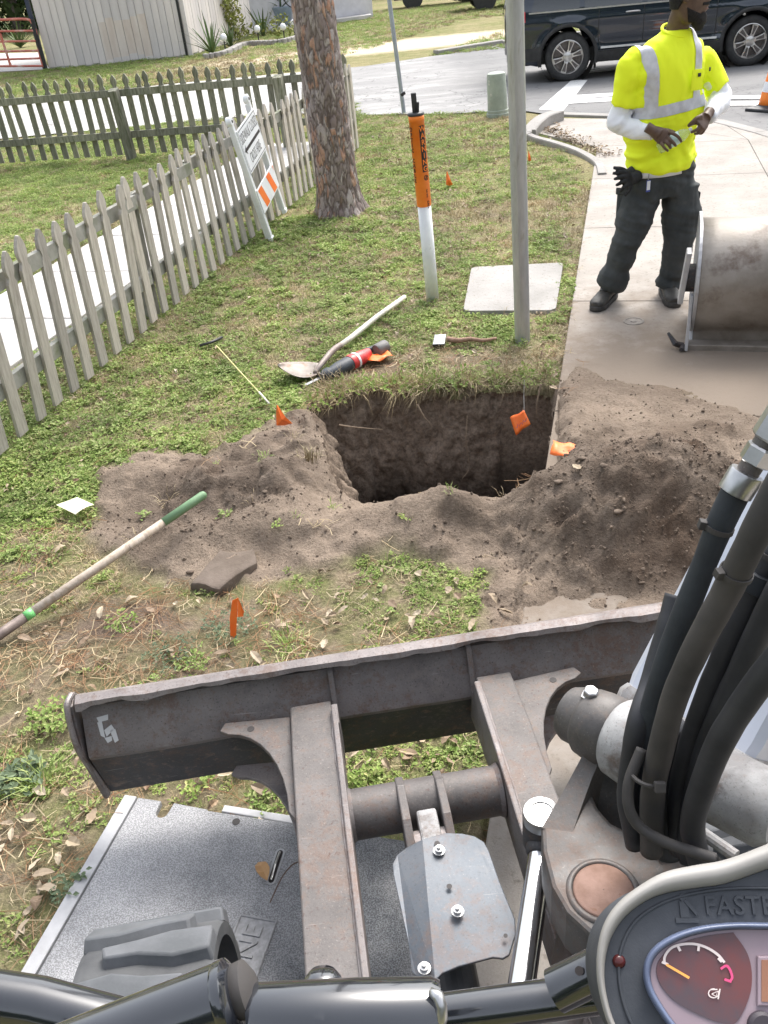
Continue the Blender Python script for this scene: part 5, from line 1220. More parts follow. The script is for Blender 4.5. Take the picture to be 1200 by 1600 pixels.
# ---- monitor console, bottom right
def console():
    o = V(1130, 1510, .60); n = (-CF*.93+CU*.36+CR*-.05).normalized(); x = (CR-n*CR.dot(n)).normalized(); y = n.cross(x)
    def PP(px, py, h=0.0):
        d = ray(px, py); oo = o+n*h; t = (oo-CO).dot(n)/d.dot(n); return CO+d*t
    MBEI = mat('beige_console_rim', (.23,.22,.205), (.29,.28,.265), rough=.55, scale=6, bump=.1, bscale=200, bdist=.0005, c3=(.40,.37,.33), s3=9, t3=(.6,.8), world=True)
    MPAN = mat('dark_console_plastic', (.035,.04,.05), (.055,.06,.07), rough=.6, scale=30, bump=.35, bscale=500, bdist=.0006, world=True)
    MPU = mat('console_dark_body', (.03,.026,.035), (.05,.04,.05), rough=.6, scale=9, world=True)
    MBLU = mat('blue_grey_bezel', (.08,.10,.16), (.13,.16,.25), rough=.35, scale=16, world=True, c3=(.06,.07,.1), s3=30, t3=(.6,.72))
    outer = [(1420,1130),(1300,1240),(1215,1308),(1180,1326),(1130,1344),(1085,1352),(1040,1362),(1005,1380),(968,1408),(945,1440),(934,1478),(932,1520),(938,1560),(950,1600),(975,1650),(1020,1720),(1200,1800),(1420,1800)]
    inner = [(1420,1195),(1300,1296),(1225,1346),(1178,1366),(1130,1382),(1090,1388),(1045,1395),(1010,1408),(978,1432),(957,1462),(947,1495),(945,1530),(951,1568),(963,1603),(988,1650),(1030,1705),(1200,1780),(1420,1780)]
    def smooth(L, k=6): return [(p.x, p.y) for p in cr([(a, b, 0) for a, b in L], k)]
    so, si = smooth(outer), smooth(inner)
    bm = B(); rows = []
    prof = [(0, -.05), (0.0, .002), (.12, .008), (.4, .0115), (.75, .010), (.95, .005), (1.0, -.004)]
    for t, h in prof: rows.append([bm.verts.new(PP(lerp(a[0], b[0], t), lerp(a[1], b[1], t), h)) for a, b in zip(so, si)])
    for a, b in zip(rows, rows[1:]):
        for i in range(len(a)-1): bm.faces.new((a[i], a[i+1], b[i+1], b[i]))
    bmesh.ops.recalc_face_normals(bm, faces=bm.faces)
    C_ = ew('console', bm, MBEI, smooth=True)
    # dark body inside the rim
    bm = prism(B(), [PP(a, b, 0) for a, b in si], -n*.08); ew('console_panel', bm, MPAN, C_)
    # raised lip line following the bezel
    lip = smooth([(1420,1398),(1300,1392),(1200,1388),(1150,1388),(1100,1393),(1050,1405),(1010,1425),(985,1450),(970,1485),(967,1525),(975,1570),(995,1615),(1030,1660)])
    ew('panel_ridge', tube(B(), [PP(a, b, .0005) for a, b in lip], .0012, 8), MPAN, C_, True)
    bez = smooth([(1420,1452),(1300,1444),(1200,1441),(1140,1441),(1090,1447),(1050,1460),(1020,1480),(1006,1505),(1006,1535),(1018,1565),(1045,1605),(1080,1645),(1140,1700)])
    bz2 = smooth([(1420,1462),(1300,1455),(1200,1453),(1142,1453),(1095,1459),(1058,1471),(1030,1489),(1018,1510),(1018,1535),(1030,1562),(1056,1600),(1092,1638),(1150,1690)])
    bm = B(); rows = [[bm.verts.new(PP(lerp(a[0], b[0], t), lerp(a[1], b[1], t), h)) for a, b in zip(bez, bz2)] for t, h in ((0, -.001), (.15, .006), (.5, .009), (.85, .007), (1, -.001))]
    for a, b in zip(rows, rows[1:]):
        for i in range(len(a)-1): bm.faces.new((a[i], a[i+1], b[i+1], b[i]))
    bmesh.ops.recalc_face_normals(bm, faces=bm.faces); ew('bezel', bm, MBLU, C_, True)
    MGB = mat('pale_dial_surround', (.27,.20,.23), (.32,.25,.28), rough=.35, scale=6); MRED = mat('dial_face', (.15,.05,.05), (.085,.06,.07), rough=.3, scale=22, lo=.40, hi=.60); MMARK = mat('dial_marking', (.72,.62,.60), rough=.5); MPINK = mat('dial_pink', (.70,.08,.22), rough=.5); MNEED = mat('dial_needle', (.95,.42,.10), rough=.5); MLCD = mat('lcd_brown', (.28,.13,.08), (.34,.17,.10), rough=.3, scale=9)
    D_ = ew('dial_plate', prism(B(), [PP(a, b, .0012) for a, b in bz2]+[PP(1420,1700,.0012)], -n*.004), MGB, C_)
    face = smooth([(1146,1457),(1100,1463),(1062,1475),(1036,1493),(1026,1514),(1032,1538),(1052,1562),(1085,1582),(1125,1598),(1150,1598),(1170,1560),(1175,1525),(1168,1490),(1146,1457)], 5)[:-1]
    bm = prism(B(), [PP(a, b, .0022) for a, b in face], -n*.001); ew('dial_face', bm, MRED, D_)
    cx, cy = 1082, 1527
    def stroke(pts, w, m, nm, h=.0032):
        bm = B(); L = []; 
        for i, (a, b) in enumerate(pts):
            p, q = pts[max(0, i-1)], pts[min(len(pts)-1, i+1)]; dx, dy = q[0]-p[0], q[1]-p[1]; k = math.hypot(dx, dy) or 1; nx_, ny_ = -dy/k*w/2, dx/k*w/2
            L.append((bm.verts.new(PP(a+nx_, b+ny_, h)), bm.verts.new(PP(a-nx_, b-ny_, h))))
        for a, b in zip(L, L[1:]): bm.faces.new((a[0], a[1], b[1], b[0]))
        bmesh.ops.recalc_face_normals(bm, faces=bm.faces); ew(nm, bm, m, D_)
    stroke(smooth([(1038,1505),(1039,1494),(1048,1482),(1063,1476),(1085,1475),(1105,1481),(1122,1492),(1132,1504)], 5), 4, MMARK, 'dial_scale')
    for a, b in (((1059,1478),(1063,1486)), ((1092,1477),(1091,1486)), ((1122,1497),(1128,1503)), ((1034,1503),(1044,1507))): stroke([a, b], 4, MMARK, 'tick_mark', .0033)
    stroke(smooth([(1126,1514),(1135,1509),(1141,1516),(1144,1527),(1141,1533)], 5), 4, MPINK, 'red_zone'); stroke([(1132,1530),(1143,1534)], 4, MPINK, 'red_zone', .0034)
    stroke([(1041,1507),(1077,1528)], 4, MNEED, 'needle', .0036)
    # engine temperature symbol
    stroke([(1115+8*math.cos(t), 1552+7*math.sin(t)) for t in np.linspace(-.6, 4.9, 16)], 2, MMARK, 'temperature_symbol'); stroke([(1110,1546),(1121,1546)], 2, MMARK, 'temperature_symbol', .0034); stroke([(1112,1553),(1119,1557),(1121,1549),(1112,1553)], 1.6, MMARK, 'temperature_symbol', .0036); stroke([(1122,1561),(1125,1545)], 2.4, MMARK, 'temperature_symbol', .0034)
    ew('lcd_frame', prism(B(), [PP(a, b, .004) for a, b in ((1184,1494),(1340,1494),(1340,1580),(1184,1572))], -n*.003, .001), MGB, D_)
    ew('lcd_screen', prism(B(), [PP(a, b, .0046) for a, b in ((1190,1500),(1334,1500),(1334,1573),(1190,1565))], -n*.003), MLCD, D_)
    q = ew('button', lathe(B(), [(.010, 0), (.010, .004), (.008, .006)], PP(1190, 1605, .001), n, 24), MPU, D_, sm=40)
    # raised seat belt reminder lettering
    xx = (PP(1300,1412)-PP(1095,1412)).normalized()
    q = text('lettering', 'FASTEN SEAT BELT', MPAN, mtx(PP(1100, 1416, .0002), xx, n.cross(xx)), .0172, None, depth=.0011, align='LEFT', bold=.0002, space_character=1.06); q.data.transform(XI); q.parent = C_
    bm = lathe(B(), [(.0028, 0), (.0028, .0012)], PP(1067, 1402, 0), n, 14); box(bm, (-.003, -.011, 0), (.003, -.0005, .0012), mtx(PP(1067, 1407, 0), xx+y*-.0, n.cross(xx))); box(bm, (-.008, -.0135, 0), (.008, -.0105, .0012), mtx(PP(1070, 1409, 0), xx, n.cross(xx))); box(bm, (-.0012, -.011, .0), (.0012, .001, .0018), mtx(PP(1071, 1408, 0), xx+y*.8, n.cross(xx)-xx*.8))
    ew('seat_belt_symbol', bm, MPAN, C_)
    # indicator lamp, unlit
    q = ew('indicator_lamp', lathe(B(), [(.0045, 0), (.0045, .0008), (.0028, .002), (.001, .0026)], PP(967, 1502, 0), n, 20), mat('red_lens', (.07,.012,.012), rough=.25), C_, True)
console()
# ---- bucket resting on the sidewalk
def bucket():
    MBK = mat('muddy_bucket_steel', (.17,.145,.12), (.33,.30,.27), rough=.6, metal=.25, scale=3.5, bump=.4, bscale=60, bdist=.003, c3=(.15,.115,.095), s3=5, t3=(.55,.68), world=True, rvar=.12)
    MBE = mat('bucket_edge_steel', (.36,.36,.38), (.50,.50,.51), rough=.5, metal=.4, scale=9, world=True, bump=.2)
    x0, x1 = 1.80, 2.75; yc, zc, r = 4.70, .33, .315
    ang = np.linspace(R_(-100), R_(98), 26); pr = [(yc-math.cos(a)*r*(1.0 if a < 0 else 1.02), zc+math.sin(a)*r*(1.0 if a > 0 else .99)) for a in ang]
    pr = [(4.46, .025)]+[p for p in pr if p[1] > .06]
    bm = B(); rr = []
    for x in np.linspace(x0, x1, 12): rr.append([bm.verts.new((x, y-.012*math.sin((x-x0)*9)*.3, z)) for y, z in pr])
    for a, b in zip(rr, rr[1:]):
        for i in range(len(pr)-1): bm.faces.new((a[i], a[i+1], b[i+1], b[i]))
    bmesh.ops.recalc_face_normals(bm, faces=bm.faces)
    q = link('bucket', bm, MBK, EX, True); q.matrix_parent_inverse = XI @ Matrix.Translation((1.78, 4.45, 0)) @ Matrix.Rotation(R_(-19), 4, 'Z') @ Matrix.Translation((-1.78, -4.45, 0)); sm = q.modifiers.new('s', 'SOLIDIFY'); sm.thickness = .014
    def k(name, bm, m=MBE): z = link(name, bm, m, q); return z
    for x, t in ((x0-.016, .018), (x1, .018)):
        pts = [Vector((x, y-.004, z)) for y, z in pr]+[Vector((x, yc+.18, zc+r*.98)), Vector((x, yc+.30, .10)), Vector((x, yc+.1, .02))]
        bm = prism(B(), pts, (t, 0, 0), .003); k('side_plate', bm)
    c = P(x0-.016, 4.58, .36); bm = lathe(B(), [(.075, 0), (.075, .05)], c, (-1, 0, 0), 28); autosmooth(k('pin_sleeve', bm, MSTD))
    bm = box(B(), (x0-.095, 4.49, .24), (x0-.068, 4.60, .52), None, .004)
    for v in bm.verts: v.co.x += (v.co.z-.24)*.08
    k('ear_plate', bm)
    bm = prism(B(), [P(x0-.022, 4.37, .02), P(x0-.022, 4.44, .02), P(x0-.018, 4.50, .30), P(x0-.018, 4.44, .30)], (-.016, 0, 0), .003); k('side_cutter', bm)
    bm = box(B(), (x0-.03, 4.40, .005), (x1, 4.50, .045), None, .006); k('cutting_edge', bm, MBK)
    bm = B(); tube(bm, [P(x0-.05, 4.42, .03), P(x0-.09, 4.40, .05), P(x0-.13, 4.45, .09)], [.018, .016, .008], 6); tube(bm, [P(x0-.05, 4.42, .03), P(x0-.055, 4.36, .03)], [.016, .012], 6); k('bent_tooth', bm, MSTD)
bucket()
# ============================================================ BOX LID under the machine
def boxlid():
    m, n, l, b = _nodes('polymer_lid'); tc = n.new('ShaderNodeTexCoord').outputs['Object']
    w = noise(n, l, tc, 300, 2, .5, .4); big = noise(n, l, tc, 3.2, 5, .6); sx = n.new('ShaderNodeSeparateXYZ'); l.new(tc, sx.inputs[0])
    ridge = ramp(n, l, w, [(.42, 0.0), (.60, 1.0)])
    # dusty blotches, plus shade of the arms painted in: darker to the right
    dust_shade = ramp(n, l, math_(n, l, 'ADD', math_(n, l, 'MULTIPLY', big, 1.0), math_(n, l, 'MULTIPLY', sx.outputs['X'], -.42)), [(.18, 0.0), (.52, 1.0)])
    base = mixc(n, l, dust_shade, (.05,.053,.06), (.22,.22,.225)); top = mixc(n, l, dust_shade, (.135,.145,.16), (.40,.40,.41))
    l.new(mixc(n, l, ridge, base, top), b.inputs['Base Color']); b.inputs['Roughness'].default_value = .8
    bumpn(n, l, b, w, .8, .0025)
    ms = mat('lid_rim', (.34,.34,.35), (.46,.46,.47), rough=.8, scale=9, bump=.3, bscale=120, c3=(.34,.33,.31), s3=12, t3=(.58,.75))
    Wd, Ln = 1.02, 1.25; z = .034
    e = empty('utility_box_lid', (LID0.x, LID0.y, 0), 0, label='dusty grey stippled utility box lid lying under the blade arms', cat='utility cover')
    X = Vector((LX.x, LX.y, 0)).normalized(); Y = Vector((LY.x, LY.y, 0)).normalized(); MM = mtx((0, 0, z), X, Y); up = -1 if MM.col[2][2] < 0 else 1
    def q3(x, y, h=0): return X*x+Y*y+P(0, 0, z+h)
    # plate with a notch and keyhole slot left open
    cxn = .135
    def seg(x0, x1, y0, y1, m_, nm='lid_plate', h=0, th=.03):
        bm = prism(B(), [q3(x0, y0, h), q3(x1, y0, h), q3(x1, y1, h), q3(x0, y1, h)], (0, 0, -th), .002); return link(nm, bm, m_, e)
    # outline with the semicircular notch at the far edge
    out = [(.042, .0)]+[(cxn-.020, 0)]+[(cxn+.018*math.cos(a), .035+.018*math.sin(a)) for a in np.linspace(math.pi, 0, 9)]+[(cxn+.020, 0)]+[(.26, .004), (.262, .008), (Wd, .008), (Wd, Ln), (.042, Ln)]
    bm = prism(B(), [q3(x, y) for x, y in out], (0, 0, -.03)); L_ = link('lid_plate', bm, m, e); 
    bev = L_.modifiers.new('b', 'BEVEL'); bev.width = .0015; bev.limit_method = 'ANGLE'
    seg(0, .038, 0, Ln, ms, 'lid_border', .004, .04)
    # piece of the box rim showing behind, and broken bits
    bm = prism(B(), [q3(.30, -.022, -.004), q3(.55, -.024, -.010), q3(.55, .002, -.010), q3(.30, .0, -.004)], (0, 0, -.03), .003); link('box_rim', bm, ms, e)
    bm = prism(B(), [q3(.60, -.03, -.02), q3(.74, -.025, -.022), q3(.74, .0, -.02), q3(.60, -.002, -.018)], (0, 0, -.03), .003); link('box_rim', bm, ms, e)
    # slot
    sc = XW = None
    def local(px, py): g = G(px, py, z)-Vector((LID0.x, LID0.y, 0)); return g.dot(X), g.dot(Y)
    (ax, ay), (bx, by) = local(438, 1333), local(424, 1376)
    d = Vector((bx-ax, by-ay)).normalized(); s = Vector((-d.y, d.x))
    def ring(r0, r1, h0, m_, nm):
        pts = []
        for k in range(9): a = math.pi*k/8; pts.append(Vector((ax, ay))-d*math.sin(a)*r1+s*math.cos(a)*r1)
        for k in range(9): a = math.pi*k/8; pts.append(Vector((bx, by))+d*math.sin(a)*r1-s*math.cos(a)*r1)
        bm = prism(B(), [q3(p.x, p.y, h0) for p in pts], (0, 0, -.003)); return link(nm, bm, m_, e)
    ring(0, .013, .0020, ms, 'slot_frame'); ring(0, .0075, .0026, MINK, 'slot_recess')
    bm = tube(B(), [q3(ax, ay, .006), q3((ax+bx)/2, (ay+by)/2, .010), q3(bx, by, .004)], .003, 6); link('lifting_pin', bm, MZINC, e)
    x_, y_ = local(369, 1284); bm = lathe(B(), [(.011, 0), (.011, .001)], q3(x_, y_, .0002), (0, 0, 1), 20); link('bolt_recess', bm, MINK, e)
    # raised lettering in its frame
    tx, ty = local(392, 1485); U = -Y; V_ = P(0, 0, 1).cross(U)
    fr = mat('lid_lettering', (.20,.20,.205), (.31,.31,.32), rough=.8, scale=60)
    # reads from the machine towards the pit; far end of the word is in view
    ex, ey = local(400, 1446)
    q = text('lettering', 'TELEPHONE', fr, mtx(q3(ex, ey, .0005), U, V_), .066, e, depth=.0016, align='RIGHT', bold=.0005, space_character=1.05)
    a0 = .018; hh = .047
    cor = [q3(ex, ey)+U*a0+V_*hh, q3(ex, ey)+U*a0-V_*hh, q3(ex, ey)-U*.42-V_*hh, q3(ex, ey)-U*.42+V_*hh]
    link('lettering_panel', prism(B(), [c+P(0,0,.0008) for c in cor], (0, 0, -.003)), ms if 0 else fr, e)
    for a, b_ in zip(cor, cor[1:]+cor[:1]): link('lettering_frame', tube(B(), [a+P(0,0,.0015), b_+P(0,0,.0015)], .003, 6), fr, e)
    q.location = (0, 0, .0022)
    # twig
    t = cr([G(422,1410,.045), G(440,1372,.055), G(456,1352,.05), G(470,1345,.045)], 5); link('twig', tube(B(), t, .0018, 5), mat('twig_bark', (.12,.08,.06), rough=.9), label='thin dark twig lying across the grey box lid', cat='twig')
boxlid()

# ============================================================ TOOLS AND SMALL THINGS
MWOOD = mat('shovel_handle_wood', (.36,.29,.22), (.50,.43,.36), rough=.75, scale=8, stretch=(6, 6, .8), bump=.3, bscale=60, c3=(.24,.19,.16), s3=7, t3=(.58,.72), world=True)
MWOODP = mat('pale_handle_wood', (.58,.55,.47), (.70,.67,.60), rough=.7, scale=8, bump=.2, c3=(.38,.34,.28), s3=6, t3=(.58,.72), world=True)
def digging_tool():
    a = G(320, 772, .20); b = G(-60, 1032, .02); z = lambda t: lerp(a, b, t)
    e = empty('digging_tool_handle', P(a.x, a.y, 0), label='long wooden tool handle with green grip end, propped on the left spoil heap', cat='shovel'); 
    def K(n_, bm, m): q = link(n_, bm, m, None, True); setinv(q, e); return q
    K('handle', tube(B(), [z(.19), z(.5), z(.83)], [.0165, .0175, .018], 20), MWOOD)
    K('grip', tube(B(), [z(-.005), z(.0), z(.01), z(.192)], [.006, .0145, .018, .0178], 20), mat('green_grip', (.13,.24,.12), (.19,.31,.17), rough=.55, scale=9, c3=(.25,.33,.22), s3=9, t3=(.6,.75), world=True))
    K('green_band', tube(B(), [z(.735), z(.765)], .0192, 20), mat('green_tape', (.16,.52,.16), (.2,.6,.2), rough=.4, scale=30))
    K('ferrule', tube(B(), [z(.765), z(1.05)], [.0185, .021], 20), MWOOD if 0 else mat('dark_ferrule', (.13,.10,.09), (.22,.18,.16), rough=.6, metal=.3, scale=20, world=True))
    f = z(1.05); d = (b-a).normalized(); s = Vector((-d.y, d.x, 0))
    bm = B(); rows = []
    for i in range(9):
        t = i/8; w = [.03, .085, .10, .105, .105, .10, .085, .055, .01][i]; rows.append([bm.verts.new(f+d*(t*.30)+s*w*u+P(0, 0, .012+.03*u*u-.02*t)) for u in (-1, -.5, 0, .5, 1)])
    for p, q in zip(rows, rows[1:]):
        for i in range(4): bm.faces.new((p[i], p[i+1], q[i+1], q[i]))
    q = K('shovel_blade', bm, MCAST)
digging_tool()
def shovel():
    g = [G(632, 464, .04), G(590, 494, .05), G(548, 528, .06), G(520, 548, .07), G(503, 568, .06), G(492, 583, .035)]
    e = empty('round_shovel', P(g[5].x, g[5].y, 0), label='round point shovel with pale wooden handle lying in the grass behind the pit', cat='shovel')
    def K(n_, bm, m, s=True): q = link(n_, bm, m, None, s); setinv(q, e); return q
    K('handle', tube(B(), g[:4], [.015, .016, .0165, .017], 18), MWOODP)
    K('socket', tube(B(), cr([lerp(g[2], g[3], .6)]+g[3:], 6), list(np.interp(np.linspace(0, 1, 19), [0, .5, 1], [.019, .018, .013])), 16), mat('shovel_socket', (.20,.16,.14), (.28,.24,.22), rough=.6, metal=.3, scale=30, world=True))
    c0 = G(500, 580, .03); c1 = G(436, 583, .05); d = (c1-c0).normalized(); s = Vector((-d.y, d.x, 0)); L = (c1-c0).length; bm = B(); rows = []; n = 12
    for i in range(n+1):
        t = i/n; w = .115*math.sin(math.pi*(.12+.88*t)**.9)**.6 if t < 1 else .006
        rows.append([bm.verts.new(c0+d*L*t+s*w*u+P(0, 0, .018*u*u+.035*t-.02*math.sin(t*3.1))) for u in np.linspace(-1, 1, 9)])
    for p, q in zip(rows, rows[1:]):
        for i in range(8): bm.faces.new((p[i], p[i+1], q[i+1], q[i]))
    q = K('shovel_blade', bm, mat('shovel_steel', (.17,.145,.125), (.26,.23,.205), rough=.55, metal=.35, scale=12, world=True, c3=(.2,.12,.08), s3=9)); m = q.modifiers.new('s', 'SOLIDIFY'); m.thickness = .003
shovel()
def saw():
    a = G(505, 588, .04); b = G(596, 543, .045); d = (b-a); L = d.length; d.normalize(); s = Vector((-d.y, d.x, 0)); MM = mtx(a, d, s)
    e = empty('reciprocating_saw', P(a.x, a.y, 0), label='red and black reciprocating saw lying beside the shovel head', cat='power saw')
    def K(n_, bm, m, sm=40): q = link(n_, bm, m); setinv(q, e); autosmooth(q, sm); return q
    MR = mat('red_tool_shell', (.52,.035,.035), (.62,.06,.06), rough=.4, scale=20, c3=(.5,.3,.28), s3=20, t3=(.66,.76), world=True); MBR = mat('black_rubber_boot', (.025,.032,.042), (.05,.058,.07), rough=.55, scale=20, world=True)
    def lo(st, m, nm, seg=18):
        bm = B(); rr = []
        for t, y, z, ry, rz in st: rr.append([bm.verts.new(MM @ Vector((t*L, y+ry*math.cos(k*6.283/seg), z+rz*math.sin(k*6.283/seg)))) for k in range(seg)])
        for p, q in zip(rr, rr[1:]):
            for k in range(seg): bm.faces.new((p[k], p[(k+1) % seg], q[(k+1) % seg], q[k]))
        bm.faces.new(rr[0]); bm.faces.new(rr[-1]); bmesh.ops.recalc_face_normals(bm, faces=bm.faces); return K(nm, bm, m)
    lo([(.00, 0, .0, .025, .022), (.04, 0, 0, .038, .034), (.10, 0, 0, .040, .036), (.11, 0, 0, .030, .028), (.13, 0, .0, .032, .030), (.25, 0, .0, .045, .038), (.42, 0, .0, .048, .042), (.45, 0, 0, .046, .04)], MBR, 'gear_boot')
    lo([(.44, 0, 0, .049, .044), (.46, 0, 0, .051, .046), (.66, .0, .0, .044, .040), (.72, .005, 0, .036, .034), (.80, .012, 0, .028, .028)], MR, 'motor_housing')
    lo([(.52, .0, .0, .052, .047), (.55, 0, 0, .052, .047)], MWSIGN, 'white_band')
    lo([(.70, .028, .0, .020, .022), (.80, .040, .0, .018, .020), (.92, .030, 0, .018, .02), (.98, .01, 0, .022, .022)], MBR, 'rear_handle')
    lo([(.88, -.01, 0, .034, .036), (.90, -.01, 0, .042, .040), (1.06, -.005, 0, .042, .038), (1.08, 0, 0, .036, .034)], mat('battery_grey', (.12,.115,.11), (.17,.16,.155), rough=.6, scale=20), 'battery')
    bm = box(B(), (-.13, -.010, -.001), (.01, .012, .001), MM, 0); K('blade', bm, MZINC)
    bm = box(B(), (-.02, -.03, -.02), (-.012, .03, .024), MM, .002); K('shoe', bm, MCAST)
saw()
def laidflag(px, py, w, h, label, z=.02, rot=0, seed=1):
    o = G(px, py, z); e = empty('marking_flag', o, label=label, cat='marking flag', group='orange marking flags'); r = random.Random(seed); bm = B(); n, k = 7, 5; vs = []
    for i in range(n):
        for j in range(k):
            u, v = i/(n-1)-.5, j/(k-1)-.5; a = rot; x = u*w*(1+r.uniform(-.04, .04)); y = v*h*(1+.15*u); vs.append(bm.verts.new((x*math.cos(a)-y*math.sin(a), x*math.sin(a)+y*math.cos(a), .008*math.sin(u*9+v*5+seed)+.006*r.random())))
    for i in range(n-1):
        for j in range(k-1): q = i*k+j; bm.faces.new((vs[q], vs[q+k], vs[q+k+1], vs[q+1]))
    q = link('flag_sheet', bm, MFLAG, e, True); m = q.modifiers.new('s', 'SOLIDIFY'); m.thickness = .0008; return e
laidflag(592, 557, .15, .10, 'crumpled orange flag lying against the battery of the saw', .03, .5, 2)
e_ = laidflag(887, 705, .14, .085, 'creased orange flag lying flat on the soil at the right rim of the pit', .12, -.35, 5); e_.rotation_euler = (.35, .1, 0)
def hangflag():
    o = WY(812, 660, 4.12); e = empty('marking_flag', o, label='orange flag with scribbled blue ink hanging inside the pit against its back wall', cat='marking flag', group='orange marking flags')
    c = [WY(797, 652, 4.10), WY(819, 641, 4.10), WY(829, 662, 4.06), WY(806, 680, 4.05)]; bm = B(); n = 6; vs = []
    for i in range(n+1):
        for j in range(n+1): u, v = i/n, j/n; p = (c[0]*(1-u)+c[1]*u)*(1-v)+(c[3]*(1-u)+c[2]*u)*v; vs.append(bm.verts.new(p-o+P(0, .006*math.sin(u*8+v*4), 0)))
    for i in range(n):
        for j in range(n): k = i*(n+1)+j; bm.faces.new((vs[k], vs[k+n+1], vs[k+n+2], vs[k+1]))
    q = link('flag_sheet', bm, MFLAG, e, True); m = q.modifiers.new('s', 'SOLIDIFY'); m.thickness = .0008
    MI = mat('blue_ink', (.15,.10,.28), rough=.6)
    path = [WY(806+t*1.7, 668-t*1.25+3*math.sin(t*2.4), 4.045) for t in range(11)]; link('ink_scribble', tube(B(), [p-o for p in path], .0012, 5), MI, q)
    link('wire', tube(B(), [c[1]-o, c[1]-o+P(.01, .06, .06), c[1]-o+P(.02, .10, .13)], .0014, 5), MWIRE, e)
hangflag()
# nearest flag: folded upright pennant
def nearflag():
    o = G(366, 1000); o.z = float(hz(o.x, o.y)); e = empty('marking_flag', o, label='nearest orange flag, folded and standing in grey weeds beyond the blade', cat='marking flag', group='orange marking flags')
    t = WY(358, 928, o.y-.02)-o; link('wire', tube(B(), [P(0,0,-.02), t*.9, t], .0016, 5), MWIRE, e)
    def w(x, y, dy=0): return WY(x, y, o.y-.015+dy)-o
    bm = B(); a = [w(363,938), w(372,934), w(370,972), w(369,995), w(360,996), w(359,965)]; bm.faces.new([bm.verts.new(p) for p in a]); b = [w(372,934), w(381,955, .015), w(380,963, .02), w(371,964, -.005)]; bm.faces.new([bm.verts.new(p) for p in b])
    c = [w(363,938), w(372,934), w(366,945, .02), w(360,960, .02)]; bm.faces.new([bm.verts.new(p) for p in c])
    q = link('flag_sheet', bm, MFLAG, e); m = q.modifiers.new('s', 'SOLIDIFY'); m.thickness = .0008
nearflag()
def phone():
    MM = mtx(G(687, 537, .028), G(697, 525)-G(693, 549), G(676, 538)-G(700, 537)); e = empty('mobile_phone', G(687, 537), label='mobile phone lying screen up in the grass left of a brown root', cat='phone'); MM.translation = P(0, 0, .028)
    q = link('phone_body', box(B(), (-.078, -.037, -.009), (.078, .037, .0), MM, .003), MBLACK, e); link('screen', box(B(), (-.073, -.033, 0), (.073, .033, .0012), MM), mat('glossy_screen', (.62,.64,.66), rough=.12, spec=.8, coat=1), e)
phone()
MROOT = mat('root_bark', (.22,.13,.09), (.33,.21,.15), rough=.85, scale=30, bump=.4, world=True)
link('root', tube(B(), cr([G(700,530,.02), G(716,532,.03), G(735,530,.03), G(755,532,.03), G(775,529,.02)], 5), list(np.linspace(.018, .010, 21)), 8), MROOT, smooth=True, label='short brown root piece lying right of the phone', cat='root')
def rod():
    MY = mat('yellow_fibreglass', (.62,.56,.20), (.70,.66,.35), rough=.5, scale=20); e = empty('probe_rod', G(420, 630), label='thin yellow probe rod with black tee handle lying on the lawn left of the shovel', cat='probe rod'); z = e.location.copy()
    def K(n_, pts, r, m): q = link(n_, tube(B(), pts, r, 8), m, None, True); setinv(q, e)
    K('rod', [G(421,631,.03), G(338,540,.05)], .0038, MY); K('tee_handle', [G(312,540,.035), G(330,535,.04), G(347,527,.035)], .009, MBLACK)
    K('worn_tip', [G(421,631,.03), G(405,613,.034)], .0058, MWOODP)
rod()
def card():
    c = [G(88,789,.045), G(121,777,.05), G(147,789,.055), G(118,804,.04)]; bm = B(); n = 5; vs = []
    for i in range(n+1):
        for j in range(n+1): u, v = i/n, j/n; p = (c[0]*(1-u)+c[1]*u)*(1-v)+(c[3]*(1-u)+c[2]*u)*v; vs.append(bm.verts.new(p+P(0, 0, .008*math.sin(u*3)*v)))
    for i in range(n):
        for j in range(n): k = i*(n+1)+j; bm.faces.new((vs[k], vs[k+n+1], vs[k+n+2], vs[k+1]))
    q = link('paper_card', bm, mat('pale_yellow_card', (.74,.72,.50), (.78,.77,.60), rough=.7, scale=9, world=True), label='pale yellow paper card lying on the grass left of the spoil', cat='paper'); m = q.modifiers.new('s', 'SOLIDIFY'); m.thickness = .0008
card()
def sod():
    bm = B(); c = [G(300,925), G(352,872), G(400,872), G(408,892), G(345,935)]; cc = sum(c, Vector())/5
    bm = prism(bm, [p+P(0,0,.045) for p in c], (0, 0, -.10), .012); bmesh.ops.subdivide_edges(bm, edges=bm.edges[:], cuts=3, use_grid_fill=True)
    for v in bm.verts:
        p = np.array([[v.co.x, v.co.y, v.co.z]]); v.co += v.co.normalized()*0+Vector((float(n3(p, 14, 3, 5)), float(n3(p, 14, 3, 6)), float(n3(p, 12, 3, 7))))*.016
    link('soil_slab', bm, mat('packed_soil', (.11,.085,.066), (.17,.135,.11), rough=.95, scale=9, bump=.6, bscale=80, bdist=.004, world=True), smooth=True, label='slab of packed soil lying at the front edge of the left spoil heap', cat='soil clod')
    for i, (px, py, s) in enumerate(((292,732,.05),(960,880,.035),(905,820,.03),(938,838,.03),(1000,930,.02),(1045,815,.025),(870,840,.03),(420,800,.03),(300,905,.03))):
        g = G(px, py); o = link('soil_clod', clod(50+i, MSOIL, 2), None, None, True, label='loose lump of brown soil resting on the spoil heap', cat='soil clod', group='large soil lumps'); o.location = (g.x, g.y, float(hz(g.x, g.y))+s*.2); o.scale = (s*1.0, s*.85, s*.75)
sod()
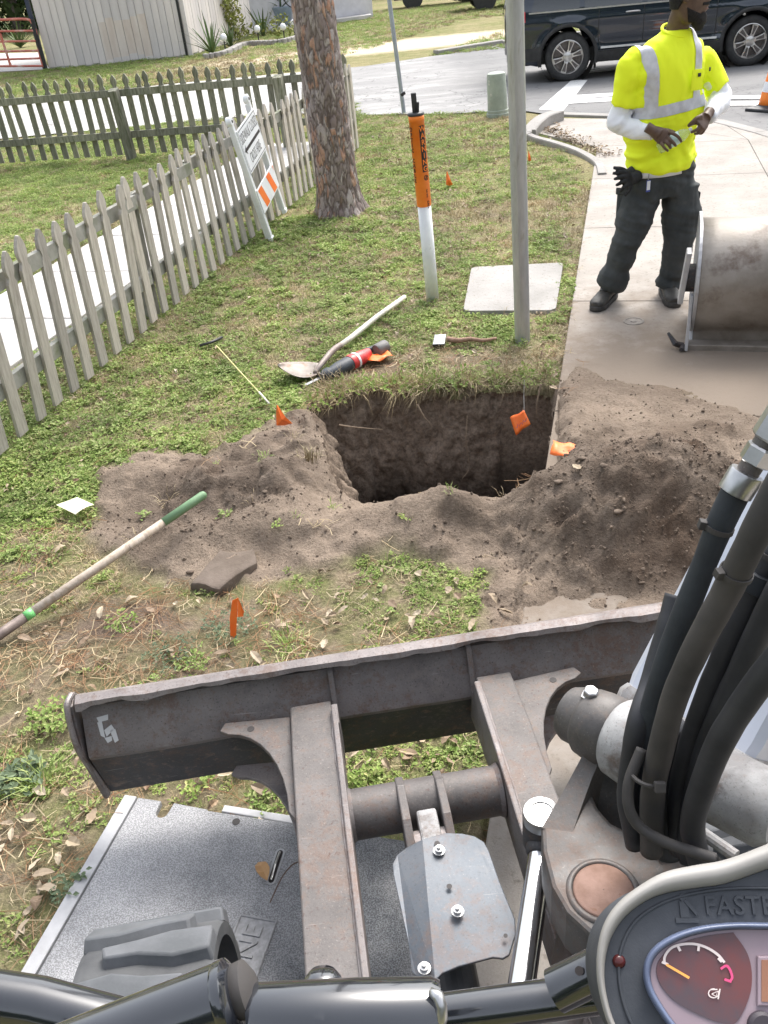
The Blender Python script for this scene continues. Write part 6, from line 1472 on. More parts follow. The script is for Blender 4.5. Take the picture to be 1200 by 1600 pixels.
def rootlets():
    MR = mat('rootlet', (.22,.16,.11), (.30,.23,.16), rough=.9, scale=40)
    for i, (pts) in enumerate([[(463,0),(0,0)]]): pass
    for k, (a, lbl) in enumerate([([(530,664),(560,668),(598,671)], 'horizontal root sticking out of the left part of the pit back wall'), ([(652,632),(662,650),(676,668)], 'thin forked root hanging at the middle of the pit back wall'), ([(730,650),(728,690),(733,730),(722,748)], 'long hair root hanging right of the middle of the pit'), ([(845,600),(838,640),(846,660)], 'root strand hanging in the right back corner of the pit')]):
        p = cr([WY(x, y, 4.16-.02*(i % 2)) for i, (x, y) in enumerate(a)], 5); link('root', tube(B(), p, list(np.linspace(.006 if k != 2 else .003, .0015, len(p))), 5), MR, label=lbl, cat='root')
rootlets()
# traffic cone
def cone():
    o = G(1203, 172); e = empty('traffic_cone', o, label='orange traffic cone with white bands and black base on the street', cat='traffic cone')
    link('base', box(B(), (-.21, -.21, 0), (.21, .21, .045), Matrix.Rotation(.6, 4, 'Z'), .02), MBLACK, e); link('base_collar', lathe(B(), [(.19, .045), (.15, .06), (.145, .07)], (0,0,0), (0,0,1), 32), MBLACK, e)
    pr = [(.14, .06), (.128, .14), (.028, .71), (.022, .715)]; link('cone_body', lathe(B(), pr, (0,0,0), (0,0,1), 36), MORANGE, e, True)
    for a, b in ((.21, .32), (.42, .56)):
        f = lambda z: lerp(.128, .028, (z-.14)/.57)+.0015; link('reflective_band', lathe(B(), [(f(a), a), (f(b), b)], (0,0,0), (0,0,1), 36, False), MWSIGN, e, True)
cone()
# ============================================================ WORKER
def worker():
    YC = 5.25
    MSK = mat('dark_brown_skin', (.085,.050,.035), (.13,.08,.056), rough=.5, scale=22, bump=.15, bscale=240, bdist=.0006, world=True, spec=.45)
    m, n, l, b = _nodes('hi_vis_cloth'); MHV = m; b.inputs['Base Color'].default_value = (.86, .98, .02, 1); b.inputs['Roughness'].default_value = .8
    pos = n.new('ShaderNodeNewGeometry').outputs['Position']; mp = n.new('ShaderNodeMapping'); mp.inputs['Scale'].default_value = (1, 1, .5); l.new(pos, mp.inputs[0]); bumpn(n, l, b, noise(n, l, mp.outputs[0], 16, 4, .5), .35, .012)
    MTAPE = mat('silver_tape', (.50,.50,.54), (.60,.60,.64), rough=.45, scale=30, world=True)
    MWH = mat('white_cotton', (.74,.75,.80), (.82,.83,.86), rough=.85, scale=9, bump=.3, bscale=22, bdist=.006, world=True)
    MPT = mat('charcoal_work_trousers', (.034,.039,.041), (.062,.068,.070), rough=.9, scale=7, bump=.35, bscale=26, bdist=.006, c3=(.11,.105,.095), s3=7, t3=(.60,.80), world=True)
    MBT = mat('dark_boot_leather', (.028,.027,.025), (.055,.052,.045), rough=.6, scale=20, bump=.3, world=True, c3=(.13,.11,.09), s3=14, t3=(.58,.75))
    MSO = mat('boot_sole', (.03,.03,.03), (.07,.065,.06), rough=.8, scale=20, world=True)
    MHR = mat('black_hair', (.008,.007,.007), (.02,.017,.016), rough=.9, scale=120, bump=1, bscale=320, bdist=.004, world=True)
    foot = G(990, 474)
    e = empty('person', P(foot.x, foot.y, .012), label='bearded worker in yellow hi-vis shirt standing on the sidewalk, looking right and holding a bottle', cat='person')
    IV = e.matrix_basis.inverted()
    W = lambda x, y, Y: WY(x, y, Y)
    def fin(name, me_or_bm, m_, par=None, smooth=True):
        q = link(name, me_or_bm, m_, par or e, smooth)
        if par is None: q.matrix_parent_inverse = IV
        return q
    yaw = R_(18); fx = Vector((math.cos(yaw), math.sin(yaw), 0)); fy = Vector((-math.sin(yaw), math.cos(yaw), 0))   # right of picture / away
    def ring(bm, c, u, v, a, b_, seg=28, ex=2.2):
        out = []
        for k in range(seg):
            t = 2*math.pi*k/seg; ct, st_ = math.cos(t), math.sin(t)
            out.append(bm.verts.new(Vector(c)+u*a*math.copysign(abs(ct)**(2/ex), ct)+v*b_*math.copysign(abs(st_)**(2/ex), st_)))
        return out
    def loft(bm, rs):
        n_ = len(rs[0])
        for p, q in zip(rs, rs[1:]):
            for k in range(n_): bm.faces.new((p[k], p[(k+1) % n_], q[(k+1) % n_], q[k]))
        bm.faces.new(rs[0][::-1]); bm.faces.new(rs[-1])
    def limb(bm, pts, rads, seg=20, sub=5, flat=1.0):
        path = cr(pts, sub); k = len(path); rr = list(np.interp(np.linspace(0, len(rads)-1, k), range(len(rads)), rads)); tube(bm, path, rr, seg, flat=flat)
    # joints, placed where the photograph shows them
    hipc = W(1033, 285, YC); waist = W(1032, 245, YC-.0); 
    zhem = W(1035, 262, YC).z
    lh, lk, la = W(1008, 295, YC), W(981, 375, YC-.03), W(953, 452, YC+.03)
    rh, rk, ra = W(1064, 292, YC), W(1060, 372, YC-.02), W(1043, 452, YC+.0)
    # trousers ----------------------------------------------------------
    bm = B(); z0 = W(1035, 246, YC)
    loft(bm, [ring(bm, W(1035, 243, YC), fx, fy, .182, .125), ring(bm, W(1035, 262, YC), fx, fy, .192, .135), ring(bm, W(1034, 285, YC), fx, fy, .200, .142), ring(bm, W(1034, 305, YC), fx, fy, .180, .125)])
    limb(bm, [lh+P(0, 0, .02), lerp(lh, lk, .5), lk, lerp(lk, la, .55), la+P(0, 0, .02)], [.114, .110, .094, .086, .088])
    limb(bm, [rh+P(0, 0, .02), lerp(rh, rk, .5), rk, lerp(rk, ra, .55), ra+P(0, 0, .02)], [.114, .110, .096, .088, .088])
    me = remesh(bm, .009, 5, .6)
    def folds(c):
        zr = (c[:, 2])
        knee = np.exp(-((zr-.50)/.10)**2); ank = np.exp(-((zr-.12)/.10)**2); cro = np.exp(-((zr-.80)/.09)**2)
        d = fbm(c[:, 0]*2+c[:, 2]*6, c[:, 2]*16+c[:, 0]*4, 1.0, 3, 301)*(.018*knee+.020*ank+.016*cro+.008)
        d += fbm(c[:, 0]*9, c[:, 2]*2.4, 1.6, 3, 305)*.016
        d += (.5-np.abs(fbm(c[:, 0]*7+c[:, 2]*5, c[:, 2]*9, 1.0, 2, 307))*2.2)*.008
        return d-.003
    displace(me, folds); T = fin('trousers', me, MPT)
    for s_, (px, py) in enumerate(((972, 318), (1089, 318))):
        c = W(px, py, YC-.03 if s_ == 0 else YC+.02); x = (fx*.55-fy*.8) if s_ == 0 else (fx*.35+fy*.9); 
        bm = box(B(), (-.062, -.085, -.006), (.062, .075, .012), mtx(c+(fx*.034 if s_ == 0 else fx*-.034), x, P(.05, 0, 1)), .010); fin('cargo_pocket', bm, MPT, T)
        bm = box(B(), (-.066, .045, .008), (.066, .085, .018), mtx(c+(fx*.032 if s_ == 0 else fx*-.032), x, P(.05, 0, 1)), .006); fin('pocket_flap', bm, MPT, T)
    # boots --------------------------------------------------------------
    for (an, dirv, off) in ((la, Vector((-.62, -.78, 0)), P(-.01, .0, 0)), (ra, Vector((-.10, -1, 0)), P(0, 0, 0))):
        d = dirv.normalized(); s_ = Vector((-d.y, d.x, 0)); g = Vector((an.x, an.y, .012))+off; bm = B()
        st_ = [(-.085, .030, .035, .045), (-.06, .040, .050, .07), (0, .043, .052, .085), (.06, .047, .045, .062), (.12, .052, .038, .045), (.17, .050, .034, .036), (.205, .030, .028, .024)]
        rs = []
        for t, w, h, zc in st_: rs.append(ring(bm, g+d*t+P(0, 0, .022+zc*.6), s_, P(0, 0, 1), w, max(.012, h*.85), 18))
        loft(bm, rs); limb(bm, [g+P(0, 0, .06)+d*.0, g+P(0, 0, .13)-d*.01, Vector((an.x, an.y, .21))], [.052, .052, .056], 16, 3)
        me = remesh(bm, .006, 4, .6); bo = fin('boot', me, MBT)
        bm = B(); out = []
        for t, w in ((-.092, .022), (-.075, .038), (-.02, .044), (.04, .044), (.10, .052), (.16, .052), (.20, .036), (.215, .012)): out.append((t, w))
        pts = [g+d*t+s_*w for t, w in out]+[g+d*t-s_*w for t, w in out[::-1]]
        bm = prism(B(), [p+P(0, 0, .034) for p in pts], (0, 0, -.032), .004); fin('sole', bm, MSO, bo)
        for i in range(5):
            c = g+d*(.045+.018*i)+P(0, 0, .118-.013*i); bm = tube(B(), [c+s_*.026, c+P(0, 0, .006), c-s_*.026], .003, 6); fin('lace', bm, MSO, bo)
    # shirt -----------------------------------------------------------------
    sL = W(989, 101, YC-.02); sR = W(1099, 97, YC+.05)
    eL = W(974, 178, YC-.01); eR = W(1122, 146, YC+.02)
    neck = W(1059, 56, YC-.01); bm = B()
    def tr(px, py, a, b_, Y=YC, ex=2.3): return ring(bm, W(px, py, Y), fx, fy, a, b_, 32, ex)
    loft(bm, [tr(1033, 262, .208, .150), tr(1033, 245, .208, .152), tr(1034, 215, .204, .150), tr(1037, 185, .200, .145), tr(1040, 155, .200, .142), tr(1043, 125, .205, .140), tr(1045, 100, .205, .132), tr(1047, 84, .198, .122), tr(1049, 72, .176, .108), tr(1052, 61, .138, .092), tr(1055, 52, .100, .078), tr(1057, 46, .080, .070)])
    limb(bm, [sL+fx*.035+P(0, 0, .005), sL, lerp(sL, eL, .5)+fx*-.008, lerp(sL, eL, .80), lerp(sL, eL, .84)], [.068, .074, .071, .076, .071])
    limb(bm, [sR-fx*.035+P(0, 0, .005), sR, lerp(sR, eR, .45)+fx*.010, lerp(sR, eR, .82), lerp(sR, eR, .87)], [.068, .073, .070, .075, .070])
    me = remesh(bm, .008, 5, .6)
    cw = W(1035, 170, YC)
    def sf(c):
        q = (c-np.array(cw))@np.array([list(fx), list(fy), [0, 0, 1]]).T
        x, z = q[:, 0], q[:, 2]
        rg = lambda v: .5-np.abs(v)*2.2
        d = fbm(x*5+z*2, z*3, 1.4, 3, 311)*.020+rg(fbm(x*4+z*2.5, z*2.2-x, 1.3, 2, 317))*.010
        d += fbm(x*3+z*9, z*16-x*6, 1.0, 3, 313)*.030*np.exp(-((z+.20)/.16)**2)
        d += fbm(x*10-z*7, z*7+x*5, 1.1, 3, 315)*.030*np.exp(-((np.abs(x)-.19)/.06)**2)
        return d
    displace(me, sf)
    S_ = fin('hi_vis_shirt', me, MHV)
    # tapes are cut out of the shirt surface and lifted off it
    def cut(planes, off=.0035):
        bm = bmesh.new(); bm.from_mesh(me)
        for co, no in planes:
            bmesh.ops.bisect_plane(bm, geom=bm.verts[:]+bm.edges[:]+bm.faces[:], plane_co=co, plane_no=no, clear_outer=True)
        bm.normal_update()
        for v in bm.verts: v.co += v.normal*off
        return bm
    tz = lambda px, py: W(px, py, YC-.14)
    # horizontal band tilts a little: lower left, higher right
    up = P(-.10, 0, 1).normalized(); a = tz(1040, 163); c = tz(1040, 181)
    bm = cut([(a, up), (c, -up), (W(985, 170, YC-.1), -fx), (W(1108, 170, YC-.1), fx)]); fin('reflective_waist_tape', bm, MTAPE, S_)
    for (xa, xb) in ((1013, 1027), (1091, 1106)):
        A_ = tz(xa, 120); Bq = tz(xb, 120); nrmx = (fx+P(0, 0, .06 if xa < 1050 else -.02)).normalized()
        bm = cut([(A_, -nrmx), (Bq, nrmx), (a, -up)], .0032)
        bm2 = bm; # keep clear of the neck
        fin('reflective_shoulder_tape', bm, MTAPE, S_)
    bm = B(); tube(bm, [W(1057, 49, YC-.01)+(fx*math.cos(t)*.080+fy*math.sin(t)*.070)+P(0, 0, .006+.028*math.sin(t)) for t in np.linspace(0, 2*math.pi, 37)], .008, 8); fin('collar', bm, MHV, S_)
    bm = box(B(), (-.040, -.055, 0), (.034, .05, .004), mtx(tz(1092, 124)+fy*.012, fx, P(0,0,1)), .003); fin('chest_pocket', bm, MHV, S_)
    bm = box(B(), (-.009, -.009, 0), (.009, .009, .002), mtx(tz(1094, 117)+fy*.006, fx, P(0,0,1)), 0); fin('pocket_label', bm, MINK, S_)
    bm = box(B(), (-.005, -.010, 0), (.005, .010, .002), mtx(W(1109, 108, YC-.10), fx, P(0,0,1)), 0); fin('sleeve_label', bm, MINK, S_)
    # white undershirt: hem below, long sleeves ---------------------------------
    bm = B(); loft(bm, [ring(bm, W(1028, 268, YC), fx, fy, .192, .142), ring(bm, W(1030, 250, YC), fx, fy, .190, .14)]); fin('undershirt_hem', bm, MWH)
    wL = W(1022, 208, YC-.20); wR = W(1107, 182, YC-.20)
    eLp = W(966, 190, YC-.02); eRp = W(1126, 156, YC+.0)
    for nm, pts, rd in (('undershirt_sleeve', [lerp(sL, eL, .5), lerp(sL, eL, .86), eLp, lerp(eLp, wL, .5)+P(0, 0, -.012), wL], [.058, .060, .058, .050, .038]), ('undershirt_sleeve', [lerp(sR, eR, .5), lerp(sR, eR, .88), eRp, lerp(eRp, wR, .5), wR], [.056, .059, .057, .048, .036])):
        bm = B(); limb(bm, pts, rd, 22, 8); me2 = remesh(bm, .007, 4, .6)
        displace(me2, lambda c: fbm(c[:, 0]*3+c[:, 2]*5, c[:, 0]*14-c[:, 2]*10, 1.6, 3, 321)*.014+fbm(c[:, 0]*20, c[:, 2]*20, 1, 2, 322)*.003); fin(nm, me2, MWH)
    # head and neck: one surface, turned to the right -----------------------------------
    hc = W(1078, -8, YC-.05); hy = R_(62); hx = Vector((math.cos(hy), math.sin(hy), 0)); hb = Vector((-math.sin(hy), math.cos(hy), 0)); ff = -hb    # ff: where the face points
    bm = B(); nz, na = 44, 48; rows = []
    prof = [(-.135, .028, .030), (-.128, .045, .050), (-.115, .056, .066), (-.095, .064, .080), (-.07, .069, .088), (-.04, .073, .092), (0, .076, .098), (.04, .078, .102), (.075, .074, .098), (.10, .062, .084), (.118, .044, .060), (.128, .022, .030), (.131, .004, .006)]
    pz = [p[0] for p in prof]
    for i in range(nz+1):
        z = -.135+.266*i/nz; a = np.interp(z, pz, [p[1] for p in prof]); b_ = np.interp(z, pz, [p[2] for p in prof]); row = []
        for k in range(na):
            t = 2*math.pi*k/na; x = math.sin(t); f = math.cos(t)      # f=1 front
            X = x*a; Yf = f*b_
            if f > 0: X *= 1-.10*f**2
            g = lambda zc, sz, sx: math.exp(-((z-zc)/sz)**2-(X/sx)**2)*(1 if f > 0 else 0)
            Yf += .028*g(-.020, .016, .013)+.014*g(.005, .022, .009)+.013*g(-.053, .008, .022)+.013*g(-.070, .008, .020)-.004*g(-.061, .003, .024)+.010*g(-.108, .016, .022)+.007*g(.035, .010, .040)-.010*math.exp(-((z-.018)/.012)**2-((abs(X)-.030)/.013)**2)*(f > 0)
            if z < -.06 and f < 0: Yf *= 1-.35*min(1, (-.06-z)/.07)
            row.append(bm.verts.new(hc+hx*X+ff*Yf+P(0, 0, z)))
        rows.append(row)
    for p, q in zip(rows, rows[1:]):
        for k in range(na): bm.faces.new((p[k], p[(k+1) % na], q[(k+1) % na], q[k]))
    bm.faces.new(rows[0][::-1]); bm.faces.new(rows[-1])
    limb(bm, [W(1056, 66, YC+.0), W(1060, 40, YC+.0), hc-ff*.022+P(0, 0, -.06)], [.066, .060, .062], 24, 5)
    for s_ in (-1, 1):   # ears
        c = hc+hx*.078*s_-ff*.008+P(0, 0, .0); rs = [ring(bm, c+hx*s_*o_, (ff*.9-hx*s_*.3).normalized(), P(0, 0, 1), w, h, 14) for o_, w, h in ((-.012, .012, .022), (.004, .018, .031), (.010, .015, .027))]; loft(bm, rs)
    me = remesh(bm, .0045, 2, .5); H_ = fin('head', me, MSK)
    # eyes, lips
    for s_ in (-1, 1):
        c = hc+hx*.031*s_+ff*(.083)+P(0, 0, .018); bm = B(); bmesh.ops.create_uvsphere(bm, u_segments=16, v_segments=10, radius=.012)
        for v in bm.verts: v.co += c
        fin('eye', bm, mat('eye_white', (.6,.58,.55), rough=.2) if s_ < 0 else MATS['eye_white'], H_)
        bm = lathe(B(), [(.006, 0), (.004, .001), (.0005, .0012)], c+ff*.0112, ff, 12); fin('iris', bm, MINK, H_)
    MLIP = mat('lips', (.12,.05,.045), (.16,.07,.06), rough=.4, scale=30)
    for zc, h in ((-.054, .005), (-.067, .006)):
        bm = B(); tube(bm, [hc+hx*x+ff*(.094-abs(x)*.35)+P(0, 0, zc+.002*math.cos(x*90)) for x in np.linspace(-.022, .022, 9)], [.001, .0035, .005, .0055, .005, .0055, .005, .0035, .001], 8); fin('lip', bm, MLIP, H_, True)
    # hair cap, beard: shells lifted off the head
    def shell(planes, off, nm, rough=.004, seed=1):
        bm = bmesh.new(); bm.from_mesh(me)
        for co, no in planes: bmesh.ops.bisect_plane(bm, geom=bm.verts[:]+bm.edges[:]+bm.faces[:], plane_co=co, plane_no=no, clear_outer=True)
        bm.normal_update(); r = random.Random(seed)
        for v in bm.verts:
            edge = any(len(e2.link_faces) < 2 for e2 in v.link_edges)
            v.co += v.normal*(0.0 if edge else off+r.uniform(-1, 1)*rough)
        return fin(nm, bm, MHR, H_)
    shell([(hc+P(0, 0, .04)+ff*.02, (ff*.85-P(0, 0, .55)).normalized()), (hc+P(0, 0, -.06), P(0, 0, -1))], .008, 'hair', .0015)
    bd = shell([(hc+ff*.02+P(0, 0, -.060), (P(0, 0, 1)+ff*.55).normalized()), (hc-ff*.004, (-ff-P(0, 0, .12)).normalized()), (hc+P(0, 0, -.122), P(0, 0, -1))], .007, 'beard', .002)
    # fuller beard below the chin
    bm = B(); loft(bm, [ring(bm, hc+ff*f+P(0, 0, z), hx, ff, a, b_, 20, 2) for z, f, a, b_ in ((-.085, .048, .048, .042), (-.105, .052, .050, .044), (-.13, .055, .044, .038), (-.152, .058, .032, .028), (-.170, .060, .014, .014))])
    me3 = remesh(bm, .005, 2); displace(me3, lambda c: n3(c, 60, 2, 330)*.006); fin('beard', me3, MHR, H_)
    bm = shell([(hc+P(0, 0, -.036), P(0, 0, 1)), (hc+P(0, 0, -.050), P(0, 0, -1)), (hc+ff*.075, -ff)], .003, 'moustache', .0012)
    # hands -------------------------------------------------------------------
    def hand(wrist, palm_c, pn, across, tips, thumb, nm='hand'):
        """wrist, palm centre, palm normal (back side), direction across the knuckles; tips: 4 x [knuckle offset, mid, tip]"""
        bm = B(); d = (palm_c-wrist).normalized(); across = (across-d*across.dot(d)).normalized(); bn = pn.normalized()
        limb(bm, [wrist-d*.04, wrist, lerp(wrist, palm_c, .5)], [.028, .027, .032], 14, 3)
        rs = [ring(bm, wrist+d*t, across, bn, a, b_, 16, 2.4) for t, a, b_ in ((-.01, .024, .018), (.03, .036, .018), (.06, .043, .017), (.088, .042, .014), (.096, .036, .010))]; loft(bm, rs)
        for k, chain in enumerate(tips):
            kn = wrist+d*(.084-.004*abs(k-1))+across*(.030-.020*k)
            r0 = [.0098, .0102, .0098, .0086][k]; limb(bm, [kn-d*.02]+[kn]+list(chain), [r0, r0, r0*.96, r0*.88, r0*.72], 12, 4)
        limb(bm, thumb, [.015, .0135, .0115, .0085], 12, 4)
        me4 = remesh(bm, .0036, 2, .5); return fin(nm, me4, MSK)
    # left of the picture: back of the hand to us, fingers hanging over the bottle
    yl = YC-.24; w1 = W(1020, 204, yl+.02); p1 = W(1040, 216, yl)
    ac = (W(1052, 206, yl)-W(1036, 226, yl))
    def fc(*pts): return [W(x, y, Y) for x, y, Y in pts]
    hand(w1, p1, -CF*-1*-1 if 0 else (CO-p1), ac,
         [fc((1050,208,yl-.035),(1060,214,yl-.04),(1065,222,yl-.03)), fc((1046,217,yl-.04),(1053,224,yl-.045),(1056,228,yl-.03)), fc((1041,222,yl-.04),(1046,228,yl-.045),(1048,232,yl-.03)), fc((1034,225,yl-.035),(1039,232,yl-.04),(1044,236,yl-.03))],
         fc((1028,205,yl+.01),(1040,204,yl+.02),(1052,207,yl+.045),(1060,212,yl+.05)))
    yr = YC-.26; w2 = W(1105, 180, yr+.04); p2 = W(1098, 190, yr)
    ac2 = (W(1090, 186, yr)-W(1106, 198, yr))
    hand(w2, p2, (CO-p2)*.6+CR*.5, ac2,
         [fc((1090,192,yr-.01),(1084,193,yr),(1076,197,yr+.01)), fc((1092,200,yr-.025),(1086,204,yr-.02),(1080,207,yr-.0)), fc((1096,203,yr-.025),(1091,208,yr-.02),(1085,209,yr-.0)), fc((1101,202,yr-.02),(1097,208,yr-.015),(1092,209,yr+.0))],
         fc((1096,182,yr+.0),(1088,186,yr-.01),(1081,192,yr-.005),(1075,197,yr+.01)))
    # bottle held between the hands (top-level: it is held, not worn)
    MCL, n, l, b = _nodes('clear_bottle_plastic'); b.inputs['Base Color'].default_value = (.88, .97, .93, 1); b.inputs['Roughness'].default_value = .08; b.inputs['Transmission Weight'].default_value = .85; b.inputs['IOR'].default_value = 1.2
    a_ = W(1028, 233, yl+.03); c_ = W(1080, 203, yr+.02); d = (c_-a_); L = d.length
    be = empty('drink_bottle', a_, label='clear plastic drink bottle with pale label held in both hands of the worker', cat='bottle')
    pr = [(.022, 0), (.030, .006), (.032, .03), (.030, .045), (.032, .06), (.030, .075), (.032, .09), (.032, L*.72), (.024, L*.84), (.013, L*.92), (.013, L)]
    q = link('bottle_body', lathe(B(), pr, a_, d, 24), MCL, None, True); setinv(q, be)
    q = link('cap', lathe(B(), [(.0145, L*.95), (.0145, L*1.02), (.013, L*1.03)], a_, d, 20), MWSIGN, None, True); setinv(q, be)
    q = link('bottle_label', lathe(B(), [(.0326, L*.36), (.0326, L*.66)], a_, d, 24, False), mat('pale_label', (.55,.80,.78), (.70,.88,.80), rough=.4, scale=20), None, True); setinv(q, be)
    # gloves hanging from the pocket, and the badge clipped at the belt
    MGL = mat('black_work_glove', (.015,.016,.018), (.035,.036,.04), rough=.85, scale=30, bump=.4, world=True)
    ge = empty('work_gloves', W(972, 285, YC-.1), label='pair of black work gloves stuffed in the hip pocket of the worker', cat='gloves')
    Yg = YC-.08
    for j, (sx_, sy_) in enumerate(((0, 0), (8, 6))):
        bm = B(); limb(bm, [W(992+sx_, 266+sy_, Yg-.02*j), W(982+sx_*.5, 274+sy_, Yg-.03*j)], [.034, .036], 12, 3)
        for (x1_, y1_), (x2_, y2_) in (((972,264),(958,262)), ((970,270),(957,271)), ((970,277),(959,280)), ((972,284),(962,290)), ((976,290),(968,300))):
            limb(bm, [W(982+sx_*.5, 272+sy_, Yg-.02*j), W(x1_+sx_, y1_+sy_*.8, Yg-.02*j-.01), W(x2_+sx_, y2_+sy_, Yg-.02*j)], [.016, .0125, .009], 10, 3)
        me5 = remesh(bm, .005, 2); q = link('glove', me5, MGL, None, True); setinv(q, ge)
    ke = empty('belt_badge', W(1013, 285, YC-.14), label='small white and blue tag clipped below the shirt hem of the worker', cat='tag')
    q = link('tag_card', box(B(), (-.011, -.028, 0), (.011, .022, .004), mtx(W(1013, 289, YC-.155), fx, P(0,0,1)), .001), mat('tag_white', (.75,.76,.80), rough=.5), None); setinv(q, ke)
    q = link('tag_border', box(B(), (-.013, -.038, -.001), (.013, .026, .003), mtx(W(1013, 289, YC-.154), fx, P(0,0,1)), .001), mat('tag_blue', (.05,.08,.35), rough=.5), None); setinv(q, ke)
    q = link('clip', tube(B(), [W(1014, 272, YC-.145), W(1013, 281, YC-.153)], .003, 6), MZINC, None); setinv(q, ke)
worker()
# ============================================================ CARS
MPAINT, n, l, b = _nodes('dark_blue_car_paint'); b.inputs['Base Color'].default_value = (.010, .018, .032, 1); b.inputs['Roughness'].default_value = .22; b.inputs['Coat Weight'].default_value = 1; b.inputs['Coat Roughness'].default_value = .04; b.inputs['Metallic'].default_value = .3
MGLASS, n, l, b = _nodes('tinted_glass'); b.inputs['Base Color'].default_value = (.012, .016, .018, 1); b.inputs['Roughness'].default_value = .04; b.inputs['Coat Weight'].default_value = 1
MTYRE = mat('tyre_rubber', (.022,.022,.023), (.045,.045,.045), rough=.85, scale=12)
MTRIM = mat('black_trim', (.015,.015,.016), (.03,.03,.03), rough=.6, scale=9)
MALLOY = mat('silver_alloy', (.50,.48,.46), (.60,.58,.56), rough=.3, metal=.85, scale=20)
MALD = mat('dark_alloy_pocket', (.10,.09,.09), (.15,.14,.14), rough=.4, metal=.7, scale=20)
MTAIL = mat('red_tail_lens', (.55,.01,.02), (.65,.03,.04), rough=.15, scale=9, coat=1)
def wheel(R=.385, w=.25, spokes=6, rimr=.265):
    """wheel along local y (outer face at -y), centre at origin"""
    e = []
    t = lathe(B(), [(rimr, -w/2+.01), (rimr+.02, -w/2), (R-.05, -w/2-.004), (R-.015, -w/2+.015), (R, -w/2+.05), (R, w/2-.05), (R-.02, w/2-.01), (rimr, w/2)], (0,0,0), (0,1,0), 48, False); e.append(('tyre', t, MTYRE))
    r = lathe(B(), [(rimr, -w/2+.008), (rimr-.012, -w/2+.004), (rimr-.022, -w/2+.02), (rimr-.03, w/2-.06), (rimr-.03, w/2-.02)], (0,0,0), (0,1,0), 48, False); e.append(('rim', r, MALLOY))
    bk = lathe(B(), [(.001, -.02), (rimr-.02, -.02), (rimr-.02, .0), (.001, .0)], (0,0,0), (0,1,0), 32, False); e.append(('brake_disc', bk, MALD))
    hb = lathe(B(), [(.001, -w/2-.005), (.035, -w/2-.003), (.075, -w/2+.012), (.08, -w/2+.05)], (0,0,0), (0,1,0), 28, False); e.append(('hub', hb, MALLOY))
    for k in range(spokes):
        a = 2*math.pi*k/spokes+.25
        M_ = Matrix.Rotation(-a, 4, 'Y')
        pts = [(.06, -.040), (.11, -.030), (.19, -.040), (rimr-.012, -.052), (rimr-.012, .052), (.19, .040), (.11, .030), (.06, .040)]
        bm = prism(B(), [M_ @ Vector((x, -w/2+.012+.01*(x < .1), z)) for x, z in pts], (0, .035, 0), .004); e.append(('spoke', bm, MALLOY))
        pts = [(.10, -.012), (.19, -.024), (rimr-.035, -.032), (rimr-.035, .032), (.19, .024), (.10, .012)]
        bm = prism(B(), [M_ @ Vector((x, -w/2+.010, z)) for x, z in pts], (0, .004, 0)); e.append(('spoke_pocket', bm, MALD))
    return e
def bodyline(L, stations, zlo):
    pass
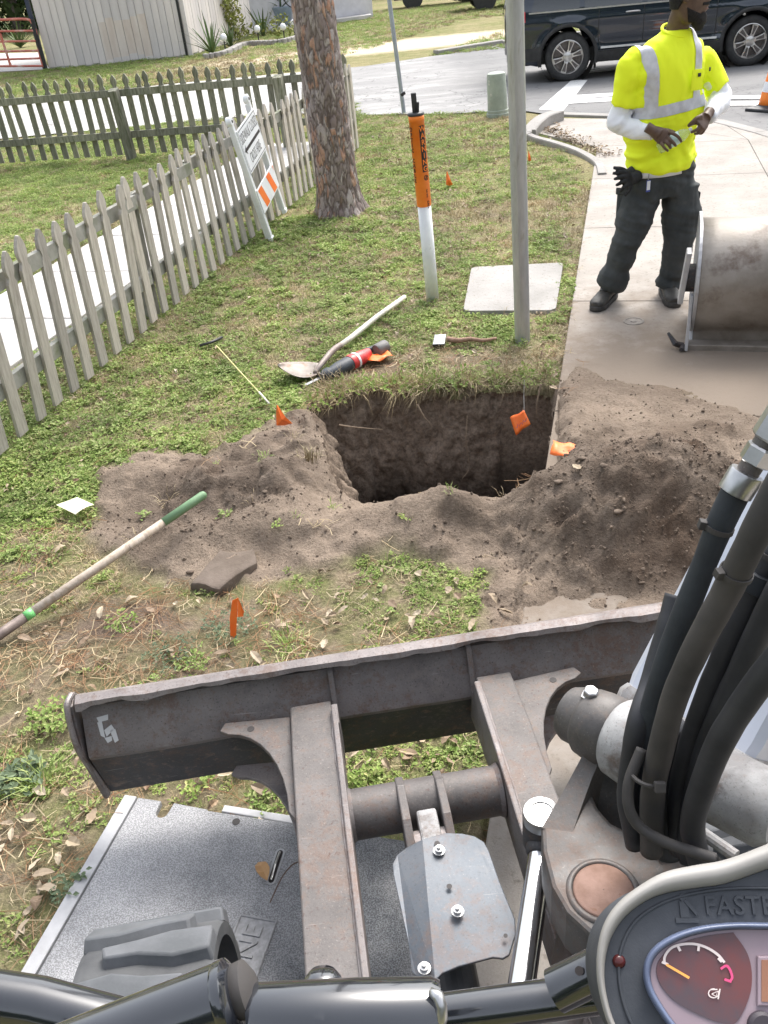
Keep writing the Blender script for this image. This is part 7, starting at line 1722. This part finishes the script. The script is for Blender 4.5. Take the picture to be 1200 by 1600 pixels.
def suv(scale=.92):
    a = G(886, 128); b_ = G(1170, 104); d = (b_-a).normalized(); ang = math.atan2(d.y, d.x)
    e = empty('parked_suv', a, ang, label='dark blue sport utility vehicle with six spoke alloy wheels stopped across the street corner', cat='car')
    e.scale = (scale,)*3
    # local: x forward with the rear axle at 0, y away from us with the near side at 0, z up
    L0, L1, WB, Wd = -1.06, 4.02, 3.01, 1.96; R = .385
    xs = np.arange(L0, L1+.001, .045)
    def top(x): return float(np.interp(x, [L0, -1.0, -.85, -.5, 1.0, 1.9, 2.75, 3.3, 3.75, 3.95, L1], [1.05, 1.30, 1.66, 1.74, 1.76, 1.70, 1.24, 1.14, 1.05, .90, .72]))
    def low(x): return float(np.interp(x, [L0, -.8, -.5, 3.5, 3.9, L1], [.48, .34, .27, .27, .33, .45]))
    def plan(x): return float(np.interp(x, [L0, -.98, -.8, -.3, 3.2, 3.7, 3.93, L1], [.34, .14, .045, .0, .0, .07, .22, .42]))
    def side(x, z):
        """distance of the skin in from the near side"""
        s = plan(x)+.02*max(0, (.45-z)/.2)**2
        s += .020*math.exp(-((z-.56)/.06)**2)*(0 < x-.45 < 2.2)       # sill hollow
        s -= .018*math.exp(-((z-.92)/.05)**2)                          # shoulder crease
        if z > 1.02: s += .10*(z-1.02)+.42*max(0, (z-1.10))**1.5
        for c in (0, WB): 
            r = math.hypot(x-c, z-R*.98)
            s -= .030*math.exp(-((r-.49)/.07)**2)*(z > .28)
        return s
    nt = 30; V_ = []; bm = B()
    for x in xs:
        row = []; zt = top(x); zl = low(x)
        zz = list(np.linspace(zl, zt-.06, nt))
        for z in zz: row.append(bm.verts.new((x, side(x, z), z)))
        s = side(x, zt-.06); row.append(bm.verts.new((x, s+.05, zt-.015))); row.append(bm.verts.new((x, s+.16, zt))); row.append(bm.verts.new((x, Wd/2, zt+.03)))
        V_.append(row)
    AR = .455
    # snap to the wheel arches
    for row in V_:
        for v in row[:nt]:
            for c in (0, WB):
                dx, dz = v.co.x-c, v.co.z-R; r = math.hypot(dx, dz)
                if AR-.045 < r < AR+.028: v.co.x = c+dx/r*AR; v.co.z = R+dz/r*AR
    for i in range(len(V_)-1):
        for j in range(len(V_[0])-1):
            q = (V_[i][j], V_[i+1][j], V_[i+1][j+1], V_[i][j+1]); cx_ = sum(v.co.x for v in q)/4; cz = sum(v.co.z for v in q)/4
            if j < nt-1 and any(math.hypot(cx_-c, cz-R) < AR-.004 for c in (0, WB)): continue
            bm.faces.new(q)
    # mirror to the far side
    geo = bmesh.ops.duplicate(bm, geom=bm.verts[:]+bm.faces[:])
    for v in geo['geom']:
        if isinstance(v, bmesh.types.BMVert): v.co.y = Wd-v.co.y
    bmesh.ops.remove_doubles(bm, verts=bm.verts[:], dist=.002)
    # close the ends
    for i in (0, -1):
        r_ = [v.co.copy() for v in V_[i] if v.is_valid]; 
        for p, q in zip(r_, r_[1:]):
            try: bm.faces.new([bm.verts.new(c) for c in (p, q, Vector((q.x, Wd-q.y, q.z)), Vector((p.x, Wd-p.y, p.z)))])
            except Exception: pass
    bmesh.ops.recalc_face_normals(bm, faces=bm.faces)
    body = link('body', bm, MPAINT, e); autosmooth(body, 38)
    def patch(name, x0f, x1f, z0f, z1f, m_, off=-.006, nx=14, nz=8, par=e):
        bm = B(); g = [[None]*(nx+1) for _ in range(nz+1)]
        for j in range(nz+1):
            z = None
            for i in range(nx+1):
                u, v = i/nx, j/nz; x = lerp(x0f(v), x1f(v), u); z = lerp(z0f(x), z1f(x), v); g[j][i] = bm.verts.new((x, side(x, z)+off, z))
        for j in range(nz):
            for i in range(nx): bm.faces.new((g[j][i], g[j][i+1], g[j+1][i+1], g[j+1][i]))
        bmesh.ops.recalc_face_normals(bm, faces=bm.faces); return link(name, bm, m_, par, True)
    f = lambda c: (lambda v: c)
    for x0, x1, x0t, x1t in ((-.62, .18, -.48, .18), (.26, 1.20, .26, 1.16), (1.28, 2.30, 1.26, 1.80)):
        q = patch('window', (lambda v, a_=x0, b2=x0t: lerp(a_, b2, v)), (lambda v, a_=x1, b2=x1t: lerp(a_, b2, v)), f(1.10), lambda x: top(x)-.14, MGLASS)
    patch('window_trim', f(-.66), f(2.36), f(1.075), f(1.098), MALLOY, -.008, 40, 1)
    patch('chrome_strip', f(.55), f(2.45), f(.475), f(.505), MALLOY, -.010, 30, 1)
    patch('rocker_panel', f(.46), f(2.54), f(.275), f(.43), MTRIM, -.012, 20, 3)
    patch('lower_bumper', f(-1.03), f(-.45), f(.36), f(.56), MTRIM, -.010, 12, 4)
    for c in (0, WB):   # arch mouldings
        bm = B(); rows = []
        for k in range(33):
            t = R_(-14)+(math.pi+R_(28))*k/32; row = []
            for rr_, o_ in ((AR-.004, .02), (AR-.002, -.018), (AR+.045, -.016), (AR+.06, .004)): x, z = c+math.cos(t)*rr_, R+math.sin(t)*rr_; row.append(bm.verts.new((x, side(x, max(z, .3))+o_, z)))
            rows.append(row)
        for p, q in zip(rows, rows[1:]):
            for k in range(3): bm.faces.new((p[k], p[k+1], q[k+1], q[k]))
        bmesh.ops.recalc_face_normals(bm, faces=bm.faces); link('arch_moulding', bm, MTRIM, e, True)
        bm = lathe(B(), [(AR+.01, .02), (AR+.01, .5)], (c, 0, R), (0, 1, 0), 32, False); link('wheel_well', bm, MTRIM, e)
    for x in (.50, 1.24, 2.42):   # door seams
        pts = []
        for z in np.linspace(.44, 1.06 if x != .50 else 1.06, 16):
            xx = x+(.10*max(0, (.62-z)/.2) if x == .50 else 0)-(.42*max(0, .72-z) if x == .50 else 0)*0; 
            if x == .50: xx = max(.50, math.sqrt(max(0, (AR+.10)**2-(z-R)**2)))
            pts.append((xx, side(xx, z)-.001, z))
        link('door_seam', tube(B(), pts, .006, 5), MTRIM, e)
    link('door_seam', tube(B(), [(x, side(x, .44)-.001, .44) for x in np.linspace(.5, 2.42, 12)], .006, 5), MTRIM, e)
    for x in (1.05, 2.02):
        h = link('door_handle', tube(B(), cr([P(x-.11, side(x, .985)-.012, .985), P(x-.05, side(x, .985)-.045, .99), P(x+.06, side(x, .985)-.045, .99), P(x+.12, side(x, .985)-.012, .985)], 4), .014, 8), MALLOY, e, True)
    patch('tail_light', f(-1.02), f(-.72), f(.96), f(1.12), MTAIL, -.014, 8, 4)
    patch('head_light', f(3.45), f(3.85), f(.80), f(.93), mat('headlight_glass', (.5,.5,.5), rough=.1, metal=.5), -.012, 8, 4)
    # wheels
    for c in (0, WB):
        for yy, fl in ((.13, 0), (Wd-.13, 1)):
            hub = None
            for i, (nm, bm, m_) in enumerate(wheel()):
                if i == 0: root = link('wheel', bm, m_, e); autosmooth(root, 40); root.location = (c, yy, R); root.rotation_euler = (0, 0, math.pi*fl)
                else: q = link(nm, bm, m_, root); autosmooth(q, 30)
            for k in range(6):
                a_ = k*1.047; q = link('wheel_nut', lathe(B(), [(.011, -.115), (.011, -.105)], (math.cos(a_)*.055, 0, math.sin(a_)*.055), (0, 1, 0), 6), MALD, root)
    link('mud_flap', box(B(), (.47, .06, .17), (.49, .26, .36)), MTRIM, e)
    link('underbody', box(B(), (-.9, .2, .28), (3.8, Wd-.2, .5)), MTRIM, e)
    return e
suv()
def truck(a, d, paint, label, cat, L=5.4, H0=.55, hbody=1.05, rear=0, sc=1.0, nm='pickup_truck'):
    ang = math.atan2(d.y, d.x); e = empty(nm, a, ang, label=label, cat=cat); e.scale = (sc,)*3; R = .37
    pr = [(0, H0), (0, 1.12), (2.1, 1.14), (2.15, 1.75), (3.2, 1.78), (3.9, 1.18), (5.2, 1.08), (5.4, .9), (5.4, H0)]
    bm = prism(B(), [P(x, 0, z) for x, z in pr], (0, 1.85, 0), .05); link('body', bm, paint, e)
    bm = prism(B(), [P(x, -.006, z) for x, z in ((2.3, 1.2), (2.32, 1.66), (3.1, 1.68), (3.6, 1.22))], (0, 1.86, 0)); link('window', bm, MGLASS, e)
    link('bumper', box(B(), (-.14, .05, H0-.02), (.0, 1.8, H0+.20), None, .03), MALLOY if cat != 'van' else MTRIM, e)
    for y in (.0, 1.70): link('tail_light', box(B(), (-.02, y, .85), (.05, y+.15, 1.10)), MTAIL, e)
    for x in (1.05, 4.35):
        for y in (.12, 1.73):
            q = link('wheel', lathe(B(), [(.2, -.12), (R-.02, -.12), (R, -.08), (R, .08), (R-.02, .12), (.2, .12)], (x, y, R), (0, 1, 0), 32, False), MTYRE, e); link('rim', lathe(B(), [(.001, -.09), (.12, -.08), (.2, -.11)], (x, y, R), (0, 1, 0), 24, False), MALLOY, q)
        link('wheel_well', lathe(B(), [(.46, 0), (.46, .01)], (x, -.012, R+.02), (0, 1, 0), 28), MTRIM, e)
    link('chassis', box(B(), (.2, .3, .32), (5.1, 1.55, H0)), MTRIM, e)
truck(G(640, 16)+P(-.7, 1.5, 0), Vector((1, -.12, 0)), MPAINT, 'dark pickup truck parked on the grass at the top of the picture', 'truck', sc=.92)
truck(G(722, 22)+P(0, 1, 0), Vector((1, .0, 0)), mat('white_car_paint', (.72,.73,.74), (.78,.78,.78), rough=.3, scale=3, coat=.6), 'white vehicle parked on the grass behind the steel pole', 'van', sc=.9, H0=.42)

# ============================================================ HOUSE, GATE, YARD
MSID = mat('white_wood_siding', (.60,.55,.54), (.70,.66,.65), rough=.85, scale=2.2, stretch=(3, 3, .4), bump=.2, bscale=30, c3=(.50,.33,.24), s3=.35, t3=(.60,.78))
objvar(MSID, .86, 1.05)
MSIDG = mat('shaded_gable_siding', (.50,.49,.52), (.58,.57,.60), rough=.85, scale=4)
def house():
    A = G(78, 108); Bp = G(298, 87); C = G(396, 54); A.z = Bp.z = C.z = -.01
    e = empty('garage', A, label='white vertical plank garage with a faded rust stain on its wall, across the street', cat='building'); H = 4.2
    def wall(p, q, nm, m_, pw=.22, gaps=()):
        d = (q-p); L = d.length; d.normalize(); nn = Vector((d.y, -d.x, 0)); c = link(nm, prism(B(), [p-A, q-A, q-A+P(0,0,H), p-A+P(0,0,H)], -nn*.12), MSIDG, e)
        k = 0; s = 0; r = random.Random(5)
        while s < L-.02:
            w = min(pw+r.uniform(-.03, .03), L-s); zt = H-.02; bm = box(B(), (0, -.022-r.uniform(0, .010), .03+r.uniform(-.02, .03)), (w-.014, 0, zt), None, .004)
            o = link('plank', bm, m_, c); o.location = p-A+d*s; o.rotation_euler = (0, 0, math.atan2(d.y, d.x)); s += w; k += 1
        return d, nn
    d, nn = wall(A, Bp, 'wall', MSID); d2, n2 = wall(Bp, C, 'wall', MSID)
    # corner post, dark gap and skirting
    link('corner_board', box(B(), (-.05, -.05, 0), (.05, .05, H)), MSID, e).location = Bp-A+nn*.03+n2*.03
    link('corner_gap', box(B(), (-.03, -.03, 0), (.03, .03, H)), MTRIM, e).location = Bp-A+nn*.035-d*.10
    link('corner_post', box(B(), (-.09, -.06, 0), (.02, .06, H)), mat('blue_black_post', (.02,.03,.06), (.04,.05,.08), rough=.6, scale=5), e).location = A-A-d*.10
    link('roof', prism(B(), [P(0,0,H)+nn*.6-d*.6, (Bp-A)+P(0,0,H)+nn*.6+d*.6, (C-A)+P(0,0,H)+n2*.6+P(0,.6,0), (C-A)-d*9+P(0,0,H+.3)], (0, 0, .18)), mat('roof_shingle', (.16,.15,.14), (.24,.23,.22), rough=.9, scale=12), e)
    # recessed porch wall further right
    D1 = G(396, 52); D2 = G(480, 38); bm = prism(B(), [D1-A, D2-A+P(2.5, .5, 0), D2-A+P(2.5, .5, H), D1-A+P(0, 0, H)], (0, .2, 0)); link('porch_wall', bm, MSIDG, e)
    link('porch_step', prism(B(), [D1-A+P(.1,-.6,.12), D2-A+P(2.4,-.4,.12), D2-A+P(2.4,.3,.12), D1-A+P(.1,.3,.12)], (0, 0, -.12), .01), MC3, e)
    link('garden_hose', tube(B(), cr([D1-A+P(1.3,-.12,2.0), D1-A+P(1.15,-.14,1.3), D1-A+P(1.3,-.14,.8), D1-A+P(1.7,-.14,.55)], 6), .02, 8), MTRIM, e)
    return A, Bp, C, d, nn, d2, n2
HA, HB, HC, hd, hn, hd2, hn2 = house()
# rust stain on the wall boards: the boards there are weathered a different colour
def stainboards():
    MS = mat('rust_stained_siding', (.58,.49,.43), (.66,.59,.54), rough=.9, scale=2.0, stretch=(3, 3, .5), world=True)
    for o in [o for o in bpy.data.objects if o.name.startswith('plank')][:34]:
        t = o.location.x
        if 1.55 < t < 3.1: 
            me = o.data; bm = bmesh.new(); bm.from_mesh(me)
            for z in (.16, 1.10): bmesh.ops.bisect_plane(bm, geom=bm.verts[:]+bm.edges[:]+bm.faces[:], plane_co=(0, 0, z+random.uniform(-.06, .06)), plane_no=(0, 0, 1))
            bm.to_mesh(me); bm.free(); me.materials.append(MS)
            for p in me.polygons:
                if .2 < p.center.z < 1.1: p.material_index = 1
stainboards()
def agave(px, py, n, L, label, m_, cat='plant'):
    o = G(px, py); o.z = 0; bm = B(); r = random.Random(px)
    for k in range(n):
        a = r.random()*6.28; el = r.uniform(.5, 1.35); d = Vector((math.cos(a)*math.cos(el), math.sin(a)*math.cos(el), math.sin(el))); s = Vector((-math.sin(a), math.cos(a), 0)); l_ = L*r.uniform(.7, 1.1); w = .05*L/.8
        row = []
        for i in range(6):
            t = i/5; p = d*l_*t+P(0, 0, -.35*l_*t*t*(1-math.sin(el)*.6)); row.append((bm.verts.new(p-s*w*(1-t)**.7*.5), bm.verts.new(p+P(0,0,-w*.2*(1-t))), bm.verts.new(p+s*w*(1-t)**.7*.5)))
        for p, q in zip(row, row[1:]):
            bm.faces.new((p[0], p[1], q[1], q[0])); bm.faces.new((p[1], p[2], q[2], q[1]))
    q = link('spiky_plant', bm, m_, label=label, cat=cat); q.location = o; return q
MAG = leafmat('strap_leaf', [(.07,.12,.05), (.11,.17,.07), (.15,.20,.10)]); MVI = leafmat('vine_leaf', [(.22,.26,.06), (.30,.32,.10), (.16,.20,.05), (.38,.36,.14)])
agave(332, 84, 22, 1.25, 'tall strap leaved plant against the white garage, left of the other one', MAG)
agave(362, 74, 34, .95, 'dense dark strap leaved plant against the white garage, right of the taller one', MAG)
agave(412, 56, 12, 1.5, 'sparse spiky plant at the garage corner by the porch', MAG)
def pot():
    o = G(443, 45); o.z = .0; e = empty('potted_plant', o, label='blue grey pot with a spiky green plant on the porch beside the tree trunk', cat='potted plant')
    link('pot', lathe(B(), [(.28, 0), (.42, .55), (.45, .60), (.40, .60)], (0,0,.1), (0,0,1), 28), mat('blue_glazed_pot', (.20,.26,.34), (.30,.36,.44), rough=.4, scale=5), e, True)
    a = agave(443, 45, 46, 1.2, None, MAG, None); a.parent = e; a.location = (0, 0, .62); a.name = 'plant'
    for k in ('label', 'category'):
        if k in a: del a[k]
pot()
def vine():
    bm = B(); r = random.Random(9)
    for s in range(5):
        x0 = r.uniform(.62, .80); pts = []
        for i in range(9): pts.append(HB+hd2*((HC-HB).length*(x0+.04*math.sin(i+s)-.028*i))+hn2*.06+P(0, 0, i*.42))
        for p in cr(pts, 6):
            for k in range(5): leaf(bm, p+Vector((r.uniform(-.16, .16), r.uniform(-.1, .1), r.uniform(-.15, .15)))+hn2*r.uniform(0, .12), rv(1), hn2+rv(.5), .14*r.uniform(.6, 1.2), .10)
    link('wall_vine', bm, MVI, label='yellow green vine climbing the side wall of the white garage', cat='plant', kind=None)
    bm = B()
    for s in range(260): p = G(r.uniform(385, 470), r.uniform(40, 60)); p.z = r.uniform(.0, .5); leaf(bm, p, rv(1), rv(1), .18, .09)
    link('flower_bed', bm, MVI, label='low flower bed plants beside the porch step', cat='plants', kind='stuff')
vine()
for i, (x, y) in enumerate(((353,82),(405,67),(445,64),(461,57))):
    o = G(x, y); e = empty('garden_light', o, label=['small white capped garden light in front of the strap leaved plants', 'second garden light, at the start of the edging stones', 'garden light third along the edging, left of the tree trunk', 'rightmost garden light close to the tree trunk'][i], cat='garden light', group='garden lights along the bed edging')
    link('stake', tube(B(), [P(0,0,0), P(0,0,.30)], .02, 8), MTRIM, e); link('globe', lathe(B(), [(.03,.28),(.085,.33),(.095,.40),(.06,.46),(.01,.48)], (0,0,0), (0,0,1), 16), MWSIGN, e, True)
ed = cr([G(318,92), G(352,86), G(382,72), G(412,70), G(440,68), G(463,62)], 4)
es_ = empty('bed_edging', G(318, 92), kind='structure')
for a, b_ in zip(ed, ed[1:]):
    c = (a+b_)/2; c.z = .05; d = (b_-a); bm = box(B(), (-d.length/2+.02, -.10, -.08), (d.length/2-.02, .10, .07), None, .03); o = link('edging_stone', bm, MK, es_); o.location = c-es_.location; o.rotation_euler = (0, 0, math.atan2(d.y, d.x))
# leaning sign pole in front of the garage
def leanpole():
    o = G(236, 91); e = empty('leaning_sign_post', o, label='thin grey sign post leaning left in front of the white garage', cat='sign'); tp = WY(198, -20, o.y)-o
    link('post', tube(B(), [P(0,0,0), tp], .032, 8), MATS['sign_post_steel'], e); t = tp*.80; MM = mtx(t, P(1,.2,0), tp); link('sign_plate', box(B(), (-.10, .0, -.02), (.02, .75, .02), MM, .01), MATS['sign_post_steel'], e)
leanpole()
# red tubular gate
def gate():
    MRG = mat('red_gate_paint', (.50,.12,.09), (.60,.20,.15), rough=.55, scale=3, c3=(.65,.50,.45), s3=4, t3=(.5,.7)); o = G(70, 110); e = empty('farm_gate', o, label='faded red tubular steel gate left of the white garage', cat='gate')
    Y = o.y; W = lambda x, y: WY(x, y, Y)-o
    link('gate_frame', tube(B(), cr([W(68,105), W(62,85), W(56,50), W(50,36), W(40,30), W(0,31), W(-60,33)], 6), .035, 10), MRG, e, True)
    for k, (ya, yb) in enumerate(((48, 50), (64, 66), (79, 82), (91, 95), (103, 104))):
        link('gate_rail', tube(B(), [W(54+k*3.4, ya), W(-60, yb)], .028, 8), MRG, e)
    link('gate_brace', tube(B(), [W(0, 52), W(17, 104)], .035, 8), MRG, e)
    link('gate_post', tube(B(), [W(72,108), W(60,70), W(50,30)], .05, 10), MTRIM, e)
gate()
# drive behind the gate, hedge and a far grey house beyond it
bm = B(); f_ = bm.faces.new([bm.verts.new((p.x, p.y, .0)) for p in (G(-20,113), G(78,108), G(60,82), G(-30,84))]); link('side_drive', bm, MC3, kind='structure')
def hedge():
    bm = B(); r = random.Random(4); o = G(20, 62); o.z = 0
    for k in range(5200):
        a = r.random(); x = r.uniform(-9, 4); y = r.uniform(0, 2.5); z = r.uniform(0, 1)**.8*(2.2+.5*math.sin(x*1.7)+.3*math.sin(x*4.1)); leaf(bm, P(x, y, z), rv(1), rv(1), .34*r.uniform(.5, 1.2), .20)
    q = link('hedge', bm, leafmat('hedge_leaf', [(.05,.09,.03), (.09,.14,.05), (.13,.18,.08)]), label='tall green hedge in the yard behind the red gate', cat='hedge', kind='stuff'); q.location = o+P(0, 8, 0)
    agave(32, 74, 26, 1.5, 'dark spiky plant behind the red gate', MAG)
hedge()
# a line of trees and houses beyond the frame, for what the glossy things reflect
def treeline():
    m1 = leafmat('treeline_leaf', [(.035,.06,.02), (.06,.095,.03), (.09,.12,.045)]); mt = mat('far_trunk', (.12,.10,.085), (.2,.17,.15), rough=.95, scale=6)
    bm = B(); r = random.Random(2)
    for k in range(900):
        v = Vector((r.gauss(0, 1), r.gauss(0, 1), r.gauss(0, .8))); v = v.normalized()*r.uniform(.55, 1.05); leaf(bm, v, rv(1), rv(1), .34*r.uniform(.6, 1.3), .22)
    me = bpy.data.meshes.new('crown'); bm.to_mesh(me); bm.free(); me.materials.append(m1)
    tk = bpy.data.meshes.new('trunk'); bm = tube(B(), [P(0,0,-.2), P(.1,0,2.2), P(0,.1,4)], [.3,.22,.12], 9); bm.to_mesh(tk); bm.free(); tk.materials.append(mt)
    for i, (x, y, s) in enumerate(((-26,52,4.2),(-18,58,5),(-9,62,4.6),(3,60,5),(12,58,4.4),(22,52,5),(30,44,4.5),(36,30,5),(36,16,4.6),(30,-14,5),(18,-16,5.5),(10,-19,5.2),(2,-20,5.4),(-6,-18,5),(-14,-15,5.2),(24,-6,5),(26,4,4.6),(-26,-12,5),(-32,4,4.6),(-34,22,5))):
        e = empty('broadleaf_tree', P(x, y, 0), r.uniform(0, 6), label='broad green tree on the edge of the yards round the corner', cat='tree', group='trees round the neighbourhood')
        o = link('trunk', tk, None, e); o.scale = (s/4,)*3; o = link('crown', me, None, e); o.location = (0, 0, s*1.15); o.scale = (s, s, s*.85); o['kind'] = 'stuff'
treeline()
